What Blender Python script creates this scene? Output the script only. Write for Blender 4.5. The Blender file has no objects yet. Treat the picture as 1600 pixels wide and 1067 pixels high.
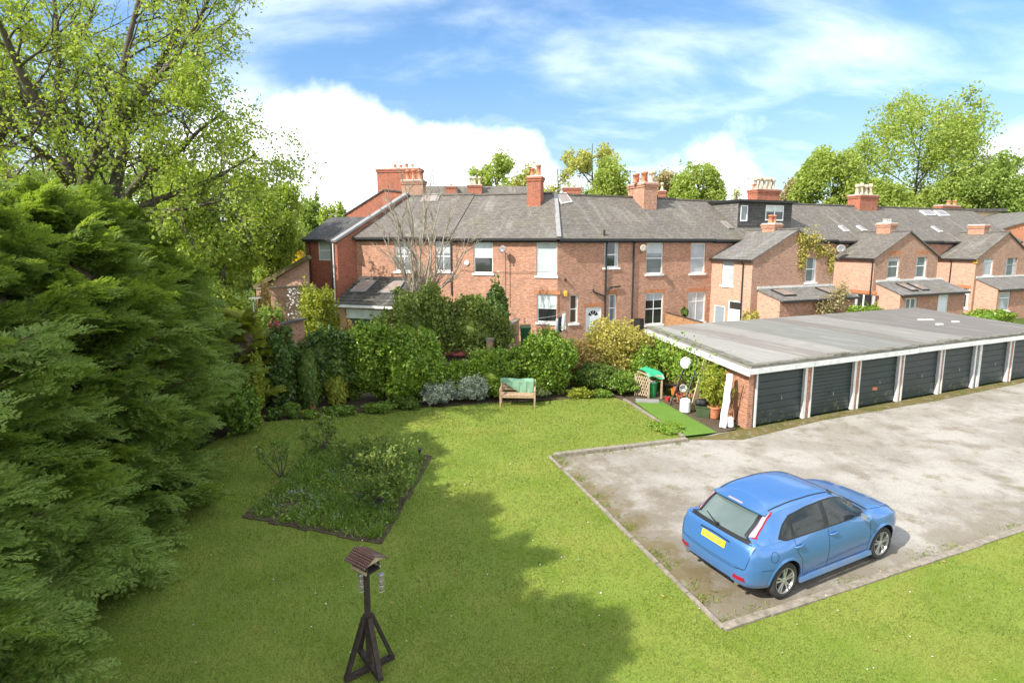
import bpy, math, random
import numpy as np
from mathutils import Vector, Matrix
from mathutils.bvhtree import BVHTree
R = math.radians
SC = bpy.context.scene
COL = SC.collection
# ---------------------------------------------------------------- camera
F, H, TP = 870.0, 5.9, 0.139            # focal length in photo pixels, eye height, tan(pitch)
PIT = math.atan(TP)
SH = 533.5 - 378.0 - F * TP             # lens shift in pixels
cam = bpy.data.cameras.new("camera")
camo = bpy.data.objects.new("camera", cam)
COL.objects.link(camo)
camo.location = (0, 0, H)
camo.rotation_euler = (R(90) - PIT, 0, 0)
cam.sensor_width = 36
cam.lens = F / 1600 * 36
cam.shift_y = -SH / 1600
cam.clip_end = 3000
cam.clip_start = 0.05
SC.camera = camo
# ---------------------------------------------------------------- light and exposure
SUN_AZ, SUN_EL = 55.0, 41.0             # azimuth the light travels towards, height of the sun
SC.view_settings.view_transform = 'Standard'
SC.view_settings.look = 'None'
SC.view_settings.gamma = 1
SC.view_settings.exposure = 1.38
ld = Vector((math.sin(R(SUN_AZ)) * math.cos(R(SUN_EL)), math.cos(R(SUN_AZ)) * math.cos(R(SUN_EL)), -math.sin(R(SUN_EL))))
sl = bpy.data.lights.new("sun", 'SUN')
sl.energy = 2.9
sl.angle = R(0.5)
sl.color = (1.0, 0.955, 0.87)
so = bpy.data.objects.new("sun", sl)
COL.objects.link(so)
so.rotation_euler = ld.to_track_quat('-Z', 'Y').to_euler()
so.location = (-30, -20, 40)
world = bpy.data.worlds.new("World")
SC.world = world
world.use_nodes = True


def nd(nt, typ, ins=None, **props):
    n = nt.nodes.new(typ)
    for k, v in props.items():
        setattr(n, k, v)
    if ins:
        for k, v in ins.items():
            if isinstance(v, bpy.types.NodeSocket):
                nt.links.new(v, n.inputs[k])
            else:
                n.inputs[k].default_value = v
    return n


def mth(nt, op, a, b=0.0, c=0.0, clamp=False):
    n = nd(nt, 'ShaderNodeMath', {0: a, 1: b, 2: c}, operation=op)
    n.use_clamp = clamp
    return n.outputs[0]


def mixc(nt, fac, a, b, blend='MIX'):
    n = nd(nt, 'ShaderNodeMix', None, data_type='RGBA', blend_type=blend)
    for idx, v in ((0, fac), (6, a), (7, b)):
        if isinstance(v, bpy.types.NodeSocket):
            nt.links.new(v, n.inputs[idx])
        else:
            n.inputs[idx].default_value = v if not isinstance(v, tuple) or len(v) == 4 else (*v, 1)
    return n.outputs[2]


def mrange(nt, v, a, b, c=0.0, d=1.0, smooth=True):
    n = nd(nt, 'ShaderNodeMapRange', {0: v, 1: a, 2: b, 3: c, 4: d})
    n.interpolation_type = 'SMOOTHSTEP' if smooth else 'LINEAR'
    return n.outputs[0]


def build_world():
    nt = world.node_tree
    bg = nt.nodes['Background']
    sky = nd(nt, 'ShaderNodeTexSky', None, sky_type='NISHITA', sun_disc=False)
    sky.sun_elevation = R(SUN_EL)
    sky.sun_rotation = R(SUN_AZ + 180)
    sky.air_density = 1.0
    sky.dust_density = 0.4
    sky.ozone_density = 2.5
    hs = nd(nt, 'ShaderNodeHueSaturation', {'Hue': 0.498, 'Saturation': 1.14, 'Value': 0.74, 'Color': sky.outputs[0]})
    tc = nd(nt, 'ShaderNodeTexCoord')
    sep = nd(nt, 'ShaderNodeSeparateXYZ', {0: tc.outputs['Generated']})
    x, y, z = sep.outputs
    den = mth(nt, 'ADD', mth(nt, 'MAXIMUM', z, 0.0), 0.32)
    pv = nd(nt, 'ShaderNodeCombineXYZ', {0: mth(nt, 'DIVIDE', x, den), 1: mth(nt, 'DIVIDE', y, den), 2: 0.3})
    mp = nd(nt, 'ShaderNodeMapping', {0: pv.outputs[0], 1: (3.1, 1.7, 0), 2: (0, 0, R(-28)), 3: (1.25, 2.3, 1)})
    n1 = nd(nt, 'ShaderNodeTexNoise', {'Vector': mp.outputs[0], 'Scale': 1.7, 'Detail': 9.0, 'Roughness': 0.55, 'Distortion': 0.25})
    wisp = mrange(nt, n1.outputs[0], 0.37, 0.80, 0.0, 0.43)
    n2 = nd(nt, 'ShaderNodeTexNoise', {'Vector': tc.outputs['Generated'], 'Scale': 6.5, 'Detail': 8.0, 'Roughness': 0.56})
    # the bright cumulus bank low in the north, and the pale band above the horizon
    def lump(dx, dz, sx, sz, amp):
        a = mth(nt, 'DIVIDE', mth(nt, 'SUBTRACT', mth(nt, 'DIVIDE', x, mth(nt, 'MAXIMUM', y, 0.15)), dx), sx)
        b = mth(nt, 'DIVIDE', mth(nt, 'SUBTRACT', mth(nt, 'DIVIDE', z, mth(nt, 'MAXIMUM', y, 0.15)), dz), sz)
        r2 = mth(nt, 'ADD', mth(nt, 'MULTIPLY', a, a), mth(nt, 'MULTIPLY', b, b))
        return mth(nt, 'MULTIPLY', mth(nt, 'SUBTRACT', 1.0, r2), amp)
    l1 = lump(-0.42, 0.10, 0.34, 0.19, 1.0)
    l2 = lump(-0.12, 0.06, 0.26, 0.155, 1.0)
    l3 = lump(0.33, 0.07, 0.16, 0.13, 0.35)
    l4 = lump(0.95, 0.14, 0.18, 0.08, 0.15)
    lm = mth(nt, 'MAXIMUM', mth(nt, 'MAXIMUM', l1, l2), mth(nt, 'MAXIMUM', l3, l4))
    front = mrange(nt, y, 0.1, 0.3)
    lm = mth(nt, 'MULTIPLY', mth(nt, 'MAXIMUM', lm, -0.6), front)
    cum = mrange(nt, mth(nt, 'ADD', lm, mth(nt, 'MULTIPLY', mth(nt, 'SUBTRACT', n2.outputs[0], 0.5), 1.9)), -0.02, 0.62, 0.0, 0.97)
    haze = mrange(nt, z, 0.0, 0.30, 0.12, 0.0)
    # broken cloud added overhead and behind the camera, unseen, to soften the shade
    over = mth(nt, 'MAXIMUM', mrange(nt, z, .5, .75), mrange(nt, y, .25, -.1))
    wisp = mth(nt, 'MAXIMUM', wisp, mth(nt, 'MULTIPLY', over, mrange(nt, n1.outputs[0], 0.36, 0.58, .25, 1.0)))
    m = mth(nt, 'MAXIMUM', mth(nt, 'MAXIMUM', wisp, cum), haze)
    shade = mrange(nt, n1.outputs[0], 0.35, 0.7, 0.85, 1.0)
    cl = nd(nt, 'ShaderNodeVectorMath', {0: (7.2, 7.5, 7.8), 'Scale': shade}, operation='SCALE')
    low = nd(nt, 'ShaderNodeVectorMath', {0: hs.outputs[0], 'Scale': mrange(nt, z, -.02, .34, .50, 1.0)}, operation='SCALE')
    nt.links.new(mixc(nt, m, low.outputs[0], cl.outputs[0]), bg.inputs[0])
    bg.inputs[1].default_value = 0.12


build_world()
# ---------------------------------------------------------------- measuring: a photo pixel to a place in the garden
def ray(px, py):
    x = (px - 800) / F
    y = (533.5 - py - SH) / F
    c, s = math.cos(PIT), math.sin(PIT)
    return (x, c + y * s, -s + y * c)


def G(px, py, z=0.0):
    d = ray(px, py)
    t = (z - H) / d[2]
    return Vector((d[0] * t, d[1] * t, z))


def D(px, py, Y):
    d = ray(px, py)
    t = Y / d[1]
    return Vector((d[0] * t, Y, H + d[2] * t))


# ---------------------------------------------------------------- mesh builder
class MB:
    def __init__(s):
        s.v, s.f, s.m, s.mats = [], [], [], []

    def mi(s, mat):
        if mat not in s.mats:
            s.mats.append(mat)
        return s.mats.index(mat)

    def poly(s, pts, mat):
        b = len(s.v)
        s.v += [tuple(p) for p in pts]
        s.f.append(tuple(range(b, b + len(pts))))
        s.m.append(s.mi(mat))

    def hexa(s, p, mat):
        """p: 8 points, bottom ring 0-3, top ring 4-7 (any handedness)"""
        b = len(s.v)
        p = [Vector(q) for q in p]
        c = sum(p, Vector()) / 8
        s.v += [tuple(q) for q in p]
        for f in ((0, 3, 2, 1), (4, 5, 6, 7), (0, 1, 5, 4), (1, 2, 6, 5), (2, 3, 7, 6), (3, 0, 4, 7)):
            q = [p[i] for i in f]
            n = (q[1] - q[0]).cross(q[2] - q[0])
            fc = sum(q, Vector()) / 4
            if n.dot(fc - c) < 0:
                f = f[::-1]
            s.f.append(tuple(b + i for i in f))
            s.m.append(s.mi(mat))

    def box(s, c, sz, mat, rot=None):
        c = Vector(c)
        hx, hy, hz = sz[0] / 2, sz[1] / 2, sz[2] / 2
        pts = []
        for z in (-hz, hz):
            for x, y in ((-hx, -hy), (hx, -hy), (hx, hy), (-hx, hy)):
                q = Vector((x, y, z))
                if rot is not None:
                    q = rot @ q
                pts.append(c + q)
        s.hexa(pts, mat)

    def bar(s, a, b, w, h, mat, up=(0, 0, 1)):
        """rectangular bar from a to b, w across, h in the 'up' sense"""
        a, b = Vector(a), Vector(b)
        d = (b - a).normalized()
        upv = Vector(up)
        if abs(d.dot(upv)) > 0.98:
            upv = Vector((0, 1, 0))
        t = d.cross(upv).normalized()
        n = t.cross(d)
        pts = []
        for e in (a, b):
            for i, j in ((-1, -1), (1, -1), (1, 1), (-1, 1)):
                pts.append(e + t * (w / 2 * i) + n * (h / 2 * j))
        s.hexa(pts, mat)

    def tube(s, pts, rad, mat, n=6, cap=True):
        pts = [Vector(p) for p in pts]
        if not hasattr(rad, '__len__'):
            rad = [rad] * len(pts)
        b0 = len(s.v)
        prev = None
        for i, p in enumerate(pts):
            d = (pts[min(i + 1, len(pts) - 1)] - pts[max(i - 1, 0)]).normalized()
            if prev is None:
                prev = d.orthogonal().normalized()
            t = (prev - d * prev.dot(d))
            t = t.normalized() if t.length > 1e-6 else d.orthogonal().normalized()
            prev = t
            q = d.cross(t)
            for k in range(n):
                a = 2 * math.pi * k / n
                s.v.append(tuple(p + (t * math.cos(a) + q * math.sin(a)) * rad[i]))
        m = s.mi(mat)
        for i in range(len(pts) - 1):
            for k in range(n):
                a, c = b0 + i * n + k, b0 + i * n + (k + 1) % n
                s.f.append((a, c, c + n, a + n))
                s.m.append(m)
        if cap:
            s.f.append(tuple(b0 + k for k in range(n))[::-1])
            s.m.append(m)
            e = b0 + (len(pts) - 1) * n
            s.f.append(tuple(e + k for k in range(n)))
            s.m.append(m)

    def lathe(s, c, prof, mat, n=16, axis=None, cap=True):
        """prof: list of (r, z); axis: 3x3 matrix or None"""
        c = Vector(c)
        b0 = len(s.v)
        for r, z in prof:
            for k in range(n):
                a = 2 * math.pi * k / n
                q = Vector((r * math.cos(a), r * math.sin(a), z))
                if axis is not None:
                    q = axis @ q
                s.v.append(tuple(c + q))
        m = s.mi(mat)
        for i in range(len(prof) - 1):
            for k in range(n):
                a, d = b0 + i * n + k, b0 + i * n + (k + 1) % n
                s.f.append((a, d, d + n, a + n))
                s.m.append(m)
        for i, rev in ((0, True), (len(prof) - 1, False)):
            if cap and prof[i][0] > 1e-4:
                f = tuple(b0 + i * n + k for k in range(n))
                s.f.append(f[::-1] if rev else f)
                s.m.append(m)

    def mesh(s, name, off=Vector(), smooth=False):
        me = bpy.data.meshes.new(name)
        v = np.array(s.v, dtype=np.float64).reshape(-1, 3) - np.array(off)
        me.from_pydata(v.tolist(), [], s.f)
        for mt in s.mats:
            me.materials.append(mt)
        me.polygons.foreach_set('material_index', s.m)
        if smooth:
            me.polygons.foreach_set('use_smooth', [True] * len(s.f))
        uv = me.uv_layers.new(name='UVMap')
        data = np.zeros((len(me.loops), 2))
        li = 0
        V = np.array(s.v, dtype=np.float64).reshape(-1, 3)
        for f in s.f:
            p = V[list(f)]
            n = np.zeros(3)
            for i in range(len(f)):
                n += np.cross(p[i] - p[0], p[(i + 1) % len(f)] - p[0])
            ln = np.linalg.norm(n)
            n = n / ln if ln > 1e-12 else np.array((0, 0, 1.0))
            if abs(n[2]) > 0.985:
                uvp = p[:, :2]
            else:
                t = np.array((-n[1], n[0], 0.0))
                t /= np.linalg.norm(t)
                b = np.cross(n, t)
                uvp = np.stack((p @ t, p @ b), axis=1)
            data[li:li + len(f)] = uvp
            li += len(f)
        uv.data.foreach_set('uv', data.ravel())
        me.update()
        return me


ORG = {}


def props(o, label=None, cat=None, group=None, kind=None):
    if label: o['label'] = label
    if cat: o['category'] = cat
    if group: o['group'] = group
    if kind: o['kind'] = kind
    return o


def thing(name, loc, label, cat, group=None):
    o = bpy.data.objects.new(name, None)
    o.empty_display_size = 0.2
    COL.objects.link(o)
    o.location = loc
    ORG[o.name] = Vector(loc)
    return props(o, label, cat, group)


def part(name, mb, parent, smooth=False, label=None):
    off = ORG[parent.name]
    me = mb.mesh(name, off, smooth) if isinstance(mb, MB) else mb
    o = bpy.data.objects.new(name, me)
    COL.objects.link(o)
    o.parent = parent
    ORG[o.name] = off
    if label: o['label'] = label
    return o


def top(name, mb, loc, label=None, cat=None, group=None, kind=None, smooth=False):
    loc = Vector(loc)
    me = mb.mesh(name, loc, smooth) if isinstance(mb, MB) else mb
    o = bpy.data.objects.new(name, me)
    COL.objects.link(o)
    o.location = loc
    ORG[o.name] = loc
    return props(o, label, cat, group, kind)


def struct(name, mb, loc=(0, 0, 0), kind='structure', smooth=False):
    return top(name, mb, loc, kind=kind, smooth=smooth)


def copy_tree(o, parent=None):
    c = o.copy()
    COL.objects.link(c)
    if parent is not None:
        c.parent = parent
        c.matrix_parent_inverse = o.matrix_parent_inverse
    for ch in list(o.children):
        copy_tree(ch, c)
    return c


def npmesh(name, V, faces, mats, midx=None, off=(0, 0, 0), smooth=False):
    """fast mesh: V (n,3); faces (m,k) array with k = 3 or 4"""
    me = bpy.data.meshes.new(name)
    V = (np.asarray(V, dtype=np.float32) - np.array(off, dtype=np.float32))
    faces = np.asarray(faces, dtype=np.int32)
    m, k = faces.shape
    me.vertices.add(len(V))
    me.vertices.foreach_set('co', V.ravel())
    me.loops.add(m * k)
    me.loops.foreach_set('vertex_index', faces.ravel())
    me.polygons.add(m)
    me.polygons.foreach_set('loop_start', np.arange(0, m * k, k, dtype=np.int32))
    try:
        me.polygons.foreach_set('loop_total', np.full(m, k, dtype=np.int32))
    except Exception:
        pass
    for mt in mats:
        me.materials.append(mt)
    if midx is not None:
        me.polygons.foreach_set('material_index', np.asarray(midx, dtype=np.int32))
    if smooth:
        me.polygons.foreach_set('use_smooth', np.ones(m, dtype=bool))
    me.update(calc_edges=True)
    return me


# ---------------------------------------------------------------- materials
def newmat(name):
    m = bpy.data.materials.new(name)
    m.use_nodes = True
    return m, m.node_tree, m.node_tree.nodes['Principled BSDF']


def c4(c):
    return (*c, 1.0) if len(c) == 3 else c


def pos(nt, sc=(1, 1, 1)):
    g = nd(nt, 'ShaderNodeNewGeometry')
    return nd(nt, 'ShaderNodeMapping', {0: g.outputs['Position'], 3: sc}).outputs[0]


def bump(nt, b, h, strength=0.3, dist=0.01):
    n = nd(nt, 'ShaderNodeBump', {'Height': h, 'Strength': strength, 'Distance': dist})
    nt.links.new(n.outputs[0], b.inputs['Normal'])


def flat(name, col, rough=0.6, metal=0.0, var=0.12, scale=6.0, spec=0.4, bumps=0.0, dirt=None, dirtscale=2.0, dirtamt=0.5, coat=0.0):
    m, nt, b = newmat(name)
    p = pos(nt)
    n = nd(nt, 'ShaderNodeTexNoise', {'Vector': p, 'Scale': scale, 'Detail': 6.0, 'Roughness': 0.65})
    lo = tuple(c * (1 - var) for c in col)
    hi = tuple(min(1, c * (1 + var)) for c in col)
    c = mixc(nt, mrange(nt, n.outputs[0], 0.3, 0.7), c4(lo), c4(hi))
    if dirt:
        n2 = nd(nt, 'ShaderNodeTexNoise', {'Vector': p, 'Scale': dirtscale, 'Detail': 7.0, 'Roughness': 0.7})
        c = mixc(nt, mrange(nt, n2.outputs[0], 0.48, 0.72, 0.0, dirtamt), c, c4(dirt))
    nt.links.new(c, b.inputs['Base Color'])
    b.inputs['Roughness'].default_value = rough
    b.inputs['Metallic'].default_value = metal
    b.inputs['Specular IOR Level'].default_value = spec
    b.inputs['Coat Weight'].default_value = coat
    if bumps:
        bump(nt, b, n.outputs[0], bumps, 0.02)
    return m


def brick(name, c1, c2, mortar, dirt=(0.10, 0.075, 0.06), dirtamt=0.45, bw=0.225, bh=0.075, pale=None):
    m, nt, b = newmat(name)
    uv = nd(nt, 'ShaderNodeUVMap').outputs[0]
    br = nd(nt, 'ShaderNodeTexBrick', {'Vector': uv, 'Color1': c4(c1), 'Color2': c4(c2), 'Mortar': c4(mortar), 'Scale': 1.0,
                                      'Mortar Size': 0.007, 'Mortar Smooth': 0.1, 'Bias': -0.1, 'Brick Width': bw, 'Row Height': bh})
    n = nd(nt, 'ShaderNodeTexNoise', {'Vector': uv, 'Scale': 1.3, 'Detail': 8.0, 'Roughness': 0.7})
    n3 = nd(nt, 'ShaderNodeTexNoise', {'Vector': nd(nt, 'ShaderNodeMapping', {0: uv, 3: (4.5, 13.0, 1)}).outputs[0], 'Scale': 1.0, 'Detail': 3.0})
    c = mixc(nt, mrange(nt, n3.outputs[0], 0.52, 0.66, 0.0, 0.62), br.outputs[0], c4(dirt))
    n4 = nd(nt, 'ShaderNodeTexNoise', {'Vector': nd(nt, 'ShaderNodeMapping', {0: uv, 1: (7, 3, 0), 3: (4.5, 13.0, 1)}).outputs[0], 'Scale': 1.0, 'Detail': 2.0})
    if pale:
        c = mixc(nt, mrange(nt, n4.outputs[0], 0.54, 0.66, 0.0, 0.6), c, c4(pale))
    c = mixc(nt, mrange(nt, n.outputs[0], 0.42, 0.75, 0.0, dirtamt), c, c4(dirt))
    nt.links.new(c, b.inputs['Base Color'])
    b.inputs['Roughness'].default_value = 0.9
    b.inputs['Specular IOR Level'].default_value = 0.15
    bump(nt, b, mth(nt, 'SUBTRACT', n3.outputs[0], br.outputs['Fac']), 0.6, 0.012)
    return m


def slate(name, c1, c2, moss=(0.17, 0.16, 0.09), streak=(0.36, 0.35, 0.33), sw=0.32, shh=0.2, mossamt=0.35, streakamt=0.5):
    m, nt, b = newmat(name)
    uv = nd(nt, 'ShaderNodeUVMap').outputs[0]
    br = nd(nt, 'ShaderNodeTexBrick', {'Vector': uv, 'Color1': c4(c1), 'Color2': c4(c2), 'Mortar': c4(tuple(c * 0.4 for c in c1)), 'Scale': 1.0,
                                      'Mortar Size': 0.010, 'Mortar Smooth': 0.2, 'Bias': 0.0, 'Brick Width': sw, 'Row Height': shh})
    n = nd(nt, 'ShaderNodeTexNoise', {'Vector': uv, 'Scale': 0.55, 'Detail': 7.0, 'Roughness': 0.65})
    st = nd(nt, 'ShaderNodeTexNoise', {'Vector': nd(nt, 'ShaderNodeMapping', {0: uv, 3: (1.6, 0.28, 1)}).outputs[0], 'Scale': 1.0, 'Detail': 6.0, 'Roughness': 0.6})
    n3 = nd(nt, 'ShaderNodeTexNoise', {'Vector': nd(nt, 'ShaderNodeMapping', {0: uv, 3: (3.1, 5.0, 1)}).outputs[0], 'Scale': 1.0, 'Detail': 2.0})
    c = mixc(nt, mrange(nt, n.outputs[0], 0.45, 0.75, 0.0, mossamt), br.outputs[0], c4(moss))
    c = mixc(nt, mrange(nt, st.outputs[0], 0.5, 0.72, 0.0, streakamt), c, c4(streak))
    c = mixc(nt, mrange(nt, n3.outputs[0], 0.35, 0.65, 0.28, 0.0), c, c4(tuple(q * 0.35 for q in c1)))
    nt.links.new(c, b.inputs['Base Color'])
    b.inputs['Roughness'].default_value = 0.75
    b.inputs['Specular IOR Level'].default_value = 0.18
    saw = nd(nt, 'ShaderNodeSeparateXYZ', {0: uv}).outputs[1]
    fr = mth(nt, 'FRACT', mth(nt, 'DIVIDE', saw, shh))
    bump(nt, b, mth(nt, 'SUBTRACT', mth(nt, 'MULTIPLY', n3.outputs[0], 0.8), fr), 0.7, 0.02)
    return m


def leafmat(name, dark, mid, light, trans=0.35, rough=0.55, tcol=None, hue=0.0):
    """foliage: each leaf has its own tint; part of the light passes through"""
    m, nt, b = newmat(name)
    g = nd(nt, 'ShaderNodeNewGeometry')
    rp = nd(nt, 'ShaderNodeValToRGB', {0: g.outputs['Random Per Island']})
    e = rp.color_ramp.elements
    e[0].color, e[1].color = c4(dark), c4(light)
    e.new(0.5).color = c4(mid)
    n = nd(nt, 'ShaderNodeTexNoise', {'Vector': g.outputs['Position'], 'Scale': 1.1, 'Detail': 4.0})
    c = mixc(nt, mrange(nt, n.outputs[0], 0.35, 0.65, 0.0, 0.35), rp.outputs[0], c4(mid))
    nt.links.new(c, b.inputs['Base Color'])
    b.inputs['Roughness'].default_value = rough
    b.inputs['Specular IOR Level'].default_value = 0.3
    tr = nd(nt, 'ShaderNodeBsdfTranslucent')
    if tcol is None:
        tcol = (1.35, 1.3, 0.5)
    tm = nd(nt, 'ShaderNodeMix', {0: 1.0}, data_type='RGBA', blend_type='MULTIPLY')
    nt.links.new(c, tm.inputs[6])
    tm.inputs[7].default_value = c4(tcol)
    nt.links.new(tm.outputs[2], tr.inputs[0])
    mx = nd(nt, 'ShaderNodeMixShader', {0: trans, 1: b.outputs[0], 2: tr.outputs[0]})
    nt.links.new(mx.outputs[0], nt.nodes['Material Output'].inputs[0])
    return m


def glassmat(name, col, rough=0.04):
    m, nt, b = newmat(name)
    p = pos(nt)
    n = nd(nt, 'ShaderNodeTexNoise', {'Vector': p, 'Scale': 1.6, 'Detail': 3.0})
    nt.links.new(mixc(nt, n.outputs[0], c4(tuple(c * 0.6 for c in col)), c4(tuple(min(1, c * 1.4) for c in col))), b.inputs['Base Color'])
    b.inputs['Roughness'].default_value = rough
    b.inputs['Specular IOR Level'].default_value = 0.9
    bump(nt, b, n.outputs[0], 0.04, 0.05)
    return m


M = {}
M['brick'] = brick('red_brick', (0.53, 0.235, 0.135), (0.38, 0.165, 0.10), (0.46, 0.38, 0.31), dirt=(.19,.125,.095), pale=(0.60, 0.42, 0.31))
M['brick_pale'] = brick('pale_brick', (0.58, 0.33, 0.235), (0.50, 0.265, 0.185), (0.5, 0.42, 0.34), dirt=(.24,.15,.11), dirtamt=0.2, pale=(0.60, 0.40, 0.29))  # paler brick; on the rear wings' side walls it carries their sunlight
M['brick_brown'] = brick('brown_brick', (0.46, 0.24, 0.15), (0.35, 0.175, 0.115), (0.44, 0.37, 0.30), dirt=(.15,.11,.085), dirtamt=0.4, pale=(0.47, 0.33, 0.24))  # browner brick; on the rear wings' gables it carries their weaker light
M['brick_red'] = brick('bright_red_brick', (0.46, 0.13, 0.065), (0.36, 0.10, 0.055), (0.38, 0.28, 0.22), dirtamt=0.35)
M['brick_garage'] = brick('garage_brick', (0.50, 0.20, 0.10), (0.40, 0.15, 0.085), (0.46, 0.40, 0.34), dirtamt=0.25, pale=(0.55, 0.33, 0.22))
M['lintel'] = brick('orange_lintel_brick', (0.55, 0.19, 0.07), (0.46, 0.15, 0.06), (0.40, 0.30, 0.22), bw=0.075, bh=0.225, dirtamt=0.15)
M['slate'] = slate('grey_slate', (0.137, 0.121, 0.104), (0.185, 0.165, 0.143), streak=(.31,.285,.245), streakamt=.45)
M['slate_light'] = slate('pale_lead_slate', (0.16, 0.148, 0.135), (0.215, 0.20, 0.185), streakamt=0.35, mossamt=0.5)
M['slate_dark'] = slate('dark_slate', (0.075, 0.071, 0.068), (0.105, 0.10, 0.095), streakamt=0.15, mossamt=0.15)
M['tile_dark'] = slate('dark_concrete_tile', (0.055, 0.052, 0.048), (0.10, 0.095, 0.085), sw=0.33, shh=0.30, streak=(0.30, 0.28, 0.25), streakamt=0.4, mossamt=0.4)
M['lead'] = flat('grey_lead', (0.26, 0.255, 0.245), 0.5, scale=3)
M['lead_pale'] = flat('pale_mortar', (0.62, 0.60, 0.56), 0.8, scale=5, dirt=(0.2, 0.19, 0.17))
M['white'] = flat('white_paint', (0.80, 0.80, 0.78), 0.4, var=0.04, dirt=(0.5, 0.48, 0.43), dirtamt=0.25)
M['white_worn'] = flat('worn_white_paint', (0.68, 0.68, 0.65), 0.55, var=0.06, dirt=(0.33, 0.30, 0.25), dirtamt=0.5, dirtscale=3.5)
M['gutter'] = flat('black_gutter', (0.025, 0.024, 0.024), 0.45)
M['pipe'] = flat('brown_pipe', (0.06, 0.045, 0.04), 0.5)
M['terracotta'] = flat('terracotta', (0.52, 0.19, 0.10), 0.75, var=0.2, scale=9)
M['buffpot'] = flat('buff_pot', (0.50, 0.40, 0.28), 0.8, var=0.25, scale=9, dirt=(0.12, 0.10, 0.08))
M['glass_dark'] = glassmat('dark_window_glass', (0.030, 0.033, 0.032))
M['glass_grey'] = glassmat('grey_window_glass', (0.16, 0.18, 0.185))
M['glass_blind'] = glassmat('window_blind', (0.50, 0.55, 0.54), 0.12)
M['curtain'] = glassmat('net_curtain', (0.42, 0.44, 0.46), 0.15)
M['doorwhite'] = flat('white_door', (0.72, 0.75, 0.76), 0.35, var=0.03)
M['greydoor'] = flat('grey_door', (0.25, 0.29, 0.32), 0.4, var=0.08)
M['yellowbox'] = flat('yellow_alarm', (0.75, 0.45, 0.04), 0.4)
M['dish_cream'] = flat('dish_cream', (0.36, 0.33, 0.26), 0.5)
M['dish'] = flat('dish_grey', (0.20, 0.20, 0.20), 0.4)
M['wood'] = flat('weathered_wood', (0.42, 0.32, 0.21), 0.8, var=0.3, scale=12, bumps=0.3)
M['wood_dark'] = flat('dark_stained_wood', (0.040, 0.027, 0.022), 0.7, var=0.4, scale=14, bumps=0.3)
M['fencewood'] = flat('brown_fence_wood', (0.36, 0.19, 0.09), 0.8, var=0.25, scale=8)
M['concrete'] = flat('kerb_concrete', (0.245, 0.21, 0.165), 0.9, var=0.25, scale=9, bumps=0.4, dirt=(0.12, 0.11, 0.05), dirtamt=0.75, dirtscale=4)
M['steel'] = flat('bright_steel', (0.6, 0.6, 0.6), 0.3, metal=0.9)
M['black'] = flat('black_plastic', (0.018, 0.018, 0.018), 0.5)
M['bark'] = flat('grey_bark', (0.105, 0.085, 0.062), 0.95, var=0.35, scale=7, bumps=0.8, dirt=(0.10, 0.12, 0.045), dirtamt=0.55)
M['bark_pale'] = flat('pale_twig_bark', (0.30, 0.25, 0.19), 0.9, var=0.3, scale=10)
M['soil'] = flat('dark_soil', (0.085, 0.058, 0.036), 0.95, var=0.45, scale=14, bumps=0.9, dirt=(0.09, 0.10, 0.03), dirtamt=0.75)
M['roof_glass'] = glassmat('rooflight_glass', (0.27, 0.22, 0.19), .08)  # brownish base colour stands in for reflections in the panes
# ---------------------------------------------------------------- facades: a vertical plane measured in metres along it (s) and up (z)
class Fac:
    def __init__(s, p, a):
        s.p = Vector((p[0], p[1], 0))
        s.u = Vector((math.sin(R(a)), math.cos(R(a)), 0))
        s.n = Vector((s.u.y, -s.u.x, 0))

    def sz(s, px, py, off=0.0):
        d = ray(px, py)
        t = (s.p + s.n * off).dot(s.n) / (d[0] * s.n.x + d[1] * s.n.y)
        q = Vector((d[0] * t, d[1] * t, 0))
        return (q - s.p).dot(s.u), H + d[2] * t

    def pt(s, a, z, off=0.0):
        q = s.p + s.u * a + s.n * off
        return Vector((q.x, q.y, z))

    def rect(s, px0, py0, px1, py1, off=0.0):
        cy, cx = (py0 + py1) / 2, (px0 + px1) / 2
        return (s.sz(px0, cy, off)[0], s.sz(px1, cy, off)[0], s.sz(cx, py1, off)[1], s.sz(cx, py0, off)[1])

    def box(s, mb, s0, s1, z0, z1, d0, d1, mat):
        mb.hexa([s.pt(s0, z0, d0), s.pt(s1, z0, d0), s.pt(s1, z0, d1), s.pt(s0, z0, d1),
                 s.pt(s0, z1, d0), s.pt(s1, z1, d0), s.pt(s1, z1, d1), s.pt(s0, z1, d1)], mat)

    def wall(s, mb, s0, s1, z0, z1, holes, mat, off=0.0, rev=0.13):
        cs = sorted({s0, s1, *[h[0] for h in holes], *[h[1] for h in holes]})
        cz = sorted({z0, z1, *[h[2] for h in holes], *[h[3] for h in holes]})
        cs = [c for c in cs if s0 <= c <= s1]
        cz = [c for c in cz if z0 <= c <= z1]
        for i in range(len(cs) - 1):
            for j in range(len(cz) - 1):
                a, b, c, d = cs[i], cs[i + 1], cz[j], cz[j + 1]
                ms, mz = (a + b) / 2, (c + d) / 2
                if any(h[0] < ms < h[1] and h[2] < mz < h[3] for h in holes):
                    continue
                mb.poly([s.pt(a, c, off), s.pt(b, c, off), s.pt(b, d, off), s.pt(a, d, off)], mat)
        for a, b, c, d in holes:
            r = off - rev
            mb.poly([s.pt(a, c, off), s.pt(a, d, off), s.pt(a, d, r), s.pt(a, c, r)], mat)
            mb.poly([s.pt(b, c, off), s.pt(b, c, r), s.pt(b, d, r), s.pt(b, d, off)], mat)
            mb.poly([s.pt(a, d, off), s.pt(b, d, off), s.pt(b, d, r), s.pt(a, d, r)], mat)
            mb.poly([s.pt(a, c, off), s.pt(a, c, r), s.pt(b, c, r), s.pt(b, c, off)], mat)


WR_ = random.Random(12)


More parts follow.
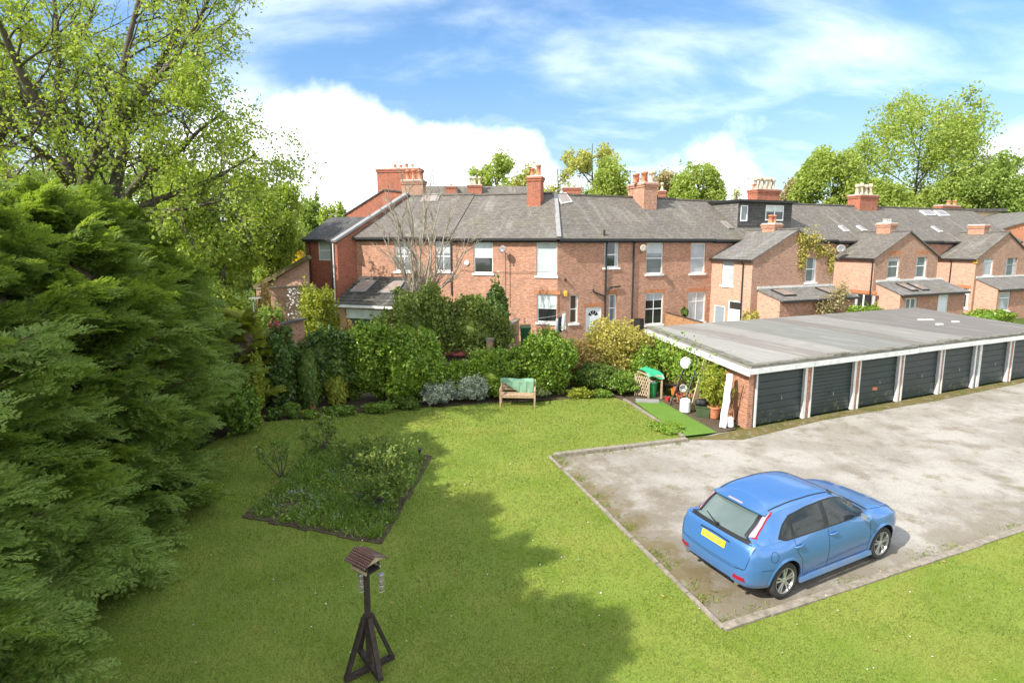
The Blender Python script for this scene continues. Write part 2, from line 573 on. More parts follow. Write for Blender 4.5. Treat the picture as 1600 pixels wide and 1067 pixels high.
def window(house, fac, r, off=0.0, kind='sash', glass='glass_grey', blind=0.0, rec=0.07, sill=True, lintel=True, frame='white', blindmat='glass_blind', lower=None, fw=0.065):
    a, b, c, d = r
    o = off - rec
    mb = MB()
    fac.box(mb, a + fw * .6, b - fw * .6, c + fw * .6, d - fw * .6, o - 0.06, o - 0.03, M[glass])
    w = part('window', mb, house)
    f = MB()
    fm = M[frame]
    fac.box(f, a, a + fw, c, d, o - 0.05, o, fm)
    fac.box(f, b - fw, b, c, d, o - 0.05, o, fm)
    fac.box(f, a + fw, b - fw, d - fw, d, o - 0.05, o, fm)
    fac.box(f, a + fw, b - fw, c, c + fw * 1.2, o - 0.05, o, fm)
    m = (c + d) / 2
    if kind == 'sash':
        fac.box(f, a + fw, b - fw, m - .03, m + .03, o - 0.05, o - .01, fm)
    elif kind == 'cross':
        fac.box(f, a + fw, b - fw, m - .03, m + .03, o - 0.05, o - .01, fm)
        for zz in ((c + fw * 1.2, m - .03), (m + .03, d - fw)):
            fac.box(f, (a + b) / 2 - .02, (a + b) / 2 + .02, zz[0], zz[1], o - 0.045, o - .015, fm)
    elif kind == 'tbar':
        t = d - (d - c) * .3
        fac.box(f, a + fw, b - fw, t - .03, t + .03, o - 0.05, o - .01, fm)
    elif kind == 'tcross':
        t = d - (d - c) * .32
        fac.box(f, a + fw, b - fw, t - .03, t + .03, o - 0.05, o - .01, fm)
        for zz in ((c + fw * 1.2, t - .03), (t + .03, d - fw)):
            fac.box(f, (a + b) / 2 - .025, (a + b) / 2 + .025, zz[0], zz[1], o - 0.045, o - .015, fm)
    elif kind == 'pair':
        fac.box(f, (a + b) / 2 - .05, (a + b) / 2 + .05, c + fw * 1.2, d - fw, o - 0.05, o - .01, fm)
    part('frame', f, w)
    if not blind and glass in ('glass_grey', 'glass_dark') and b - a > .5:
        # curtains or a part drawn blind, different in every room
        k_ = WR_.random()
        if k_ < .6:
            for s0_, s1_ in ((a + fw, a + fw + (b - a) * WR_.uniform(.10, .22)), (b - fw - (b - a) * WR_.uniform(.10, .22), b - fw)):
                g = MB()
                fac.box(g, s0_, s1_, c + fw * 1.2, d - fw, o - 0.03, o - 0.024, M['curtain'])
                part('curtain', g, w)
        elif k_ < .9:
            blind, blindmat = WR_.uniform(.2, .45), 'curtain'
    if blind:
        g = MB()
        fac.box(g, a + fw, b - fw, d - (d - c) * blind, d - fw, o - 0.03, o - 0.022, M[blindmat])
        part('blind', g, w)
    if lower:
        g = MB()
        fac.box(g, a + fw, b - fw, c + fw * 1.2, m - .03, o - 0.03, o - 0.022, M[lower])
        part('lower_pane', g, w)
    if sill:
        g = MB()
        fac.box(g, a - .09, b + .09, c - .12, c - .002, o - .02, off + .07, M['white'])
        part('sill', g, w)
    if lintel:
        g = MB()
        fac.box(g, a - .12, b + .12, d + .003, d + .24, off - .05, off + .004, M['lintel'])
        part('lintel', g, w)
    return w


def pot(mb, x, y, z, h, r, mat, style=0):
    if style == 0:
        prof = [(r * .95, 0), (r * .95, h * .1), (r * .8, h * .12), (r * .72, h * .8), (r * .95, h * .82), (r * .95, h * .95), (r * .62, h), (r * .55, h * .8)]
    else:
        prof = [(r * 1.05, 0), (r * .85, h * .12), (r * .62, h * .5), (r * .60, h * .68), (r * 1.0, h * .72), (r * 1.0, h * .86), (r * .75, h * .9), (r * .7, h), (r * .5, h * .97)]
    mb.lathe((x, y, z), prof, mat, 10)


def chimney(house, c, w, d, z0, z1, az, pots, bmat='brick_red', flash=True, name='chimney'):
    """c: (x, y) centre; w along az, d across; pots: (fraction along, height, radius, mat, style)"""
    u = Vector((math.sin(R(az)), math.cos(R(az)), 0))
    n = Vector((u.y, -u.x, 0))
    rot = Matrix((u, -n, Vector((0, 0, 1)))).transposed()
    mb = MB()
    m = M[bmat]
    mb.box((c[0], c[1], (z0 + z1 - .32) / 2), (w, d, z1 - .32 - z0), m, rot)
    mb.box((c[0], c[1], z1 - .25), (w + .10, d + .10, .14), m, rot)
    mb.box((c[0], c[1], z1 - .12), (w + .18, d + .18, .12), m, rot)
    mb.box((c[0], c[1], z1 - .03), (w + .06, d + .06, .06), M['lead_pale'], rot)
    ch = part(name, mb, house)
    for f, h, r, mt, st in pots:
        p = Vector((c[0], c[1], 0)) + u * (w * (f - .5))
        g = MB()
        pot(g, p.x, p.y, z1 - .02, h, r, M[mt], st)
        part('chimney_pot', g, ch, smooth=True)
    return ch


FR = Fac((4.9, 33.6), 67.5)               # the long terrace, running away to the right
cs, cz = FR.sz(872, 371)
cpt = FR.pt(cs, 0)
FL = Fac(cpt, 107.0)                      # the two houses left of the bend
RD = 4.0                                  # ridge set back behind the facade
ZE, ZR = 6.12, 8.95
hip = FR.pt(cs, 0)


def slope_at(off, ze=ZE, zr=ZR):
    return ze + (zr - ze) * (0.25 - off) / (RD + 0.25)


def gutter(house, fac, s0, s1, z, off=0.3):
    g = MB()
    fac.box(g, s0, s1, z - .16, z - .03, off - .09, off + .03, M['gutter'])
    fac.box(g, s0, s1, z - .26, z - .10, 0.004, .05, M['gutter'])
    part('gutter', g, house)


def downpipe(house, fac, s, z0, z1, mat='gutter', off=.06, r=.045):
    g = MB()
    g.tube([fac.pt(s, z1, off + .2), fac.pt(s, z1 - .25, off), fac.pt(s, z0, off)], r, M[mat], 6)
    part('downpipe', g, house)


def skylight(house, pts, frame='lead'):
    """pts: 4 corners on the roof, already raised"""
    mb = MB()
    pts = [Vector(p) for p in pts]
    c = sum(pts, Vector()) / 4
    n = (pts[1] - pts[0]).cross(pts[3] - pts[0]).normalized()
    if n.z < 0: n = -n
    mb.hexa([p - n * .03 for p in pts] + [p + n * .06 for p in pts], M[frame])
    k = part('skylight', mb, house)
    g = MB()
    q = [c + (p - c) * .84 for p in pts]
    g.hexa([p + n * .05 for p in q] + [p + n * .072 for p in q], M['roof_glass'])
    part('pane', g, k)


def roofpt(fac, px, py, ze=ZE, zr=ZR, lift=0.0):
    """pixel on the front roof slope of a facade"""
    e = fac.pt(0, ze, .25)
    n = fac.n * (zr - ze) + Vector((0, 0, 1)) * (RD + .25)
    n.normalize()
    d = Vector(ray(px, py))
    t = (e - Vector((0, 0, H))).dot(n) / d.dot(n)
    return Vector((0, 0, H)) + d * t + n * lift


# ------------------------------------------------ long terrace and bend
def terrace(fac, s0, s1, holes, label, mat='brick', ze=ZE, zr=ZR, s0r=None, s1r=None, s0e=None, s1e=None, roofmat='slate', back=True, name='terraced_house'):
    """s0r/s1r: roof ends at the ridge, s0e/s1e roof ends at the eaves"""
    s0r = s0 if s0r is None else s0r
    s1r = s1 if s1r is None else s1r
    s0e = s0 if s0e is None else s0e
    s1e = s1 if s1e is None else s1e
    h = thing(name, fac.pt((s0 + s1) / 2, 0, -RD), label, 'house', 'houses of the brick terrace')
    mb = MB()
    fac.wall(mb, s0, s1, -.5, ze, holes, M[mat])
    mb.poly([fac.pt(s0, -.5, -8), fac.pt(s0, ze, -8), fac.pt(s1, ze, -8), fac.pt(s1, -.5, -8)], M[mat])
    for s in (s0 + .002, s1 - .002):
        mb.poly([fac.pt(s, -.5, 0), fac.pt(s, -.5, -8), fac.pt(s, ze, -8), fac.pt(s, ze, 0)], M[mat])
    part('wall', mb, h)
    rb = MB()
    t = .05
    e0, e1 = fac.pt(s0e, ze, .3), fac.pt(s1e, ze, .3)
    r0, r1 = fac.pt(s0r, zr, -RD), fac.pt(s1r, zr, -RD)
    b0, b1 = fac.pt(s0r, ze, -RD * 2 - .3), fac.pt(s1r, ze, -RD * 2 - .3)
    dn = Vector((0, 0, -t * 1.6))
    rb.hexa([e0 + dn, e1 + dn, r1 + dn, r0 + dn, e0, e1, r1, r0], M[roofmat])
    rb.hexa([b0 + dn, b1 + dn, r1 + dn, r0 + dn, b0, b1, r1 - Vector((0, 0, .002)), r0 - Vector((0, 0, .002))], M[roofmat])
    ro = part('roof', rb, h)
    g = MB()
    u = (r1 - r0).normalized()
    L = (r1 - r0).length
    k = max(1, int(L / .45))
    for i in range(k):
        a, b = r0 + u * (L * i / k), r0 + u * (L * (i + .97) / k)
        z = random.uniform(0, .015)
        g.bar(a + Vector((0, 0, .015 + z)), b + Vector((0, 0, .02 + z)), .24, .10, M['slate'])
    part('ridge_tiles', g, ro)
    gutter(h, fac, s0 + .0, s1 - .0, ze - .02)
    return h


def rr(fac, *rects):
    return [fac.rect(*r) for r in rects]


random.seed(4)
# --- left pair on FL
sl0 = FL.sz(557, 400)[0]
sm = FL.sz(707, 400)[0]
sb_ = FL.sz(640, 305, -RD)[0]
wa = rr(FL, (617, 377, 645, 424), (680, 377, 705, 424))
hA = terrace(FL, sl0, sm - .004, wa, 'brick end house of the terrace partly behind the leafless tree, with tiled lean-to', ze=6.22, zr=9.08, s0r=sb_ - .1, s0e=sl0 - .1)
wb = rr(FL, (740, 377, 770, 427), (838, 378, 870, 431), (839, 460, 872, 504))
hB = terrace(FL, sm, 0, wb, 'brick house left of the roof hip, with tall orange potted chimney and satellite dish', ze=6.15, zr=9.02, s1r=FL.sz(864, 302, -RD)[0], s1e=.12)
for w in wa:
    window(hA, FL, w, glass='glass_grey', blind=.4, blindmat='curtain', kind='cross')
window(hB, FL, wb[0], glass='glass_dark', blind=.5, kind='sash')
window(hB, FL, wb[1], glass='glass_blind', kind='sash', lintel=False)
window(hB, FL, wb[2], glass='glass_dark', blind=.5, kind='sash')
downpipe(hA, FL, sm - .08, 2.6, 6.0, 'pipe')
# arch tops in white above the upstairs windows
for hh, w in ((hB, wb[0]), (hB, wb[1])):
    g = MB()
    n = 7
    for i in range(n):
        f0, f1 = i / n, (i + 1) / n
        a, b = w[0] + (w[1] - w[0]) * f0, w[0] + (w[1] - w[0]) * f1
        zt = max(4 * f0 * (1 - f0), 4 * f1 * (1 - f1)) * .10
        FL.box(g, a, b, w[3] - .002, w[3] + .03 + zt, -.10, .006, M['white'])
    part('arched_head', g, hh)
# parapet coping at the left end of the roof, and the catslide wing in front of it
pw = thing('brick_wing', FL.pt(sl0, 0, 0), 'narrow brick wing with a sloping stone coping at the left end of the terrace', 'house')
dw = 0.0
while dw < 5:
    sfw = sl0 - (sb_ - sl0) * dw / RD
    q = FL.pt(sfw, 5.5, dw)
    c_, s_ = math.cos(PIT), math.sin(PIT)
    f_ = q.y * c_ - (q.z - H) * s_
    if 800 + F * q.x / f_ <= 527: break
    dw += .02
mb = MB()
zf = 5.95
zb = 9.30
tot = dw + RD
for d0, d1 in ((-RD, dw),):
    mb.hexa([FL.pt(sb_ - .34, -.5, -RD), FL.pt(sb_ - .01, -.5, -RD), FL.pt(sfw - .01, -.5, dw), FL.pt(sfw - .34, -.5, dw),
             FL.pt(sb_ - .34, zb - .1, -RD), FL.pt(sb_ - .01, zb - .1, -RD), FL.pt(sfw - .01, zf - .1, dw), FL.pt(sfw - .34, zf - .1, dw)], M['brick_red'])
part('wall', mb, pw)
mb = MB()
mb.bar(FL.pt(sfw - .18, zf - .03, dw + .15), FL.pt(sb_ - .18, zb - .03, -RD), .52, .14, M['lead'])
part('coping', mb, pw)
mb = MB()
mb.tube([FL.pt(sfw - .42, 5.8, dw + .06), FL.pt(sfw - .42, 0, dw + .06)], .05, M['gutter'])
mb.tube([FL.pt(sfw - .27, 5.8, dw + .06), FL.pt(sfw - .27, 0, dw + .06)], .045, M['white'])
part('downpipe', mb, pw)
# small house at the far left: front with one window, slate roof
hz = thing('small_house', FL.pt(sfw - 2, 0, dw - .6), 'small two storey brick house with mottled slate roof, one upstairs window, by the garden wall', 'house')
s_l = FL.sz(478, 400, dw - .6)[0]
o0 = dw - .6
mb = MB()
w0 = FL.rect(497, 376, 518, 407, o0)
FL.wall(mb, s_l, sfw - .345, -.5, FL.sz(500, 374, o0)[1], [w0], M['brick_red'], off=o0)
ze0 = FL.sz(500, 374, o0)[1]
mb.poly([FL.pt(s_l, -.5, o0), FL.pt(s_l, ze0, o0), FL.pt(s_l, ze0, o0 - 6), FL.pt(s_l, -.5, o0 - 6)], M['brick_red'])
mb.poly([FL.pt(s_l, ze0, o0), FL.pt(s_l, ze0 + 1.5, o0 - 3), FL.pt(s_l, ze0, o0 - 6)], M['brick_red'])
part('wall', mb, hz)
window(hz, FL, w0, off=o0, glass='glass_blind', kind='sash', lintel=False, sill=False)
mb = MB()
z1 = FL.sz(500, 340, o0 - 3)[1]
mb.hexa([FL.pt(s_l - .1, ze0 - .06, o0 + .25), FL.pt(sfw - .36, ze0 - .06, o0 + .25), FL.pt(sfw + 1.5, z1 - .06, o0 - 3), FL.pt(s_l - .1, z1 - .06, o0 - 3),
         FL.pt(s_l - .1, ze0, o0 + .25), FL.pt(sfw - .36, ze0, o0 + .25), FL.pt(sfw + 1.5, z1, o0 - 3), FL.pt(s_l - .1, z1, o0 - 3)], M['slate_dark'])
mb.hexa([FL.pt(s_l - .1, ze0 - .06, o0 - 6.2), FL.pt(sfw - .36, ze0 - .06, o0 - 6.2), FL.pt(sfw + 1.5, z1 - .06, o0 - 3), FL.pt(s_l - .1, z1 - .06, o0 - 3),
         FL.pt(s_l - .1, ze0, o0 - 6.2), FL.pt(sfw - .36, ze0, o0 - 6.2), FL.pt(sfw + 1.5, z1 - .002, o0 - 3), FL.pt(s_l - .1, z1 - .002, o0 - 3)], M['slate_dark'])
part('roof', mb, hz)
g = MB()
FL.box(g, s_l, sfw - .36, ze0 - .16, ze0 - .04, o0 + .14, o0 + .28, M['gutter'])
part('gutter', g, hz)
downpipe(hz, FL, FL.sz(487, 420, o0)[0], 0, ze0 - .1, 'pipe', off=o0 + .06)
# tall gabled house behind with the two big stacks
hg = thing('gabled_house', (-11, 44, 0), 'tall brick gable house with two massive chimneys rising behind the left end of the terrace', 'house')
FG = Fac(D(600, 400, 43.0), 100)
mb = MB()
a0, a1 = FG.sz(541, 340)[0], FG.sz(665, 340)[0]
zl, zt = FG.sz(541, 335)[1], FG.sz(600, 298)[1]
am = FG.sz(600, 298)[0]
mb.poly([FG.pt(a0, -.5), FG.pt(a1, -.5), FG.pt(a1, zt - .3), FG.pt(am, zt), FG.pt(a0, zl)], M['brick_red'])
mb.poly([FG.pt(a0, -.5), FG.pt(a0, zl), FG.pt(a0, zl, -7), FG.pt(a0, -.5, -7)], M['brick_red'])
mb.poly([FG.pt(a1, -.5), FG.pt(a1, -.5, -7), FG.pt(a1, zt - .3, -7), FG.pt(a1, zt - .3)], M['brick_red'])
part('wall', mb, hg)
mb = MB()
mb.hexa([FG.pt(a0 - .2, zl - .13, .08), FG.pt(am, zt - .0, .08), FG.pt(am, zt - .0, -7), FG.pt(a0 - .2, zl - .13, -7),
         FG.pt(a0 - .2, zl - .03, .08), FG.pt(am, zt + .10, .08), FG.pt(am, zt + .10, -7), FG.pt(a0 - .2, zl - .03, -7)], M['slate_dark'])
mb.hexa([FG.pt(am, zt, .08), FG.pt(a1 + .2, zt - .4, .08), FG.pt(a1 + .2, zt - .4, -7), FG.pt(am, zt, -7),
         FG.pt(am, zt + .099, .08), FG.pt(a1 + .2, zt - .3, .08), FG.pt(a1 + .2, zt - .3, -7), FG.pt(am, zt + .099, -7)], M['slate_dark'])
part('roof', mb, hg)
g = MB()
g.tube([FG.pt(a0 + .25, zl - .2, .3), FG.pt(a0 + .3, zl - .5, .07), FG.pt(a0 + .3, 0, .07)], .05, M['gutter'])
part('downpipe', g, hg)
c = D(626, 300, 43.6)
chimney(hg, (c.x, c.y), (660 - 594) / F * 43.2, 1.1, zt - .8, D(626, 263, 43.2)[2], 98,
        [(.38, .35, .16, 'terracotta', 0), (.52, .3, .15, 'terracotta', 0), (.66, .4, .16, 'terracotta', 0), (.8, .35, .15, 'buffpot', 0)])
c = D(647, 300, 41.4)
chimney(hg, (c.x, c.y), (664 - 632) / F * 41.2, 1.0, 7.2, D(647, 281, 41)[2], 98,
        [(.2, .75, .17, 'terracotta', 0), (.5, .8, .18, 'terracotta', 0), (.8, .75, .18, 'terracotta', 0)], bmat='brick_brown')

# --- long terrace on FR
s_c, s_d, s_e, s_f, s_g = cs, FR.sz(988, 420)[0], FR.sz(1113, 403)[0], FR.sz(1303, 401)[0], FR.sz(1466, 403)[0]
wc = rr(FR, (944, 378, 967, 418), (890, 461, 903, 505), (951, 460, 963, 503), (915, 480, 939, 531))
hC = terrace(FR, s_c, s_d - .004, wc, 'brick house with the white arched door and yellow alarm box beside the bend', s0r=FR.sz(868, 304, -RD)[0], s0e=s_c - .12)
wd = rr(FR, (1010, 379, 1036, 428), (1079, 380, 1102, 427), (1008, 458, 1036, 507), (1075, 456, 1102, 503))
hD = terrace(FR, s_d, s_e - .004, wd, 'brick house with four white framed windows under a wide six pot chimney')
hE = terrace(FR, s_e, s_f - .004, [], 'brick house with the dark slate hung dormer and ivy on its rear gable wing', ze=6.08, zr=8.88)
hF = terrace(FR, s_f, s_g - .004, [], 'brick house with rear gable wing of two sash windows above a lean-to', ze=6.0, zr=8.88)
hG = terrace(FR, s_g, s_g + 11.2, [], 'farthest brick house of the terrace, rear gable wing at the right edge', ze=5.95, zr=8.88)
# hip tiles at the bend
g = MB()
g.bar(FR.pt(s_c - .10, ZE + .05, .32), FR.pt(FR.sz(868, 304, -RD)[0], ZR + .06, -RD), .26, .09, M['lead'])
part('hip_tiles', g, hC)
window(hC, FR, wc[0], glass='glass_dark', kind='sash', lintel=False)
window(hC, FR, wc[1], glass='glass_dark', kind='sash', lintel=False, fw=.05)
window(hC, FR, wc[2], glass='glass_grey', kind='sash', fw=.05)
window(hD, FR, wd[0], glass='glass_grey', kind='sash', lintel=False)
window(hD, FR, wd[1], glass='curtain', kind='sash', lintel=False)
window(hD, FR, wd[2], glass='glass_dark', kind='cross', frame='white')
window(hD, FR, wd[3], glass='curtain', kind='tcross')
# front door with fanlight
a, b, c, d = wc[3]
mb = MB()
FR.box(mb, a + .05, b - .05, c, d - .02, -.11, -.07, M['doorwhite'])
dr = part('door', mb, hC)
mb = MB()
FR.box(mb, a, a + .05, c, d, -.12, -.03, M['white'])
FR.box(mb, b - .05, b, c, d, -.12, -.03, M['white'])
FR.box(mb, a + .05, b - .05, d - .05, d, -.12, -.03, M['white'])
part('frame', mb, dr)
mb = MB()
mid = (a + b) / 2
for i in range(4):
    t0, t1 = R(12 + i * 41), R(12 + i * 41 + 33)
    rz = d - .56
    mb.hexa([FR.pt(mid + .13 * math.cos(t0), rz + .13 * math.sin(t0), -.075), FR.pt(mid + .36 * math.cos(t0), rz + .36 * math.sin(t0), -.075),
             FR.pt(mid + .36 * math.cos(t1), rz + .36 * math.sin(t1), -.075), FR.pt(mid + .13 * math.cos(t1), rz + .13 * math.sin(t1), -.075),
             FR.pt(mid + .13 * math.cos(t0), rz + .13 * math.sin(t0), -.062), FR.pt(mid + .36 * math.cos(t0), rz + .36 * math.sin(t0), -.062),
             FR.pt(mid + .36 * math.cos(t1), rz + .36 * math.sin(t1), -.062), FR.pt(mid + .13 * math.cos(t1), rz + .13 * math.sin(t1), -.062)], M['glass_dark'])
part('fanlight', mb, dr)
mb = MB()
FR.box(mb, b - .18, b - .12, c + .9, c + 1.05, -.07, -.03, M['steel'])
part('handle', mb, dr)
mb = MB()
FR.box(mb, a - .12, b + .12, d + .003, d + .24, -.05, .004, M['lintel'])
part('lintel', mb, dr)
downpipe(hC, FR, FR.sz(945.5, 450)[0], .3, 6.0, 'gutter', r=.055)
downpipe(hD, FR, s_d + .04, .3, 6.0, 'gutter', r=.05)
mb = MB()
q0, q1, q2 = FR.sz(925, 456), FR.sz(945, 463), FR.sz(968, 447)
mb.tube([FR.pt(q0[0], q0[1] + .15, .08), FR.pt(q0[0] + .1, q0[1], .09), FR.pt(q1[0], q1[1], .09)], .05, M['gutter'])
mb.tube([FR.pt(q1[0] + .02, q1[1] + .1, .09), FR.pt(q1[0] + .3, q1[1] + .55, .09), FR.pt(q2[0], q2[1], .09)], .05, M['gutter'])
part('waste_pipe', mb, hC)
# alarm boxes, lamps, dishes
def wallbox(house, fac, px, py, w, h, dep, mat, off=0.0, name='alarm_box'):
    s, z = fac.sz(px, py, off)
    g = MB()
    x0, x1 = s - w / 2, s + w / 2
    g.hexa([fac.pt(x0, z - h / 2, off), fac.pt(x1, z - h / 2, off), fac.pt(x1 - .03, z - h / 2 + .02, off + dep), fac.pt(x0 + .03, z - h / 2 + .02, off + dep),
            fac.pt(x0, z + h / 2, off), fac.pt(x1, z + h / 2, off), fac.pt(x1 - .03, z + h / 2 - .05, off + dep), fac.pt(x0 + .03, z + h / 2 - .05, off + dep)], M[mat])
    part(name, g, house)


def dish(house, fac, px, py, r, off=0.0, mat='dish', reach=.45, aim=(-.35, -.2)):
    s, z = fac.sz(px, py, off + reach)
    g = MB()
    c = fac.pt(s, z, off + reach)
    ax = (fac.n + fac.u * aim[0] + Vector((0, 0, -aim[1]))).normalized()
    t = ax.orthogonal().normalized()
    q = ax.cross(t)
    rot = Matrix((t, q, ax)).transposed()
    prof = [(.001, 0), (r * .5, .03 * r / .3), (r, .11 * r / .3), (r, .12 * r / .3), (r * .5, .045), (.001, .015)]
    g.lathe(c, prof, M[mat], 20, rot)
    o = part('satellite_dish', g, house, smooth=True)
    g = MB()
    g.tube([fac.pt(s + .1, z - .25, off), fac.pt(s + .1, z - .25, off + .2), c], .02, M['gutter'])
    g.tube([c - t * 0 + Vector((0, 0, -r * .8)), c + ax * .4 + Vector((0, 0, -.08))], .012, M['gutter'])
    g.box(c + ax * .42 + Vector((0, 0, -.07)), (.06, .06, .1), M['dish'])
    part('mount', g, o)


wallbox(hC, FR, 883.5, 459, .22, .32, .09, 'yellowbox')
wallbox(hC, FR, 883, 437, .12, .14, .16, 'gutter', name='wall_lamp')
dish(hB, FL, 786, 390, .23)
s, z = FL.sz(729.5, 411)
g = MB()
g.lathe(FL.pt(s, z, 0), [(.16, 0), (.16, .06), (.10, .09), (.001, .095)], M['white_worn'], 16, Matrix((FL.u, Vector((0, 0, 1)), FL.n)).transposed())
part('vent_cover', g, hB)
dish(hD, FR, 1005, 388, .21, mat='dish_cream')
# cable drops on the left facade
g = MB()
for px in (790, 797):
    s, z = FL.sz(px, 395)
    g.tube([FL.pt(s, z, .02), FL.pt(s, 2.0, .02)], .012, M['gutter'], 4)
part('cable', g, hB)
g = MB()
s0_, z0_ = FL.sz(720, 421)
s1_, z1_ = FL.sz(868, 424)
pts = [FL.pt(s0_ + (s1_ - s0_) * i / 8, z0_ + (z1_ - z0_) * i / 8 - .1 * (1 - (i / 4 - 1) ** 2), .08) for i in range(9)]
g.tube(pts, .012, M['gutter'], 4)
part('cable', g, hB)
# chimneys on the ridge
def ridge_chim(house, fac, px0, px1, ytop, off, w, d, zb, pots, bmat='brick_red'):
    s, z = fac.sz((px0 + px1) / 2, ytop, off)
    c = fac.pt(s, 0, off)
    az = math.degrees(math.atan2(fac.u.x, fac.u.y))
    return chimney(house, (c.x, c.y), w, d, zb, z, az, pots, bmat)


ridge_chim(hB, FL, 825, 849, 276, -3.1, .86, .86, 7.6, [(.25, .55, .17, 'terracotta', 0), (.72, .75, .19, 'terracotta', 0)])
s, z = FL.sz(834, 264, -3.1)
g = MB()
p = FL.pt(s - .2, z, -3.1)
g.lathe((p.x, p.y, z - .02), [(.05, -.3), (.05, .04), (.16, .05), (.16, .08), (.001, .12)], M['gutter'], 10)
part('cowl', g, hB)
ridge_chim(hD, FR, 980, 1028, 287, -3.6, 1.05, 1.9, 7.6, [], 'brick')
ch = [o for o in hD.children if o.name.startswith('chimney')][0]
for i, (px, py, h, mt, st) in enumerate(((988, 284, .62, 'terracotta', 0), (994, 285, .72, 'terracotta', 0), (1001, 285, .75, 'terracotta', 0), (1007, 286, .85, 'terracotta', 0), (1013, 285, .85, 'buffpot', 1), (1020, 286, .98, 'buffpot', 1))):
    q = D(px, py, 39.6)
    g = MB()
    pot(g, q.x, 38.6 + q.x * .04 + (.35 if i % 2 else -.1), FR.sz(1004, 287, -3.6)[1] - .02, h, .18, M[mt], st)
    part('chimney_pot', g, ch, smooth=True)
bp = lambda n, h=.95: [((i + .5) / n, h * (1 if i % 2 else .9), .19, 'buffpot', 1) for i in range(n)]
ridge_chim(hE, FR, 1168, 1220, 296, -4.4, 2.3, .95, 8.0, bp(5, 1.0) + [(.04, .4, .16, 'terracotta', 0)], 'brick_red')
ridge_chim(hF, FR, 1322, 1376, 305, -4.0, 2.2, 1.1, 7.8, bp(4, 1.0), 'brick_red')
ridge_chim(hG, FR, 1455, 1506, 321, -4.6, 2.6, .7, 8.0, [(.55, .5, .18, 'terracotta', 0), (.9, .5, .18, 'terracotta', 0)], 'brick_red')
def aerial(ch, x, y, z):
    g = MB()
    g.tube([(x, y, z), (x, y, z + 1.5)], .018, M['gutter'], 5)
    g.tube([(x - .45, y - .2, z + 1.42), (x + .45, y + .2, z + 1.42)], .012, M['gutter'], 4)
    for k in range(6):
        f = -.4 + k * .16
        g.tube([(x + f + .07, y + f * .45 - .18, z + 1.42), (x + f - .07, y + f * .45 + .18, z + 1.42)], .009, M['gutter'], 4)
    part('aerial', g, ch)


for hh_ in (hD, hE):
    ch_ = [o for o in hh_.children if o.name.startswith('chimney')][0]
    bb_ = [Vector(v.co) + ORG[ch_.name] for v in ch_.data.vertices]
    aerial(ch_, min(v.x for v in bb_) + .1, sum(v.y for v in bb_) / len(bb_), max(v.z for v in bb_) - .6)
# skylights and roof oddments
def sky_px(house, fac, quad, ze=ZE, zr=ZR, frame='lead'):
    skylight(house, [roofpt(fac, x, y, ze, zr, .03) for x, y in quad], frame)


sky_px(hA, FL, ((663, 305), (690, 304), (684, 316), (657, 317)), 6.2, 9.05)
sky_px(hC, FR, ((868, 304), (884, 303), (894, 317), (877, 320)), frame='lead_pale')
sky_px(hD, FR, ((1125, 347), (1134, 347), (1146, 358), (1138, 358)))
sky_px(hF, FR, ((1309, 354), (1316, 354), (1327, 362), (1319, 362)), 6, 8.88, 'white')
sky_px(hF, FR, ((1337, 354), (1343, 354), (1355, 361), (1347, 361)), 6, 8.88, 'white')
sky_px(hG, FR, ((1436, 330), (1452, 330), (1462, 337), (1446, 337)), 5.95, 8.88, 'white')
sky_px(hG, FR, ((1458, 330), (1472, 330), (1484, 338), (1468, 338)), 5.95, 8.88, 'white')
sky_px(hG, FR, ((1454, 355), (1460, 355), (1473, 363), (1467, 363)), 5.95, 8.88, 'white')
q = roofpt(FR, 944, 369, lift=.02)
g = MB()
g.tube([q, q + Vector((0, 0, .35))], .06, M['gutter'], 8)
part('vent_pipe', g, hC)

# --- dormer
off = -.9
FD = FR
g = MB()
a, b = FR.sz(1153, 335, off)[0], FR.sz(1237, 335, off)[0]
zt, zb = FR.sz(1195, 317, off)[1], slope_at(off, 6.08, 8.88) - .1
wdm = [FR.rect(1157, 321, 1168, 346, off), FR.rect(1196, 321, 1224, 345, off)]
FR.wall(g, a, b, zb, zt, wdm, M['slate_dark'], off=off, rev=.05)
for s in (a, b):
    g.poly([FR.pt(s, zb - .1, off), FR.pt(s, zt, off), FR.pt(s, zt, -RD - .2), FR.pt(s, ZR - .8, -RD - .2)], M['slate_light'] if s == a else M['slate_dark'])
dm = part('dormer', g, hE)
g = MB()
FR.box(g, a - .15, b + .2, zt, zt + .16, -RD - .4, off + .3, M['black'])
part('dormer_roof', g, dm)
for w in wdm:
    f = MB()
    aa, bb, cc, dd = w
    FR.box(f, aa, bb, cc, dd, off - .05, off - .03, M['glass_dark'] if bb - aa > .8 else M['glass_grey'])
    for (x0, x1, y0, y1) in ((aa, aa + .07, cc, dd), (bb - .07, bb, cc, dd), (aa + .07, bb - .07, dd - .07, dd), (aa + .07, bb - .07, cc, cc + .09)):
        FR.box(f, x0, x1, y0, y1, off - .04, off + .02, M['white'])
    if bb - aa > .8:
        FR.box(f, (aa + bb) / 2 - .05, (aa + bb) / 2 + .05, cc + .09, dd - .07, off - .04, off + .01, M['white'])
        FR.box(f, aa + .07, bb - .07, dd - .45, dd - .07, off - .028, off - .02, M['glass_blind'])
    part('dormer_window', f, dm)
g = MB()
FR.box(g, a - .1, b + .1, zb - .05, zb + .06, off, off + .12, M['lead'])
part('flashing', g, dm)


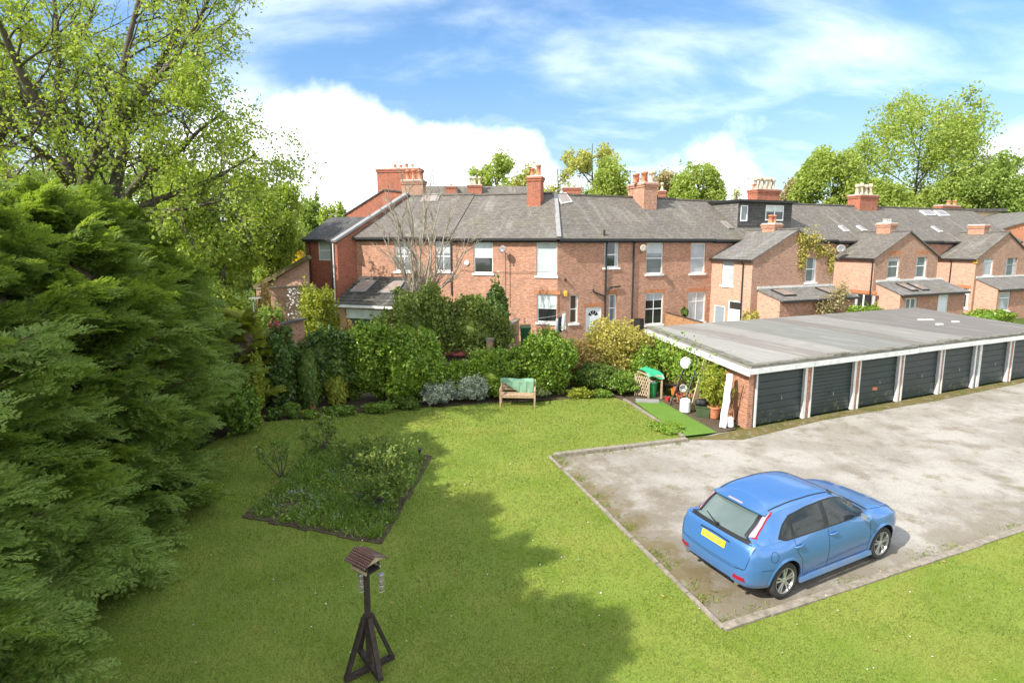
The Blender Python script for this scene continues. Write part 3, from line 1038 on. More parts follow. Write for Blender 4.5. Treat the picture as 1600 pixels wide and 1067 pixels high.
# --- gabled rear wings
def wing(house, s0, L, pxr, apex, ze, wallmat, gablemat, lw, fw, roofmat='slate', zmain=(6.0, 8.88)):
    fl = Fac(FR.pt(s0, 0), 157.5)             # left wall, running towards the camera
    s1 = FR.sz(pxr, 410, L)[0]
    sa, za = FR.sz(apex[0], apex[1], L)
    sa = (s0 + s1) / 2
    g = MB()
    lh = [fl.rect(*r) for r in lw]
    fh = [FR.rect(*r, L) for r in fw]
    fl.wall(g, 0, L, -.5, ze, lh, M[wallmat])  # paler brick paints the sunlit side lighter than the gable
    wl = part('side_wall', g, house)
    g = MB()
    FR.wall(g, s0, s1, -.5, ze, fh, M[gablemat], off=L)  # browner brick paints the gable as the less lit face
    g.poly([FR.pt(s0, ze, L), FR.pt(s1, ze, L), FR.pt(sa, za - .08, L)], M[gablemat])
    g.poly([FR.pt(s1, -.5, L), FR.pt(s1, -.5, 0), FR.pt(s1, ze, 0), FR.pt(s1, ze, L)], M[gablemat])
    part('gable_wall', g, house)
    # where the ridge runs into the main roof
    ob = .25 - (za - zmain[0]) * (RD + .25) / (zmain[1] - zmain[0]) - .2
    g = MB()
    dn = Vector((0, 0, -.09))
    for s, sgn in ((s0, -1), (s1, 1)):
        e = s + sgn * .22
        zz = ze - .02
        A, B, C_, D_ = FR.pt(e, zz, L + .12), FR.pt(e, zz, .2), FR.pt(sa, za, ob), FR.pt(sa, za, L + .12)
        if sgn > 0:
            C_, D_ = C_ - Vector((0, 0, .002)), D_ - Vector((0, 0, .002))
        g.hexa([A + dn, B + dn, C_ + dn, D_ + dn, A, B, C_, D_], M[roofmat])
    ro = part('wing_roof', g, house)
    g = MB()
    g.bar(FR.pt(sa, za + .02, L + .1), FR.pt(sa, za + .02, ob + .1), .24, .08, M['slate'])
    part('ridge_tiles', g, ro)
    g = MB()
    fl.box(g, 0, L + .1, ze - .14, ze - .02, .12, .26, M['gutter'])
    part('gutter', g, house)
    return fl, lh, fh, s1, sa, za


L1 = 3.45
fl1, lh, fh, s1r, sa1, za1 = wing(hE, s_e, L1, 1304, (1242, 358), 4.85, 'brick_pale', 'brick_brown',
                                  [(1128, 405, 1146, 446), (1115, 477, 1132, 512), (1137, 470, 1159, 512)], [(1259, 400, 1276, 441)], 'slate_light', (6.08, 8.88))
window(hE, fl1, lh[0], kind='sash', glass='curtain', lintel=False)
window(hE, FR, fh[0], off=L1, kind='sash', glass='glass_grey', lintel=False)
def plaindoor(house, fac, r, mat, off=0.0, toplight=0.0, glass='glass_dark'):
    a, b, c, d = r
    g = MB()
    dt = d - (d - c) * toplight
    fac.box(g, a + .07, b - .07, c, dt - .05, off - .1, off - .06, M[mat])
    k = part('door', g, house)
    g = MB()
    fac.box(g, a, a + .07, c, d, off - .11, off - .02, M['white'])
    fac.box(g, b - .07, b, c, d, off - .11, off - .02, M['white'])
    fac.box(g, a + .07, b - .07, d - .08, d, off - .11, off - .02, M['white'])
    if toplight:
        fac.box(g, a + .07, b - .07, dt - .05, dt + .05, off - .11, off - .03, M['white'])
    part('frame', g, k)
    if toplight:
        g = MB()
        fac.box(g, a + .07, b - .07, dt + .05, d - .08, off - .1, off - .07, M[glass])
        part('toplight', g, k)


plaindoor(hE, fl1, lh[1], 'greydoor')
plaindoor(hE, fl1, lh[2], 'doorwhite', toplight=.35)
downpipe(hE, fl1, fl1.sz(1160.5, 450)[0], 0, 4.75, 'gutter')
L2 = 3.1
fl2, lh, fh, s2r, sa2, za2 = wing(hF, s_f, L2, 1465, (1424, 361), 4.80, 'brick_pale', 'brick_brown',
                                  [(1330, 459, 1366, 484)], [(1388, 398, 1405, 435), (1431, 397, 1448, 434)], 'slate', (6.0, 8.88))
window(hF, fl2, lh[0], kind='pair', glass='glass_dark')
for r in fh:
    window(hF, FR, r, off=L2, kind='sash', glass='glass_grey')
downpipe(hF, fl2, L2 - .08, 0, 4.7, 'gutter')
dish(hF, fl2, 1314, 389, .30, mat='dish', reach=.5, aim=(.9, -.2))
L3 = 2.75
fl3, lh, fh, s3r, sa3, za3 = wing(hG, s_g, L3, 1612, (1567, 362), 4.60, 'brick_pale', 'brick_brown',
                                  [(1493, 450, 1513, 481)], [(1537, 399, 1552, 431), (1571, 397, 1589, 431)], 'slate', (5.95, 8.88))
window(hG, fl3, lh[0], kind='tbar', glass='glass_dark')
window(hG, FR, fh[0], off=L3, kind='tbar', glass='curtain', lintel=False)
window(hG, FR, fh[1], off=L3, kind='sash', glass='glass_grey', lintel=False, frame='greydoor', sill=False)
downpipe(hG, fl3, fl3.sz(1484, 440)[0], 0, 4.5, 'gutter')
wallbox(hG, fl3, 1524, 408, .3, .35, .09, 'yellowbox')
# stacks on the wing ridges
for hh, s, za, L, px, w, n, mt in ((hE, sa1, za1, L1, 1206, 1.0, 2, 'terracotta'), (hF, sa2, za2, L2, 1386, 1.0, 3, 'lead_pale'), (hG, sa3, za3, L3, 1530, 1.15, 0, 'terracotta')):
    # distance back along the ridge that lands on this pixel column
    best = min((abs(FR.sz(px, 355, o)[0] - s), o) for o in [L - i * .1 for i in range(60)])
    o = best[1]
    c = FR.pt(s, 0, o)
    chimney(hh, (c.x, c.y), .62 if n == 2 else .7, w, za - .6, za + (.42 if n == 2 else .62), 67.5, [((i + .5) / n, .55 if mt == 'terracotta' else .28, .17, mt, 0) for i in range(n)], 'brick')


# --- lean-tos in front of the wings
def leanto(house, s0, s1, L, dep, zt, ze, holes_px, skyl, roofmat='slate_light', wallmat='brick'):
    fo = L + dep
    g = MB()
    hs = [FR.rect(*h, fo) for h in holes_px]
    FR.wall(g, s0, s1, -.5, ze, hs, M[wallmat], off=fo)
    for s in (s0, s1):
        g.poly([FR.pt(s, -.5, L), FR.pt(s, -.5, fo), FR.pt(s, ze, fo), FR.pt(s, zt - .1, L)], M['brick_pale'])
    k = part('leanto_wall', g, house)
    g = MB()
    dn = Vector((0, 0, -.08))
    q = [FR.pt(s0 - .08, ze - .03, fo + .25), FR.pt(s1 + .08, ze - .03, fo + .25), FR.pt(s1 + .08, zt, L + .004), FR.pt(s0 - .08, zt, L + .004)]
    g.hexa([p + dn for p in q] + q, M[roofmat])
    ro = part('leanto_roof', g, house)
    g = MB()
    FR.box(g, s0 - .05, s1 + .05, ze - .17, ze - .06, fo + .2, fo + .31, M['gutter'])
    FR.box(g, s0 - .08, s1 + .08, zt + .004, zt + .14, L + .004, L + .06, M['lead_pale'])
    part('flashing', g, ro)
    U = (q[1] - q[0])
    Vv = (q[3] - q[0])
    for u0, u1, v0, v1 in skyl:
        n = U.cross(Vv).normalized()
        skylight(house, [q[0] + U * u + Vv * v + n * .02 for u, v in ((u0, v0), (u1, v0), (u1, v1), (u0, v1))], 'gutter')
    return hs, fo


a0 = FR.sz(1180, 452, L1)
hs, fo = leanto(hE, s_e + .55, s1r - .1, L1, 1.7, FR.sz(1235, 449.5, L1)[1], FR.sz(1260, 467, L1 + 1.95)[1], [], [(.12, .27, .3, .85), (.7, .84, .3, .85)])
hs, fo = leanto(hF, s_f + .4, s2r + .6, L2, 1.7, FR.sz(1418, 439, L2)[1], FR.sz(1450, 458, L2 + 1.95)[1], [(1414, 466, 1433, 492), (1465, 461, 1480, 496)], [(.2, .3, .2, .8), (.36, .46, .2, .8)])
window(hF, FR, hs[0], off=fo, kind='pair', glass='glass_grey', lintel=False)
plaindoor(hF, FR, hs[1], 'doorwhite', off=fo)
hs, fo = leanto(hG, s_g + .3, s3r, L3, 1.5, FR.sz(1545, 434, L3)[1], FR.sz(1580, 451, L3 + 1.75)[1], [(1561, 457, 1578, 486)], [])
window(hG, FR, hs[0], off=fo, kind='tbar', glass='curtain', lintel=False)

# --- tiled lean-to of the end house (two rooflights, sliding door below)
o1 = 3.4
s0, s1 = FL.sz(520, 470, o1)[0], FL.sz(632, 480, o1)[0]
ze1 = FL.sz(570, 477, o1)[1]
zt1 = FL.sz(600, 432, 0)[1]
g = MB()
hole = FL.rect(540, 484, 606, 516, o1 - .3)
FL.wall(g, s0 + .2, s1, -.5, ze1 - .1, [hole], M['brick_brown'], off=o1 - .3)
for s in (s0 + .2, s1):
    g.poly([FL.pt(s, -.5, 0), FL.pt(s, -.5, o1 - .3), FL.pt(s, ze1 - .1, o1 - .3), FL.pt(s, zt1 - .15, 0)], M['brick_brown'])
part('leanto_wall', g, hA)
g = MB()
dn = Vector((0, 0, -.09))
q = [FL.pt(s0, ze1, o1), FL.pt(s1 + .1, ze1, o1), FL.pt(s1 + .1, zt1, .005), FL.pt(FL.sz(565, 440, 0)[0] + .0, zt1, .005)]
NR = 9
for i in range(NR):                        # overlapping courses of heavy tiles
    f0, f1 = i / NR, (i + 1) / NR
    lo0, lo1 = q[0].lerp(q[3], f0), q[1].lerp(q[2], f0)
    hi0, hi1 = q[0].lerp(q[3], f1), q[1].lerp(q[2], f1)
    up = Vector((0, 0, .05))
    g.hexa([lo0 + dn, lo1 + dn, hi1 + dn, hi0 + dn, lo0 + up, lo1 + up, hi1, hi0], M['tile_dark'])
ro = part('leanto_roof', g, hA)
for quad in (((566, 441), (589, 441), (571, 458), (547, 458)), ((617, 442), (633, 442), (620, 460), (590, 460))):
    pts = []
    e = q[0]
    n = (q[1] - q[0]).cross(q[3] - q[0]).normalized()
    for x, y in quad:
        d = Vector(ray(x, y))
        t = (e - Vector((0, 0, H))).dot(n) / d.dot(n)
        pts.append(Vector((0, 0, H)) + d * t + n * .09)
    skylight(hA, pts)
g = MB()
FL.box(g, s0, s1 + .1, ze1 - .16, ze1 - .02, o1 - .03, o1 + .1, M['white_worn'])
part('gutter', g, hA)
g = MB()
a, b, c, d = hole
FL.box(g, a, b, c, d, o1 - .46, o1 - .42, M['glass_dark'])
FL.box(g, a, b, d - (d - c) * .45, d, o1 - .41, o1 - .36, M['glass_blind'])
FL.box(g, a - .12, a - .003, c, d + .1, o1 - .43, o1 - .26, M['fencewood'])
part('patio_door', g, hA)

# ------------------------------------------------ houses seen over the ridge
def backhouse(px0, px1, y_r, Y, label, ze=5.2, az=90, mat='brick_red', depth=8, stacks=(), roofmat='slate', wallm=None):
    a, b = D(px0, y_r, Y), D(px1, y_r, Y)
    h = thing('background_house', ((a.x + b.x) / 2, Y, 0), label, 'house')
    u = (b - a)
    n = Vector((0, -1, 0))
    g = MB()
    zr = a.z
    k = depth / 2
    ze = zr - 3.0
    A0, B0 = Vector((a.x, Y, 0)), Vector((b.x, Y, 0))
    zz = lambda p, z, o: Vector((p.x, p.y - o, z))
    g.hexa([zz(A0, -.5, k - .3), zz(B0, -.5, k - .3), zz(B0, -.5, -k + .3), zz(A0, -.5, -k + .3), zz(A0, ze, k - .3), zz(B0, ze, k - .3), zz(B0, ze, -k + .3), zz(A0, ze, -k + .3)], M[wallm or mat])
    part('wall', g, h)
    g = MB()
    dn = Vector((0, 0, -.1))
    for o in (k, -k):
        q = [zz(A0, ze, o), zz(B0, ze, o), zz(B0, zr - (0 if o > 0 else .002), 0), zz(A0, zr - (0 if o > 0 else .002), 0)]
        g.hexa([p + dn for p in q] + q, M[roofmat])
    for p in (A0, B0):
        g.poly([zz(p, ze - .1, k - .05), zz(p, ze - .1, -k + .05), zz(p, zr - .11, 0)], M[wallm or mat])
    part('roof', g, h)
    for (p0, p1, yt, mt, n_, st, hh) in stacks:
        t, e = D(p0, yt, Y - 1.0), D(p1, yt, Y - 1.0)
        chimney(h, ((t.x + e.x) / 2, Y - 1.0), e.x - t.x, .8, ze + 1, t.z, 90, [((i + .5) / n_, hh, .2, mt, st) for i in range(n_)], mat)
    return h


backhouse(655, 835, 291, 62, 'long grey roof with small chimneys showing above the ridge behind the left houses', stacks=((697, 713, 291, 'terracotta', 1, 0, .2), (731, 753, 289, 'buffpot', 3, 1, .9)))
backhouse(872, 960, 306, 60, 'hidden house whose low red chimney shows above the roof right of the bend', stacks=((880, 907, 293, 'lead_pale', 3, 0, .25),))
backhouse(1010, 1075, 314, 64, 'hidden house whose narrow red chimney shows right of the six pot stack', stacks=((1030, 1039, 298, 'buffpot', 1, 1, .9),))
# cream and orange buildings beyond the far end
kb = thing('cream_building', D(1530, 350, 66), 'cream rendered building with flat dark roof behind the far end of the terrace', 'building')
M['cream'] = flat('cream_render', (0.62, 0.50, 0.32), 0.85, var=.08)
M['orange_brick'] = brick('orange_brick', (0.56, 0.21, 0.10), (0.48, 0.17, 0.085), (0.46, 0.30, 0.2), dirtamt=.1)
g = MB()
a, b = D(1507, 331, 66), D(1561, 331, 66)
g.hexa([(a.x, 66, 0), (b.x, 66, 0), (b.x + 1, 72, 0), (a.x + 1, 72, 0), (a.x, 66, a.z), (b.x, 66, a.z), (b.x + 1, 72, a.z), (a.x + 1, 72, a.z)], M['cream'])
part('wall', g, kb)
g = MB()
g.hexa([(a.x - .3, 65.5, a.z), (b.x + .5, 65.5, a.z), (b.x + 1.5, 72.4, a.z), (a.x + .8, 72.4, a.z), (a.x - .3, 65.5, a.z + .35), (b.x + .5, 65.5, a.z + .35), (b.x + 1.5, 72.4, a.z + .5), (a.x + .8, 72.4, a.z + .5)], M['slate_dark'])
part('roof', g, kb)
ob_ = thing('orange_brick_house', D(1600, 390, 58), 'orange brick gable house at the right edge beyond the terrace', 'house')
g = MB()
a, b, c = D(1556, 362, 58), D(1600, 343, 58), D(1660, 330, 58)
g.poly([(a.x, 58, 0), (c.x, 58, 0), (c.x, 58, c.z), (a.x, 58, a.z)], M['orange_brick'])
g.poly([(a.x, 58, 0), (a.x, 58, a.z), (a.x, 66, a.z), (a.x, 66, 0)], M['orange_brick'])
part('wall', g, ob_)
g = MB()
q = [(a.x - .3, 57.8, a.z), (c.x, 57.8, c.z + .02), (c.x, 66, c.z + .02), (a.x - .3, 66, a.z)]
g.hexa([Vector(p) for p in q] + [Vector(p) + Vector((0, 0, .12)) for p in q], M['slate_light'])
part('roof', g, ob_)
rg = backhouse(1555, 1680, 335, 74, 'grey roofed house with long rooflight behind the orange brick house', ze=6)
# ---------------------------------------------------------------- ground
def ground_mat(name, cols, scales, rough=.95, bumpd=.02, bumps=.5, edge=None):
    """cols: base, then (colour, noise scale, lo, hi, amount)"""
    m, nt, b = newmat(name)
    p = pos(nt)
    c = c4(cols[0])
    hsum = None
    for i, (col, sc, lo, hi, amt) in enumerate(cols[1:]):
        mp = nd(nt, 'ShaderNodeMapping', {0: p, 1: (3.7 * i, 1.3 * i, 0)})
        n = nd(nt, 'ShaderNodeTexNoise', {'Vector': mp.outputs[0], 'Scale': sc, 'Detail': 8.0, 'Roughness': 0.62})
        c = mixc(nt, mrange(nt, n.outputs[0], lo, hi, 0.0, amt), c, c4(col))
        hsum = n.outputs[0]
    if edge:
        # dirt and moss gathered along one side: (point, inward direction, width, colour)
        for q, d, wd, col, sc in edge:
            dp = nd(nt, 'ShaderNodeVectorMath', {0: p, 1: (d[0], d[1], 0)}, operation='DOT_PRODUCT').outputs['Value']
            dist = mth(nt, 'SUBTRACT', dp, q[0] * d[0] + q[1] * d[1])
            n = nd(nt, 'ShaderNodeTexNoise', {'Vector': p, 'Scale': sc, 'Detail': 8.0, 'Roughness': .68})
            v = mth(nt, 'ADD', n.outputs[0], mrange(nt, dist, 0, wd, .22, -.15))
            c = mixc(nt, mrange(nt, v, .50, .72, 0, .7), c, c4(col))
    nt.links.new(c, b.inputs['Base Color'])
    b.inputs['Roughness'].default_value = rough
    b.inputs['Specular IOR Level'].default_value = .12
    bump(nt, b, hsum, bumps, bumpd)
    return m


M['lawn'] = ground_mat('lawn_turf', [(0.18, 0.235, 0.040), ((0.25, 0.26, 0.055), .55, .40, .68, .75), ((0.13, 0.20, 0.018), 1.3, .48, .70, .7),
                                     ((0.24, 0.17, 0.04), 3.2, .58, .76, .45), ((0.08, 0.13, 0.014), 38, .42, .66, .6)], None, bumpd=.03)
M['rough'] = ground_mat('rough_grass', [(0.07, 0.11, 0.02), ((0.10, 0.10, 0.03), .4, .4, .7, .8), ((0.03, 0.05, 0.01), 12, .45, .65, .6)], None)
M['parking'] = ground_mat('worn_tarmac', [(0.265, 0.235, 0.195), ((0.40, 0.37, 0.325), .42, .40, .60, .9), ((0.16, 0.125, 0.085), .9, .50, .68, .75),
                                          ((0.17, 0.125, 0.045), 1.9, .54, .70, .65), ((0.42, 0.40, 0.37), 5.0, .56, .72, .5), ((0.10, 0.09, 0.075), 26, .52, .70, .6), ((.34, .32, .28), 70, .46, .60, .5), ((.10, .09, .075), 120, .55, .68, .5)], None, bumpd=.015, bumps=.6,
                         edge=[((3.25, 7.83), (.925, .38), 4.5, (.17, .14, .10), .9), ((3.25, 7.83), (.925, .38), 2.2, (.15, .115, .045), 2.3), ((3.25, 7.83), (-.38, .925), 2.0, (.20, .17, .125), 1.3)])
M['moss'] = ground_mat('mossy_edge', [(0.17, 0.13, 0.05), ((0.10, 0.10, 0.025), 2, .4, .65, .9), ((0.30, 0.27, 0.22), 5, .5, .7, .8), ((0.06, 0.05, 0.03), 30, .45, .7, .7)], None)
M['turf'] = ground_mat('artificial_turf', [(0.12, 0.21, 0.035), ((0.155, 0.24, 0.05), 2.0, .4, .7, .5), ((0.07, 0.15, 0.015), 60, .42, .62, .6)], None)


def sheet(name, pts, z, mat, kind='structure'):
    g = MB()
    g.poly([(p[0], p[1], z) for p in pts], mat)
    return struct(name, g, (0, 0, 0), kind)


g = MB()
g.poly([(-700, -60, -.06), (700, -60, -.06), (700, 1200, -.06), (-700, 1200, -.06)], M['rough'])
struct('ground', g)
A, B, C = G(1130, 983), G(858, 713), G(1075, 687)
E0 = G(1600, 826)
fk = (E0 - A).normalized()
E1 = A + fk * 34
gA, gB = G(1166, 669), G(1590, 592.5)
gu = (gB - gA).normalized()
gEnd = gA + gu * 34
park = [A, E1, gEnd, gA + gu * 17.5, gA, G(1120, 676), C, B]
lawn_edge = [B, C, G(1060, 672), G(1000, 636), G(960, 621), G(900, 622), G(840, 628), G(760, 630), G(690, 636), G(640, 637), G(560, 645), G(480, 654), G(420, 658), G(385, 662), G(345, 684), (-9.3, 13), (-9, 6), (-9, -6), (42, -6), E1, A]
sheet('lawn', lawn_edge, 0.0, M['lawn'])
sheet('car_park', park, -.02, M['parking'])
sheet('soil_border', [G(345, 684), G(385, 662), G(420, 658), G(480, 654), G(560, 645), G(640, 637), G(760, 630), G(900, 622), G(960, 621), G(1000, 636), G(1060, 672), G(1120, 676), gA + Vector((-.3, 0, 0)), (4.6, 25.5, 0), (-11.5, 23.5, 0), (-11.5, 14, 0)], -.012, M['soil'])
sheet('artificial_turf', [G(990, 627), G(1031, 626), G(1121, 676), G(1067, 682)], .012, M['turf'])
nrm = Vector((-gu.y, gu.x, 0))
sheet('mossy_strip', [gA + gu * -.6, gA + gu * 17, gA + gu * 17 - nrm * .35, gA + gu * 9 - nrm * .55, gA + gu * 3 - nrm * .4, gA - nrm * .7 - gu * .9, G(1076, 686)], -.012, M['moss'])


def kerb(name, pts, w, h, mat, seg=.9, z=0.0, jit=.012):
    g = MB()
    rng = random.Random(len(name) + int(abs(pts[0][0]) * 10))
    for a, b in zip(pts[:-1], pts[1:]):
        a, b = Vector((a[0], a[1], 0)), Vector((b[0], b[1], 0))
        L = (b - a).length
        n = max(1, int(L / seg))
        for i in range(n):
            p, q = a.lerp(b, (i + .01) / n), a.lerp(b, (i + .985) / n)
            j = Vector((rng.uniform(-jit, jit), rng.uniform(-jit, jit), z + h / 2 - .04 + rng.uniform(-jit, jit)))
            g.bar(p + j, q + j, w, h, mat)
    return struct(name, g)


kerb('kerb', [B, A], .08, .075, M['concrete'])
kerb('kerb', [A, E1], .14, .07, M['concrete'])
kerb('kerb', [B + (C - B).normalized() * .12, C], .17, .11, M['concrete'], 1.5)
kerb('edging', [G(975, 625), G(1068, 684)], .10, .10, M['concrete'], 1.1)
# ---------------------------------------------------------------- the garage block
M['felt'] = None
def felt():
    m, nt, b = newmat('roofing_felt')
    p = pos(nt)
    rot = nd(nt, 'ShaderNodeMapping', {0: p, 2: (0, 0, R(67.5 - 90))}).outputs[0]
    sp = nd(nt, 'ShaderNodeSeparateXYZ', {0: rot})
    # five felt bays of different age, counted from the near end
    wob = nd(nt, 'ShaderNodeTexNoise', {'Vector': rot, 'Scale': .8, 'Detail': 4.0})
    x0 = gA.x * math.cos(R(22.5)) + gA.y * math.sin(R(22.5))
    along = mth(nt, 'ADD', mth(nt, 'SUBTRACT', sp.outputs[0], x0), mth(nt, 'MULTIPLY', mth(nt, 'SUBTRACT', wob.outputs[0], .5), .35))
    rp = nd(nt, 'ShaderNodeValToRGB', {0: mth(nt, 'DIVIDE', along, 18.0)})
    rp.color_ramp.interpolation = 'CONSTANT'
    e = rp.color_ramp.elements
    e[0].color, e[1].color = (0.33, 0.315, 0.275, 1), (0.125, 0.105, 0.09, 1)
    e[1].position = .66
    for q_, col in ((.135, (0.22, 0.185, 0.155, 1)), (.21, (0.30, 0.28, 0.245, 1)), (.28, (0.175, 0.18, 0.155, 1)), (.46, (0.15, 0.125, 0.105, 1)), (.53, (0.24, 0.22, 0.195, 1))):
        e.new(q_).color = col
    c = mixc(nt, .42, rp.outputs[0], (0.18, 0.168, 0.147, 1))
    st = nd(nt, 'ShaderNodeTexNoise', {'Vector': nd(nt, 'ShaderNodeMapping', {0: rot, 3: (1.9, .22, 1)}).outputs[0], 'Scale': 1.4, 'Detail': 8.0, 'Roughness': .66})
    c = mixc(nt, mrange(nt, st.outputs[0], .52, .68, 0, .5), c, (0.37, 0.355, 0.325, 1))
    n = nd(nt, 'ShaderNodeTexNoise', {'Vector': rot, 'Scale': 1.1, 'Detail': 9.0, 'Roughness': .7})
    c = mixc(nt, mrange(nt, n.outputs[0], .50, .72, 0, .5), c, (0.15, 0.13, 0.11, 1))
    seam = mth(nt, 'FRACT', mth(nt, 'DIVIDE', sp.outputs[0], 1.175))
    c = mixc(nt, mrange(nt, seam, .0, .022, .55, 0, False), c, (0.09, 0.08, 0.07, 1))
    nt.links.new(c, b.inputs['Base Color'])
    b.inputs['Roughness'].default_value = .85
    bump(nt, b, n.outputs[0], .4, .03)
    return m


M['felt'] = felt()
M['felt_edge'] = flat('mossy_felt_edge', (0.17, 0.16, 0.13), .9, var=.3, scale=5, dirt=(.07, .07, .03), dirtamt=.8)
def gdoor(name, ribs):
    m, nt, b = newmat(name)
    p = pos(nt)
    n = nd(nt, 'ShaderNodeTexNoise', {'Vector': p, 'Scale': 2.2, 'Detail': 7.0, 'Roughness': .7})
    c = mixc(nt, n.outputs[0], (0.017, 0.027, 0.027, 1), (0.038, 0.060, 0.060, 1))
    n2 = nd(nt, 'ShaderNodeTexNoise', {'Vector': p, 'Scale': 5.5, 'Detail': 5.0, 'Roughness': .6})
    z = nd(nt, 'ShaderNodeSeparateXYZ', {0: p}).outputs[2]
    n5 = nd(nt, 'ShaderNodeTexNoise', {'Vector': p, 'Scale': .33, 'Detail': 1.0})
    c = mixc(nt, mrange(nt, n5.outputs[0], .42, .62, 0, .6), c, (0.045, 0.058, 0.062, 1))
    worn = mth(nt, 'MULTIPLY', mrange(nt, n2.outputs[0], .56, .66), mrange(nt, z, .1, .7, .7, 0.0))
    c = mixc(nt, worn, c, (0.22, 0.20, 0.10, 1))
    nt.links.new(c, b.inputs['Base Color'])
    b.inputs['Roughness'].default_value = .42
    return m


M['gdoor'] = gdoor('dark_green_garage_door', 8)
gb = thing('garage_block', gA + gu * 8, 'row of seven flat roofed brick garages with dark doors and white posts', 'garages')
zf = 1.83                                  # underside of the fascia
bk = G(1010, 512, 2.08) - G(1168, 572, 2.08)   # direction of the side wall
bkd = bk.normalized()
side_len = bk.length - .15
Lfr = 17.6
Pf = lambda s, d, z: Vector((gA.x + gu.x * s - (nrm.x * -d), gA.y + gu.y * s + nrm.y * d, z))
def PF(s, d, z):
    """s along the front, d backwards along the side wall direction"""
    q = gA + gu * s + bkd * d
    return Vector((q.x, q.y, z))
def gbox(mb, s0, s1, d0, d1, z0, z1, mat):
    mb.hexa([PF(s0, d0, z0), PF(s1, d0, z0), PF(s1, d1, z0), PF(s0, d1, z0), PF(s0, d0, z1), PF(s1, d0, z1), PF(s1, d1, z1), PF(s0, d1, z1)], mat)
def s_of(px):
    """distance along the front under a photo column at ground level"""
    y = 668 - (px - 1163) * 75.5 / 427
    return (G(px, y) - gA).dot(gu)


doors_px = [(1177, 1250), (1262.5, 1327), (1337.5, 1397), (1405.5, 1461), (1468.5, 1516), (1527, 1570), (1577.5, 1618)]
ds = [(s_of(a), s_of(b)) for a, b in doors_px]
g = MB()
gbox(g, 0, .22, .0, side_len, -.1, 1.93, M['brick_garage'])                  # side wall with its front pier
gbox(g, ds[-1][1] + .1, ds[-1][1] + .32, 0, side_len, -.1, 1.93, M['brick_garage'])
gbox(g, .22, ds[-1][1] + .1, side_len - .22, side_len, -.1, 1.93, M['brick_garage'])
prev = .22
for i, (a, b) in enumerate(ds):
    if i > 0 and i != 5:
        gbox(g, ds[i - 1][1] + .13, a - .06, 0, .25, -.1, 1.9, M['brick_garage'])
part('wall', g, gb)
zt2 = 2.25
g = MB()
far = gA + gu * (ds[-1][1] + .55)
b0, b1 = PF(-.15, side_len + .1, 1.98), G(1430, 483, 2.06)
f0, f1 = PF(-.18, -.28, 1.99), PF(ds[-1][1] + .6, -.28, 1.99)
thk = Vector((0, 0, .10))
g.hexa([f0, f1, b1, b0, f0 + thk, f1 + thk, b1 + thk, b0 + thk], M['felt'])
ro = part('roof', g, gb)
# rough mossy lip along the front edge and folded felt at the near edge
g = MB()
rng = random.Random(3)
N = 44
for i in range(N):
    a, b = f0.lerp(f1, i / N), f0.lerp(f1, (i + 1.02) / N)
    h = .05 + rng.uniform(-.015, .02) + (.05 if i in (9, 10, 24, 25) else 0)
    w = .22 + rng.uniform(-.05, .06)
    off = bkd * (w / 2 - .02) + Vector((0, 0, .10 + h / 2 - .02))
    g.bar(a + off, b + off, w, h, M['felt_edge'])
for i in range(20):
    a, b = f0.lerp(b0, i / 20), f0.lerp(b0, (i + 1.01) / 20)
    off = gu * .14 + Vector((0, 0, .10 + .02))
    g.bar(a + off, b + off, .30, .06 + rng.uniform(-.01, .01), M['felt_edge'])
part('felt_lip', g, ro)
g = MB()
gbox(g, -.2, ds[3][0] + .3, -.31, -.27, zf + .01, 2.01, M['white_worn'])
gbox(g, ds[3][0] + .31, ds[5][0] - .1, -.325, -.28, zf + .025, 2.025, M['white_worn'])
gbox(g, ds[5][0] - .09, ds[-1][1] + .6, -.31, -.27, zf + .015, 2.015, M['white_worn'])
gbox(g, -.26, -.21, -.31, side_len + .1, zf - .04, 2.0, M['white_worn'])
part('fascia', g, gb)
g = MB()
gbox(g, -.2, ds[-1][1] + .5, -.27, .05, zf + .09, zf + .12, M['white_worn'])
part('soffit', g, gb)
# white timber posts
for i, (a, b) in enumerate(ds):
    for s0, s1 in ((a - .075, a - .005), (b + .005, b + .12)):
        g = MB()
        if i == 5 and s0 < a:
            s0 -= .1
        gbox(g, s0, s1, -.03, .10, -.01, zf + .08, M['white_worn'])
        part('door_post', g, gb)
# up-and-over doors with pressed ribs
for i, (a, b) in enumerate(ds):
    g = MB()
    nr = 15 if i == 1 else 8
    d0 = .10
    zz = [0.01 + (zf + .06) * k / nr for k in range(nr + 1)]
    for k in range(nr):
        gap = .012
        gbox(g, a, b, d0, d0 + .05, zz[k] + gap, zz[k + 1] - .001, M['gdoor'])
        # sloped rib: top leans out
        mb_ = [PF(a, d0, zz[k] + gap), PF(b, d0, zz[k] + gap), PF(b, d0 - .018, zz[k + 1] - gap), PF(a, d0 - .018, zz[k + 1] - gap)]
        bk_ = [PF(a, d0 + .004, zz[k] + gap), PF(b, d0 + .004, zz[k] + gap), PF(b, d0 + .004, zz[k + 1] - gap), PF(a, d0 + .004, zz[k + 1] - gap)]
        g.hexa(mb_ + bk_, M['gdoor'])
    gbox(g, a, b, d0 + .01, d0 + .05, 0.01, zf + .07, M['gdoor'])
    dd = part('garage_door', g, gb)
    g = MB()
    m = (a + b) / 2
    zz = .86 if i != 1 else .72
    g.tube([PF(m, .08, zz), PF(m, -.03, zz)], .018, M['steel'], 8)
    g.bar(PF(m - .012, -.04, zz + .05), PF(m + .012, -.04, zz - .06), .03, .02, M['steel'])
    part('handle', g, dd)
    if i == 2:
        g = MB()
        g.box(PF(m - .12, .068, .6), (.2, .02, .12), M['terracotta'])
        part('rust_patch', g, dd)
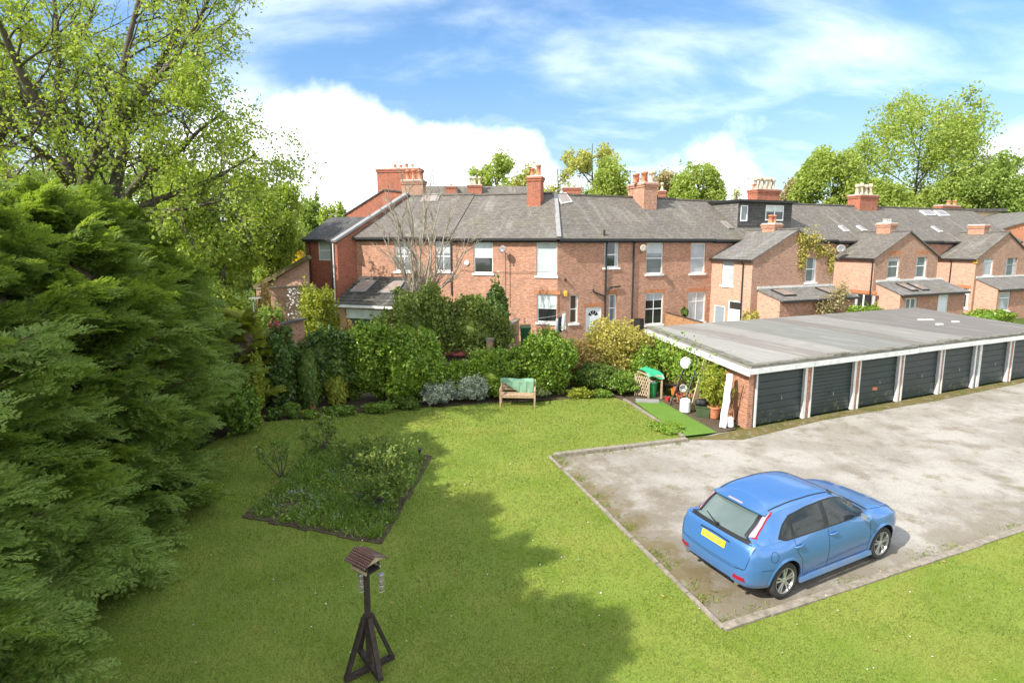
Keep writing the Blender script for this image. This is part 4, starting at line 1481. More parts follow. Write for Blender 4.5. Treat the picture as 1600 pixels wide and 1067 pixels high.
# bricks lying on the felt
for (px, py) in ((1440, 500), (1453, 500), (1468, 507), (1493, 503)):
    p = G(px, py, 2.13)
    g = MB()
    g.box(p, (.30, .16, .09), M['lead_pale'], Matrix.Rotation(R(px * 7 % 90), 3, 'Z'))
    top('loose_brick', g, p, 'pale brick lying on the brown far part of the garage roof', 'brick', 'loose bricks on the garage roof')
# ---------------------------------------------------------------- foliage tools
def unit(v):
    return v / np.maximum(np.linalg.norm(v, axis=-1, keepdims=True), 1e-9)


def leaf_quads(P, size, rng, nrm=None, bias=0.6, asp=0.62, var=0.35, fold=0.12, axis=None):
    """leaf-shaped quads; nrm: preferred facing"""
    n = len(P)
    N = unit(rng.normal(size=(n, 3)))
    if nrm is not None:
        N = unit(N * (1 - bias) + nrm * bias)
    A = rng.normal(size=(n, 3)) if axis is None else axis + rng.normal(size=(n, 3)) * .35
    A = unit(A - N * np.sum(A * N, axis=1, keepdims=True))
    B = np.cross(N, A)
    s = size * (1 + rng.uniform(-var, var, size=(n, 1)))
    V = np.empty((n, 4, 3))
    V[:, 0] = P - A * s * .5
    V[:, 1] = P + B * s * asp * .5 - A * s * .05 + N * s * fold
    V[:, 2] = P + A * s * .5
    V[:, 3] = P - B * s * asp * .5 - A * s * .05 + N * s * fold
    return V.reshape(-1, 3), np.arange(n * 4).reshape(n, 4)


def merge(parts):
    Vs, Fs, o = [], [], 0
    for V, Fc in parts:
        Vs.append(V)
        Fs.append(Fc + o)
        o += len(V)
    return np.concatenate(Vs), np.concatenate(Fs)


_ico = {}
def ico(sub=3):
    if sub not in _ico:
        import bmesh
        bm = bmesh.new()
        bmesh.ops.create_icosphere(bm, subdivisions=sub, radius=1.0)
        V = np.array([v.co[:] for v in bm.verts])
        Fc = np.array([[v.index for v in f.verts] + [f.verts[2].index] for f in bm.faces])
        bm.free()
        _ico[sub] = (V, Fc)
    return _ico[sub]


def boxy(q, sq):
    """push a direction field from a sphere towards a rounded box"""
    if sq <= 2:
        return q
    n2 = np.linalg.norm(q, axis=1, keepdims=True)
    npn = np.sum(np.abs(q) ** sq, axis=1, keepdims=True) ** (1 / sq)
    return q * (n2 / np.maximum(npn, 1e-6))


def blob_leaves(c, r, n, size, rng, lumps=26, lump=.36, shell=.6, bias=.38, asp=.62, core=.66, up=.35, low=-.85, sq=2.0, sprig=.16):
    """leaves on uneven clumps over an ellipsoid (or rounded box): centre c, radii r; the gaps come from the geometry"""
    c, r = np.array(c, float), np.array(r, float)
    L = unit(rng.normal(size=(lumps * 4, 3)))
    L = L[L[:, 2] > low][:lumps]
    lr = lump * rng.uniform(.45, 1.45, size=len(L))
    lc = L * (1 - lr[:, None] * .7) * rng.uniform(.80, 1.12, size=(len(L), 1))
    p_ = lr ** 2
    k = rng.choice(len(L), size=n, p=p_ / np.sum(p_))
    d = unit(rng.normal(size=(n, 3)) + L[k] * .7)
    rad = 1 - (1 - shell) * rng.uniform(0, 1, size=(n, 1)) ** 1.5 + rng.normal(size=(n, 1)) * .06
    q = lc[k] + d * lr[k][:, None] * rad
    # sprigs that stick out of the outline
    ns = int(n * sprig)
    nsp = max(1, ns // 9)
    si = rng.integers(0, n, nsp)
    base, dirs = q[si], unit(d[si] + rng.normal(size=(nsp, 3)) * .5 + np.array((0, 0, .5)))
    t = rng.uniform(0, .30, size=(nsp, 9, 1)) * rng.uniform(.5, 1.3, size=(nsp, 1, 1)) * (size / .12) / max(.6, r.mean())
    qs = (base[:, None] + dirs[:, None] * t + rng.normal(size=(nsp, 9, 3)) * .02).reshape(-1, 3)
    q = np.concatenate([q, qs])
    d = np.concatenate([d, np.repeat(dirs, 9, axis=0)])
    q = boxy(q, sq)
    P = c + q * r
    nn = unit(unit(d / r) + np.array((0, 0, up)))
    parts = [leaf_quads(P, size, rng, nn, bias, asp)]
    if core:
        V, Fc = ico(3)
        s = core * (1 + .16 * np.sin(V[:, :1] * 5 + 1) * np.cos(V[:, 1:2] * 6) + .14 * np.sin(V[:, 2:] * 9 + V[:, :1] * 4))
        parts.append((c + boxy(V, sq) * s * r, Fc))
        # leaves lying over the inside so that it is never a bare surface
        m = max(200, n // 3)
        dv = unit(rng.normal(size=(m, 3)))
        pv = c + boxy(dv, sq) * r * (core * rng.uniform(.92, 1.2, size=(m, 1)))
        parts.append(leaf_quads(pv, size * 1.05, rng, unit(dv + np.array((0, 0, .3))), .3, asp))
    return merge(parts)


def tri_safe(V, Fc, mats, name, off):
    """quads whose last two corners coincide become triangles-as-quads safely"""
    deg = Fc[:, 2] == Fc[:, 3]
    if deg.any():
        # lift a duplicate corner so every face stays a valid quad
        idx = np.where(deg)[0]
        mid = (V[Fc[idx, 2]] + V[Fc[idx, 0]]) / 2
        o = len(V)
        V = np.concatenate([V, mid])
        Fc = Fc.copy()
        Fc[idx, 3] = o + np.arange(len(idx))
    return npmesh(name, V, Fc, mats, None, off)


def ground_hit(px, py):
    return G(px, py, 0.0)


def bush_px(name, x0, x1, ytop, ybase, mat, label, n, leaf, seed, depth=.5, Y=None, cat='bush', group=None, zb=0.0, yoff=0.0, **kw):
    rng = np.random.default_rng(seed)
    cx = (x0 + x1) / 2
    if Y is None:
        Y = G(cx, ybase, zb).y + depth * .8
    Y += yoff
    a, b = D(x0, ytop, Y), D(x1, ytop, Y)
    top_z = D(cx, ytop, Y).z
    rx = (b.x - a.x) / 2
    c = ((a.x + b.x) / 2, Y, (top_z + zb) / 2)
    rz = (top_z - zb) / 2
    V, Fc = blob_leaves(c, (rx * .95, depth, rz * 1.02), n, leaf, rng, **kw)
    V[:, 2] = np.maximum(V[:, 2], zb - .02)
    off = (c[0], c[1], zb)
    me = tri_safe(V, Fc, [mat], name, off)
    return top(name, me, off, label, cat, group)


class Wood:
    """branch skeleton: tubes into an MB, tips collected for the leaves"""
    def __init__(s, rng, mat, rmin=.006):
        s.rmin = rmin
        s.mb, s.rng, s.mat = MB(), rng, mat
        s.pts, s.dirs = [], []

    def limb(s, pts, r0, r1, n=7):
        rad = [r0 + (r1 - r0) * (i / (len(pts) - 1)) ** .8 for i in range(len(pts))]
        s.mb.tube(pts, rad, s.mat, n, cap=False)

    def smooth(s, ctrl, k=5):
        ctrl = [np.array(p, float) for p in ctrl]
        out = []
        for i in range(len(ctrl) - 1):
            p0, p1, p2, p3 = ctrl[max(i - 1, 0)], ctrl[i], ctrl[i + 1], ctrl[min(i + 2, len(ctrl) - 1)]
            for j in range(k):
                t = j / k
                out.append(.5 * (2 * p1 + (p2 - p0) * t + (2 * p0 - 5 * p1 + 4 * p2 - p3) * t * t + (3 * p1 - p0 - 3 * p2 + p3) * t ** 3))
        out.append(ctrl[-1])
        return out

    def wander(s, p, d, L, n, trop=.08, wob=.18):
        p, d = np.array(p, float), unit(np.array(d, float))
        out = [p]
        for i in range(n):
            d = unit(d + s.rng.normal(size=3) * wob + np.array((0, 0, trop)))
            p = p + d * L / n
            out.append(p)
        return out, d

    def grow(s, p, d, L, r, levels, trop=.08, wob=.18, tipr=.35):
        """levels: list of (children, length ratio, angle, start fraction)"""
        n = 5 if L > 1 else 4
        path, dd = s.wander(p, d, L, n, trop, wob)
        s.limb(path, r, r * tipr, 6 if r > .05 else (4 if r > .018 else 3))
        s.branch(path, L, r, levels, trop, wob, tipr)

    def branch(s, path, L, r, levels, trop=.08, wob=.18, tipr=.35):
        if not levels:
            s.pts += path[1:]
            s.dirs += [path[-1] - path[0]] * (len(path) - 1)
            return
        nc, ratio, ang, st = levels[0]
        rng = s.rng
        for i in range(nc):
            f = st + (1 - st) * (i + rng.uniform(0, 1)) / nc
            x = min(f, .999) * (len(path) - 1)
            j = int(x)
            q = path[j] + (path[j + 1] - path[j]) * (x - j)
            ax = unit(path[j + 1] - path[j])
            t = unit(np.cross(ax, rng.normal(size=3)))
            a = R(ang) * rng.uniform(.65, 1.3)
            nd_ = ax * math.cos(a) + t * math.sin(a)
            s.grow(q, nd_, L * ratio * rng.uniform(.7, 1.2) * (1.15 - .5 * f), max(r * .55 * (1.1 - .5 * f), s.rmin), levels[1:], trop, wob, tipr)

    def leaves(s, per, spread, size, bias=.3, asp=.7, up=.8):
        P = np.array(s.pts)
        P = np.repeat(P, per, axis=0)
        P = P + s.rng.normal(size=P.shape) * spread
        nn = unit(s.rng.normal(size=P.shape) * .6 + np.array((0, 0, up)))
        return leaf_quads(P, size, s.rng, nn, bias, asp)


def tree_obj(name, w, leafVF, leafmat_, loc, label, group=None, cat='tree'):
    t = thing(name, loc, label, cat, group)
    part('trunk', w.mb, t, smooth=True)
    V, Fc = leafVF
    part('crown', npmesh('crown', V, Fc, [leafmat_], None, loc), t)
    return t


M['lf_sycamore'] = leafmat('sycamore_leaf', (0.18, 0.268, 0.034), (0.30, 0.385, 0.058), (0.44, 0.49, 0.13), .47, tcol=(1.25, 1.25, .6))
M['lf_far'] = leafmat('far_tree_leaf', (0.22, 0.3, 0.055), (0.34, 0.42, 0.085), (0.47, 0.53, 0.16), .5, tcol=(1.25, 1.25, .7))
M['lf_farpale'] = leafmat('far_pale_leaf', (0.32, 0.34, 0.09), (0.42, 0.43, 0.13), (0.52, 0.51, 0.2), .45)
M['lf_fardark'] = leafmat('far_dark_leaf', (0.15, 0.24, 0.045), (0.25, 0.34, 0.075), (0.37, 0.45, 0.13), .45)
M['lf_pink'] = leafmat('budding_leaf', (0.30, 0.24, 0.12), (0.40, 0.33, 0.18), (0.46, 0.42, 0.2), .35)
M['lf_copper'] = leafmat('copper_leaf', (0.13, 0.07, 0.06), (0.20, 0.11, 0.09), (0.28, 0.16, 0.12), .3, tcol=(1.3, .8, .6))
M['lf_conifer'] = leafmat('cypress_spray', (0.14, 0.228, 0.047), (0.245, 0.345, 0.072), (0.4, 0.47, 0.14), .48, rough=.6)
M['lf_olive'] = leafmat('olive_shrub_leaf', (0.095, 0.145, 0.028), (0.175, 0.235, 0.045), (0.29, 0.34, 0.09), .32)
M['lf_gold'] = leafmat('golden_cypress', (0.17, 0.22, 0.02), (0.28, 0.32, 0.035), (0.42, 0.42, 0.07), .3)
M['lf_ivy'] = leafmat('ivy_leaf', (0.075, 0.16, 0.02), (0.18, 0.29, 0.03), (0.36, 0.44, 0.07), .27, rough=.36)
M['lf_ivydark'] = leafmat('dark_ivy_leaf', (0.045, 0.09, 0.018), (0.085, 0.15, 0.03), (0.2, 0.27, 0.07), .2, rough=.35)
M['lf_yellow'] = leafmat('yellow_shrub_leaf', (0.30, 0.27, 0.06), (0.44, 0.38, 0.09), (0.52, 0.48, 0.15), .3)
M['lf_orange'] = leafmat('orange_shrub_leaf', (0.36, 0.22, 0.08), (0.46, 0.32, 0.12), (0.5, 0.42, 0.16), .3)
M['lf_silver'] = leafmat('silver_leaf', (0.22, 0.26, 0.19), (0.33, 0.37, 0.29), (0.46, 0.48, 0.40), .15)
M['lf_varieg'] = leafmat('variegated_leaf', (0.22, 0.30, 0.08), (0.40, 0.46, 0.2), (0.6, 0.6, 0.35), .25)
M['lf_green'] = leafmat('shrub_leaf', (0.085, 0.165, 0.024), (0.16, 0.26, 0.036), (0.29, 0.38, 0.07), .28, rough=.4)
M['lf_deep'] = leafmat('deep_green_leaf', (0.05, 0.095, 0.015), (0.1, 0.16, 0.025), (0.19, 0.25, 0.05), .28)
M['lf_red'] = leafmat('red_flower', (0.35, 0.02, 0.05), (0.45, 0.04, 0.08), (0.5, 0.10, 0.12), .25, tcol=(1.2, .8, .8))
M['lf_brightyellow'] = leafmat('yellow_flower', (0.55, 0.42, 0.02), (0.65, 0.52, 0.03), (0.7, 0.6, 0.1), .3)
M['lf_blue'] = leafmat('pale_blue_flower', (0.35, 0.40, 0.62), (0.5, 0.55, 0.72), (0.65, 0.68, 0.78), .2, tcol=(1, 1, 1))
M['lf_white'] = leafmat('white_flower', (0.6, 0.6, 0.55), (0.7, 0.7, 0.66), (0.78, 0.78, 0.75), .2, tcol=(1, 1, 1))
M['grass'] = leafmat('grass_blade', (0.135, 0.19, 0.034), (0.21, 0.255, 0.05), (0.305, 0.315, 0.08), .35)
def tint_patches(mat, col, sc, lo, hi, amt):
    """patches of another growth (moss, dry grass) across a leaf material"""
    nt = mat.node_tree
    b = nt.nodes['Principled BSDF']
    src = b.inputs['Base Color'].links[0].from_socket
    n = nd(nt, 'ShaderNodeTexNoise', {'Vector': pos(nt), 'Scale': sc, 'Detail': 6.0, 'Roughness': .65})
    out = mixc(nt, mrange(nt, n.outputs[0], lo, hi, 0, amt), src, c4(col))
    for l in list(src.links):
        if l.to_node.type in ('BSDF_PRINCIPLED',) or l.to_socket.name == 'A' and l.to_node != out.node:
            t = l.to_socket
            nt.links.remove(l)
            nt.links.new(out, t)


tint_patches(M['grass'], (.27, .22, .06), 1.1, .54, .76, .55)
tint_patches(M['grass'], (.10, .165, .02), .7, .50, .70, .7)
M['rose'] = leafmat('rose_leaf', (0.1, 0.16, 0.03), (0.17, 0.25, 0.045), (0.3, 0.32, 0.08), .3)
# ---------------------------------------------------------------- the big sycamore over the conifers
def sycamore():
    rng = np.random.default_rng(11)
    w = Wood(rng, M['bark'])
    limbs = [
        ([(120, 420, 17), (113, 330, 17), (100, 235, 17), (70, 180, 16.6), (40, 130, 16.2), (5, 50, 15.6), (-40, -60, 15)], .27, .05),
        ([(113, 300, 17), (104, 240, 17.1), (92, 160, 17.6), (90, 70, 18), (80, -50, 18.2)], .17, .05),
        ([(118, 330, 17), (140, 265, 17), (180, 190, 17), (195, 90, 17.3), (222, -20, 17.6)], .22, .05),
        ([(165, 430, 17.6), (170, 335, 17.6), (190, 250, 17.8), (205, 165, 18.2), (262, 80, 18.5), (300, -20, 18.8)], .26, .05),
        ([(171, 345, 17.6), (215, 285, 17.2), (280, 235, 16.6), (310, 205, 16.2), (350, 175, 16)], .14, .025),
        ([(171, 345, 17.6), (240, 315, 17.8), (320, 285, 18), (360, 265, 18.2), (400, 240, 18.3)], .15, .02),
        ([(105, 280, 17), (60, 235, 17.5), (0, 190, 18), (-70, 150, 18.5)], .14, .04),
        ([(183, 190, 17), (250, 120, 16.3), (300, 50, 15.8), (335, -20, 15.5)], .13, .03),
        ([(180, 270, 17.7), (130, 205, 18.6), (120, 110, 19.4), (150, 0, 20)], .14, .03),
        ([(112, 300, 17), (80, 250, 15.6), (40, 220, 14.3), (0, 170, 13.2)], .13, .03),
        ([(172, 340, 17.6), (260, 330, 16.6), (310, 322, 16), (360, 310, 15.8)], .11, .02),
        ([(205, 165, 18.2), (270, 150, 18.8), (325, 105, 19.2)], .11, .02),
        ([(-30, 300, 18.5), (-5, 230, 18.5), (10, 180, 18.5), (-10, 80, 18.5)], .2, .05),
        ([(118, 320, 17), (60, 290, 17), (-20, 270, 16.5)], .12, .03),
    ]
    for ctrl, r0, r1 in limbs:
        c = [D(x, y, Y) for x, y, Y in ctrl]
        path = w.smooth(c, 4)
        w.limb(path, r0 * .95, r1, 9)
        L = sum(np.linalg.norm(path[i + 1] - path[i]) for i in range(len(path) - 1))
        nb = int(3 + L * 2.1)
        w.branch(path, 2.9, r1 * 1.5 + .02, [(nb, .85, 52, .22), (5, .50, 42, .25), (4, .48, 40, .2)], trop=.05, wob=.14)
        w.branch(path[-5:], 2.4, r1 * 1.2, [(3, .6, 30, .4), (4, .5, 40, .3)], trop=.05)
    loc = D(145, 430, 17.2)
    loc.z = 0
    w.mb.tube([(loc.x + .1, loc.y, 0), (loc.x, loc.y, 2.5), D(140, 400, 17.3)], [.55, .42, .4], M['bark'], 10)
    print('sycamore tips', len(w.pts))
    P = np.array(w.pts)
    gap = np.sin(P[:, 0] * 2.3) * np.sin(P[:, 2] * 2.1 + 1) * np.sin(P[:, 1] * 1.5) + rng.normal(size=len(P)) * .25
    w.pts = list(P[gap < .22])
    per = max(1, int(58000 / len(w.pts)))
    return tree_obj('sycamore_tree', w, w.leaves(per, .13, .098, up=.7), M['lf_sycamore'], loc,
                    'big spreading sycamore with dark forked limbs and fresh yellow green leaves above the conifers')


sycamore()


def far_tree(name, px, ytop, x0, x1, Y, mat, label, seed, n=7000, leaf=.34, bare=.0, trunk_r=.28, group='trees behind the terrace roofs', clump=.3, low=.22, ratio=1.0):
    """ytop and x0..x1: the outline in the photo; low: bottom of the crown as a share of the height"""
    rng = np.random.default_rng(seed)
    w = Wood(rng, M['bark'])
    h = D(px, ytop, Y).z * 1.02
    a_, b_ = D(x0, ytop, Y).x, D(x1, ytop, Y).x
    rad = (b_ - a_) / 2 * 1.06
    n = int(n * 1.5)
    cx = (a_ + b_) / 2
    bx = D(px, ytop, Y).x
    loc = Vector((cx, Y, 0))
    zb = h * low
    path = [np.array((cx + (bx - cx) * (k / 6) ** 1.5 + rng.normal() * .1, Y + rng.normal() * .1, h * .9 * k / 6)) for k in range(7)]
    path = w.smooth(path, 3)
    w.limb(path, trunk_r, trunk_r * .16, 8)
    nl = 17
    for i in range(nl):
        f = .25 + .68 * i / nl
        q = path[int(f * (len(path) - 1))]
        a = 2.4 * i + rng.uniform(-.4, .4)
        zrel = (q[2] - zb) / max(.1, h - zb)
        Lm = rad * math.sqrt(max(.1, 1 - (2 * zrel - .85) ** 2 * .8)) * 1.02
        el = R(rng.uniform(18, 48))
        dirv = (math.cos(a) * math.cos(el), math.sin(a) * math.cos(el), math.sin(el))
        w.grow(q, dirv, Lm, trunk_r * .36, [(7, .42, 42, .3), (4, .45, 40, .2)], trop=.05, wob=.12)
    P = np.array(w.pts)
    keep = rng.random(len(P)) > bare
    # clear whole sprays, so that the sky shows through in patches
    keep &= (np.sin(P[:, 0] * 1.9 + seed) * np.sin(P[:, 2] * 2.3 + seed * 2) * np.sin(P[:, 1] * 1.7)) < (.75 - bare * .8)
    w.pts = list(P[keep])
    n1 = n * 2 if bare > .2 else n // 2
    per = max(1, int(n1 / max(1, len(w.pts))))
    parts = [w.leaves(per, clump, leaf, up=.5)]
    if bare <= .2:
        c = (cx, Y, (h + zb) / 2)
        parts.append(blob_leaves(c, (rad, rad, (h - zb) / 2), n, leaf, rng, lumps=34, lump=.30, shell=.25, core=None, bias=.3, up=.5, sprig=.08))
    return tree_obj(name, w, merge(parts), M[mat], loc, label, group)


FT = [
    (772, 243, 733, 832, 70, 'lf_far', 'medium pale green tree rising behind the ridge just left of the tall orange potted chimney', 21, 5000, .34, .25),
    (818, 236, 795, 850, 66, 'lf_farpale', 'thin sparse tree with few leaves directly behind the tall orange potted chimney', 22, 1500, .30, .5),
    (872, 246, 846, 900, 64, 'lf_farpale', 'nearly leafless fan shaped tree right of the tall orange potted chimney', 23, 1300, .28, .55),
    (925, 204, 885, 978, 72, 'lf_farpale', 'tall airy tree above the roof ridge between two chimneys', 24, 3800, .34, .35),
    (952, 255, 915, 985, 66, 'lf_far', 'dense rounded green tree touching the six pot chimney on its left', 25, 7000, .32, .0),
    (1030, 255, 1003, 1064, 74, 'lf_pink', 'pinkish budding tree behind the six pot chimney', 26, 3500, .32, .3),
    (1095, 252, 1050, 1134, 70, 'lf_far', 'bright lime round tree right of the six pot chimney', 27, 9000, .34, .0),
    (1150, 288, 1130, 1172, 76, 'lf_farpale', 'small wispy treetop left of the five pot chimney', 28, 900, .32, .5),
    (1238, 268, 1210, 1262, 78, 'lf_pink', 'faint pinkish tree right of the five pot chimney', 29, 3200, .34, .25),
    (1308, 232, 1252, 1352, 74, 'lf_far', 'broad lime green tree left of the tallest tree on the right', 30, 10000, .36, .0),
    (1445, 150, 1352, 1530, 78, 'lf_far', 'tallest tree on the right, layered lime crown with dark limbs showing', 31, 11000, .36, .14),
    (1560, 256, 1500, 1622, 70, 'lf_fardark', 'dense darker green tree at the right edge beyond the terrace', 32, 13000, .32, .0),
    (1545, 250, 1520, 1590, 84, 'lf_copper', 'copper leaved tree peeping over the dark green tree at the right edge', 33, 2500, .36, .0),
    (1480, 285, 1440, 1520, 72, 'lf_far', 'low lime tree behind the farthest ridge chimney', 34, 7000, .34, .0),
    (1385, 275, 1340, 1430, 70, 'lf_far', 'low lime tree behind the four pot chimney', 35, 7000, .34, .0),
]
for px, yt, x0, x1, Y, mat, lab, seed, n, leaf, bare in FT:
    far_tree('tree', px, yt, x0, x1, Y, mat, lab, seed, n, leaf, bare, clump=.3, low=.2)
# trees beyond the left gardens
LT = [
    (415, 285, 365, 470, 36, 'lf_sycamore', 'round yellow green tree with thick twisted trunk left of the small house', 41, 9000, .20, .0, 'garden trees on the left'),
    (330, 262, 255, 425, 30, 'lf_sycamore', 'broad pale tree just behind the conifers, right of the big sycamore trunk', 42, 12000, .20, .0, 'garden trees on the left'),
    (485, 308, 462, 512, 95, 'lf_fardark', 'distant grey green tree over the small house roof', 43, 3500, .5, .1, 'garden trees on the left'),
    (520, 318, 500, 545, 92, 'lf_far', 'distant lime tree touching the gable of the tall house', 44, 3500, .5, .0, 'garden trees on the left'),
    (445, 330, 425, 480, 70, 'lf_far', 'small distant tree left of the small house', 45, 4000, .36, .0, 'garden trees on the left'),
    (392, 348, 350, 440, 47, 'lf_far', 'low pale tree closing the gap behind the sloping wall of the left garden', 48, 5000, .24, .0, 'garden trees on the left'),
    (430, 372, 400, 474, 50, 'lf_fardark', 'low dull green tree behind the yellow flowering shrub', 49, 4000, .24, .0, 'garden trees on the left'),
    (200, 250, 110, 290, 42, 'lf_fardark', 'dull green tree deep behind the sycamore limbs', 46, 9000, .26, .1, 'garden trees on the left'),
    (60, 260, -40, 140, 40, 'lf_fardark', 'dull green tree behind the left frame edge', 47, 9000, .26, .1, 'garden trees on the left'),
]
for px, yt, x0, x1, Y, mat, lab, seed, n, leaf, bare, grp in LT:
    far_tree('tree', px, yt, x0, x1, Y, mat, lab, seed, n, leaf, bare, group=grp, clump=.3, trunk_r=.3, low={41: .46, 42: .40}.get(seed, .06))


# ---------------------------------------------------------------- the leafless tree in the next garden
def bare_tree():
    rng = np.random.default_rng(5)
    w = Wood(rng, M['bark_pale'], .015)
    Y = 27.5
    base = D(655, 520, Y)
    base.z = 0
    top_ = D(652, 462, Y)
    w.limb(w.smooth([base, D(657, 500, Y), top_], 4), .26, .22, 9)
    ups = [((640, 450), (628, 410), (622, 360), (607, 310)), ((648, 450), (640, 400), (645, 350), (635, 290)), ((655, 455), (655, 400), (662, 345), (660, 275)),
           ((660, 455), (668, 410), (676, 360), (690, 300)), ((665, 460), (685, 420), (695, 370), (715, 320)), ((650, 455), (633, 425), (610, 395), (592, 350)),
           ((662, 455), (672, 400), (668, 340), (677, 285)), ((646, 455), (650, 410), (630, 370), (618, 330)), ((668, 462), (700, 440), (722, 400), (735, 365))]
    for i, u in enumerate(ups):
        dY = rng.uniform(-.7, .7)
        path = w.smooth([D(655, 468, Y)] + [D(x + rng.uniform(-3, 3), y, Y + dY * (k + 1) * .5) for k, (x, y) in enumerate(u)], 4)
        w.limb(path, .105, .018, 6)
        w.branch(path, 2.2, .045, [(13, .62, 32, .12), (6, .55, 30, .15)], trop=.12, wob=.12, tipr=.6)
    for i in range(7):                      # drooping dead twigs
        q = D(655 + rng.uniform(-15, 15), 465, Y - .3)
        w.grow(q, (rng.uniform(-1, 1), -.6, -.3), 1.6, .02, [(4, .5, 35, .2)], trop=-.12)
    t = thing('bare_tree', base, 'leafless pollarded tree with upright pale twigs in front of the left houses', 'tree')
    part('trunk', w.mb, t, smooth=True)
    return t


bare_tree()
# ---------------------------------------------------------------- cypress row on the left
def frond_arrays(rng, L=1.0, shoots=11, w=.056):
    """a flat feathery frond along +X, lying in XY, drooping a little; triangles padded to quads"""
    V, Fc = [], []
    def blade(p, d, n, l, wd):
        s = np.cross(n, d)
        b = len(V)
        V.extend([p - s * wd * .30, p + d * l * .45 - s * wd * .5, p + d * l, p + d * l * .4 + s * wd * .5])
        Fc.append((b, b + 1, b + 2, b + 3))
    up = np.array((0, 0, 1.0))
    for i in range(shoots):
        t = (i + .4) / shoots
        x = t * L
        z = .10 * L * math.sin(t * 2.2) - .20 * L * t * t
        p = np.array((x, 0, z))
        ll = L * (.40 * (1 - t) ** .75 + .07)
        for sgn in (-1, 1):
            a = R(rng.uniform(32, 50)) * sgn
            d = unit(np.array((math.cos(a), math.sin(a), rng.uniform(-.28, .10))))
            blade(p, d, up, ll, w * L * 1.2)
            for k in range(2):
                q = p + d * ll * (.30 + .30 * k)
                for s2 in (-1, 1):
                    a2 = a + R(rng.uniform(25, 42)) * s2
                    d2 = unit(np.array((math.cos(a2), math.sin(a2), rng.uniform(-.35, .12))))
                    blade(q, d2, unit(up + rng.normal(size=3) * .3), ll * (.42 - .08 * k), w * L)
    blade(np.array((0, 0, 0.)), unit(np.array((1, 0, -.02))), up, L * .98, w * L * .9)
    return np.array(V), np.array(Fc)


def bough_arrays(rng, L=1.3):
    """a plume: fronds set along a curved axis"""
    parts = []
    n = 11
    for i in range(n):
        t = (i + .5) / n
        base = np.array((t * L, 0, .16 * L * math.sin(t * 2.6) - .12 * L * t * t))
        fl = L * (.50 * (1 - t) + .20)
        for sgn in ((-1, 1) if i < n - 1 else (0,)):
            V, Fc = frond_arrays(rng, fl, 8 if fl > .4 else 6)
            yaw = R(rng.uniform(24, 46)) * sgn
            pit = R(rng.uniform(-20, 14))
            rol = R(rng.uniform(-30, 30))
            m = np.array((Matrix.Rotation(yaw, 3, 'Z') @ Matrix.Rotation(-pit, 3, 'Y') @ Matrix.Rotation(rol, 3, 'X')))
            parts.append((V @ m.T + base, Fc))
    V, Fc = merge(parts)
    # the twig itself, a thin four sided rod
    o, tw = len(V), []
    ring = []
    for i in range(6):
        t = i / 5 * .86
        c_ = np.array((t * L, 0, .16 * L * math.sin(t * 2.6) - .12 * L * t * t + .012))
        rr_ = .013 * (1 - t) + .004
        ring.append([c_ + np.array((0, rr_, 0)), c_ + np.array((0, 0, rr_)), c_ + np.array((0, -rr_, 0)), c_ + np.array((0, 0, -rr_))])
    W = np.array(ring).reshape(-1, 3)
    for i in range(5):
        for k in range(4):
            a_, b_ = o + i * 4 + k, o + i * 4 + (k + 1) % 4
            tw.append((a_, b_, b_ + 4, a_ + 4))
    mi = np.concatenate([np.zeros(len(Fc), int), np.ones(len(tw), int)])
    return np.concatenate([V, W]), np.concatenate([Fc, np.array(tw)]), mi


M['twig'] = flat('brown_cypress_twig', (0.11, 0.075, 0.045), .95, var=.4, scale=9, bumps=.6, dirt=(.09, .10, .03), dirtamt=.8)
_br = np.random.default_rng(77)
BOUGHS = [bough_arrays(_br, 1.25) for _ in range(4)]
print('bough quads', [len(b[1]) for b in BOUGHS])


def place(protos, pos_, xdir, up, scale, rng):
    """instances of proto arrays: x axis along xdir"""
    n = len(pos_)
    X = unit(xdir)
    Y_ = unit(np.cross(up, X))
    Z = np.cross(X, Y_)
    rot = np.stack([X, Y_, Z], axis=2) * scale[:, None, None]      # columns
    which = rng.integers(0, len(protos), n)
    parts, mis = [], []
    for k, (V, Fc, mi) in enumerate(protos):
        idx = np.where(which == k)[0]
        if not len(idx):
            continue
        W = np.einsum('nij,vj->nvi', rot[idx], V) + pos_[idx][:, None, :]
        Fk = (Fc[None] + (np.arange(len(idx)) * len(V))[:, None, None]).reshape(-1, Fc.shape[1])
        parts.append((W.reshape(-1, 3), Fk))
        mis.append(np.tile(mi, len(idx)))
    V, Fc = merge(parts)
    return V, Fc, np.concatenate(mis)


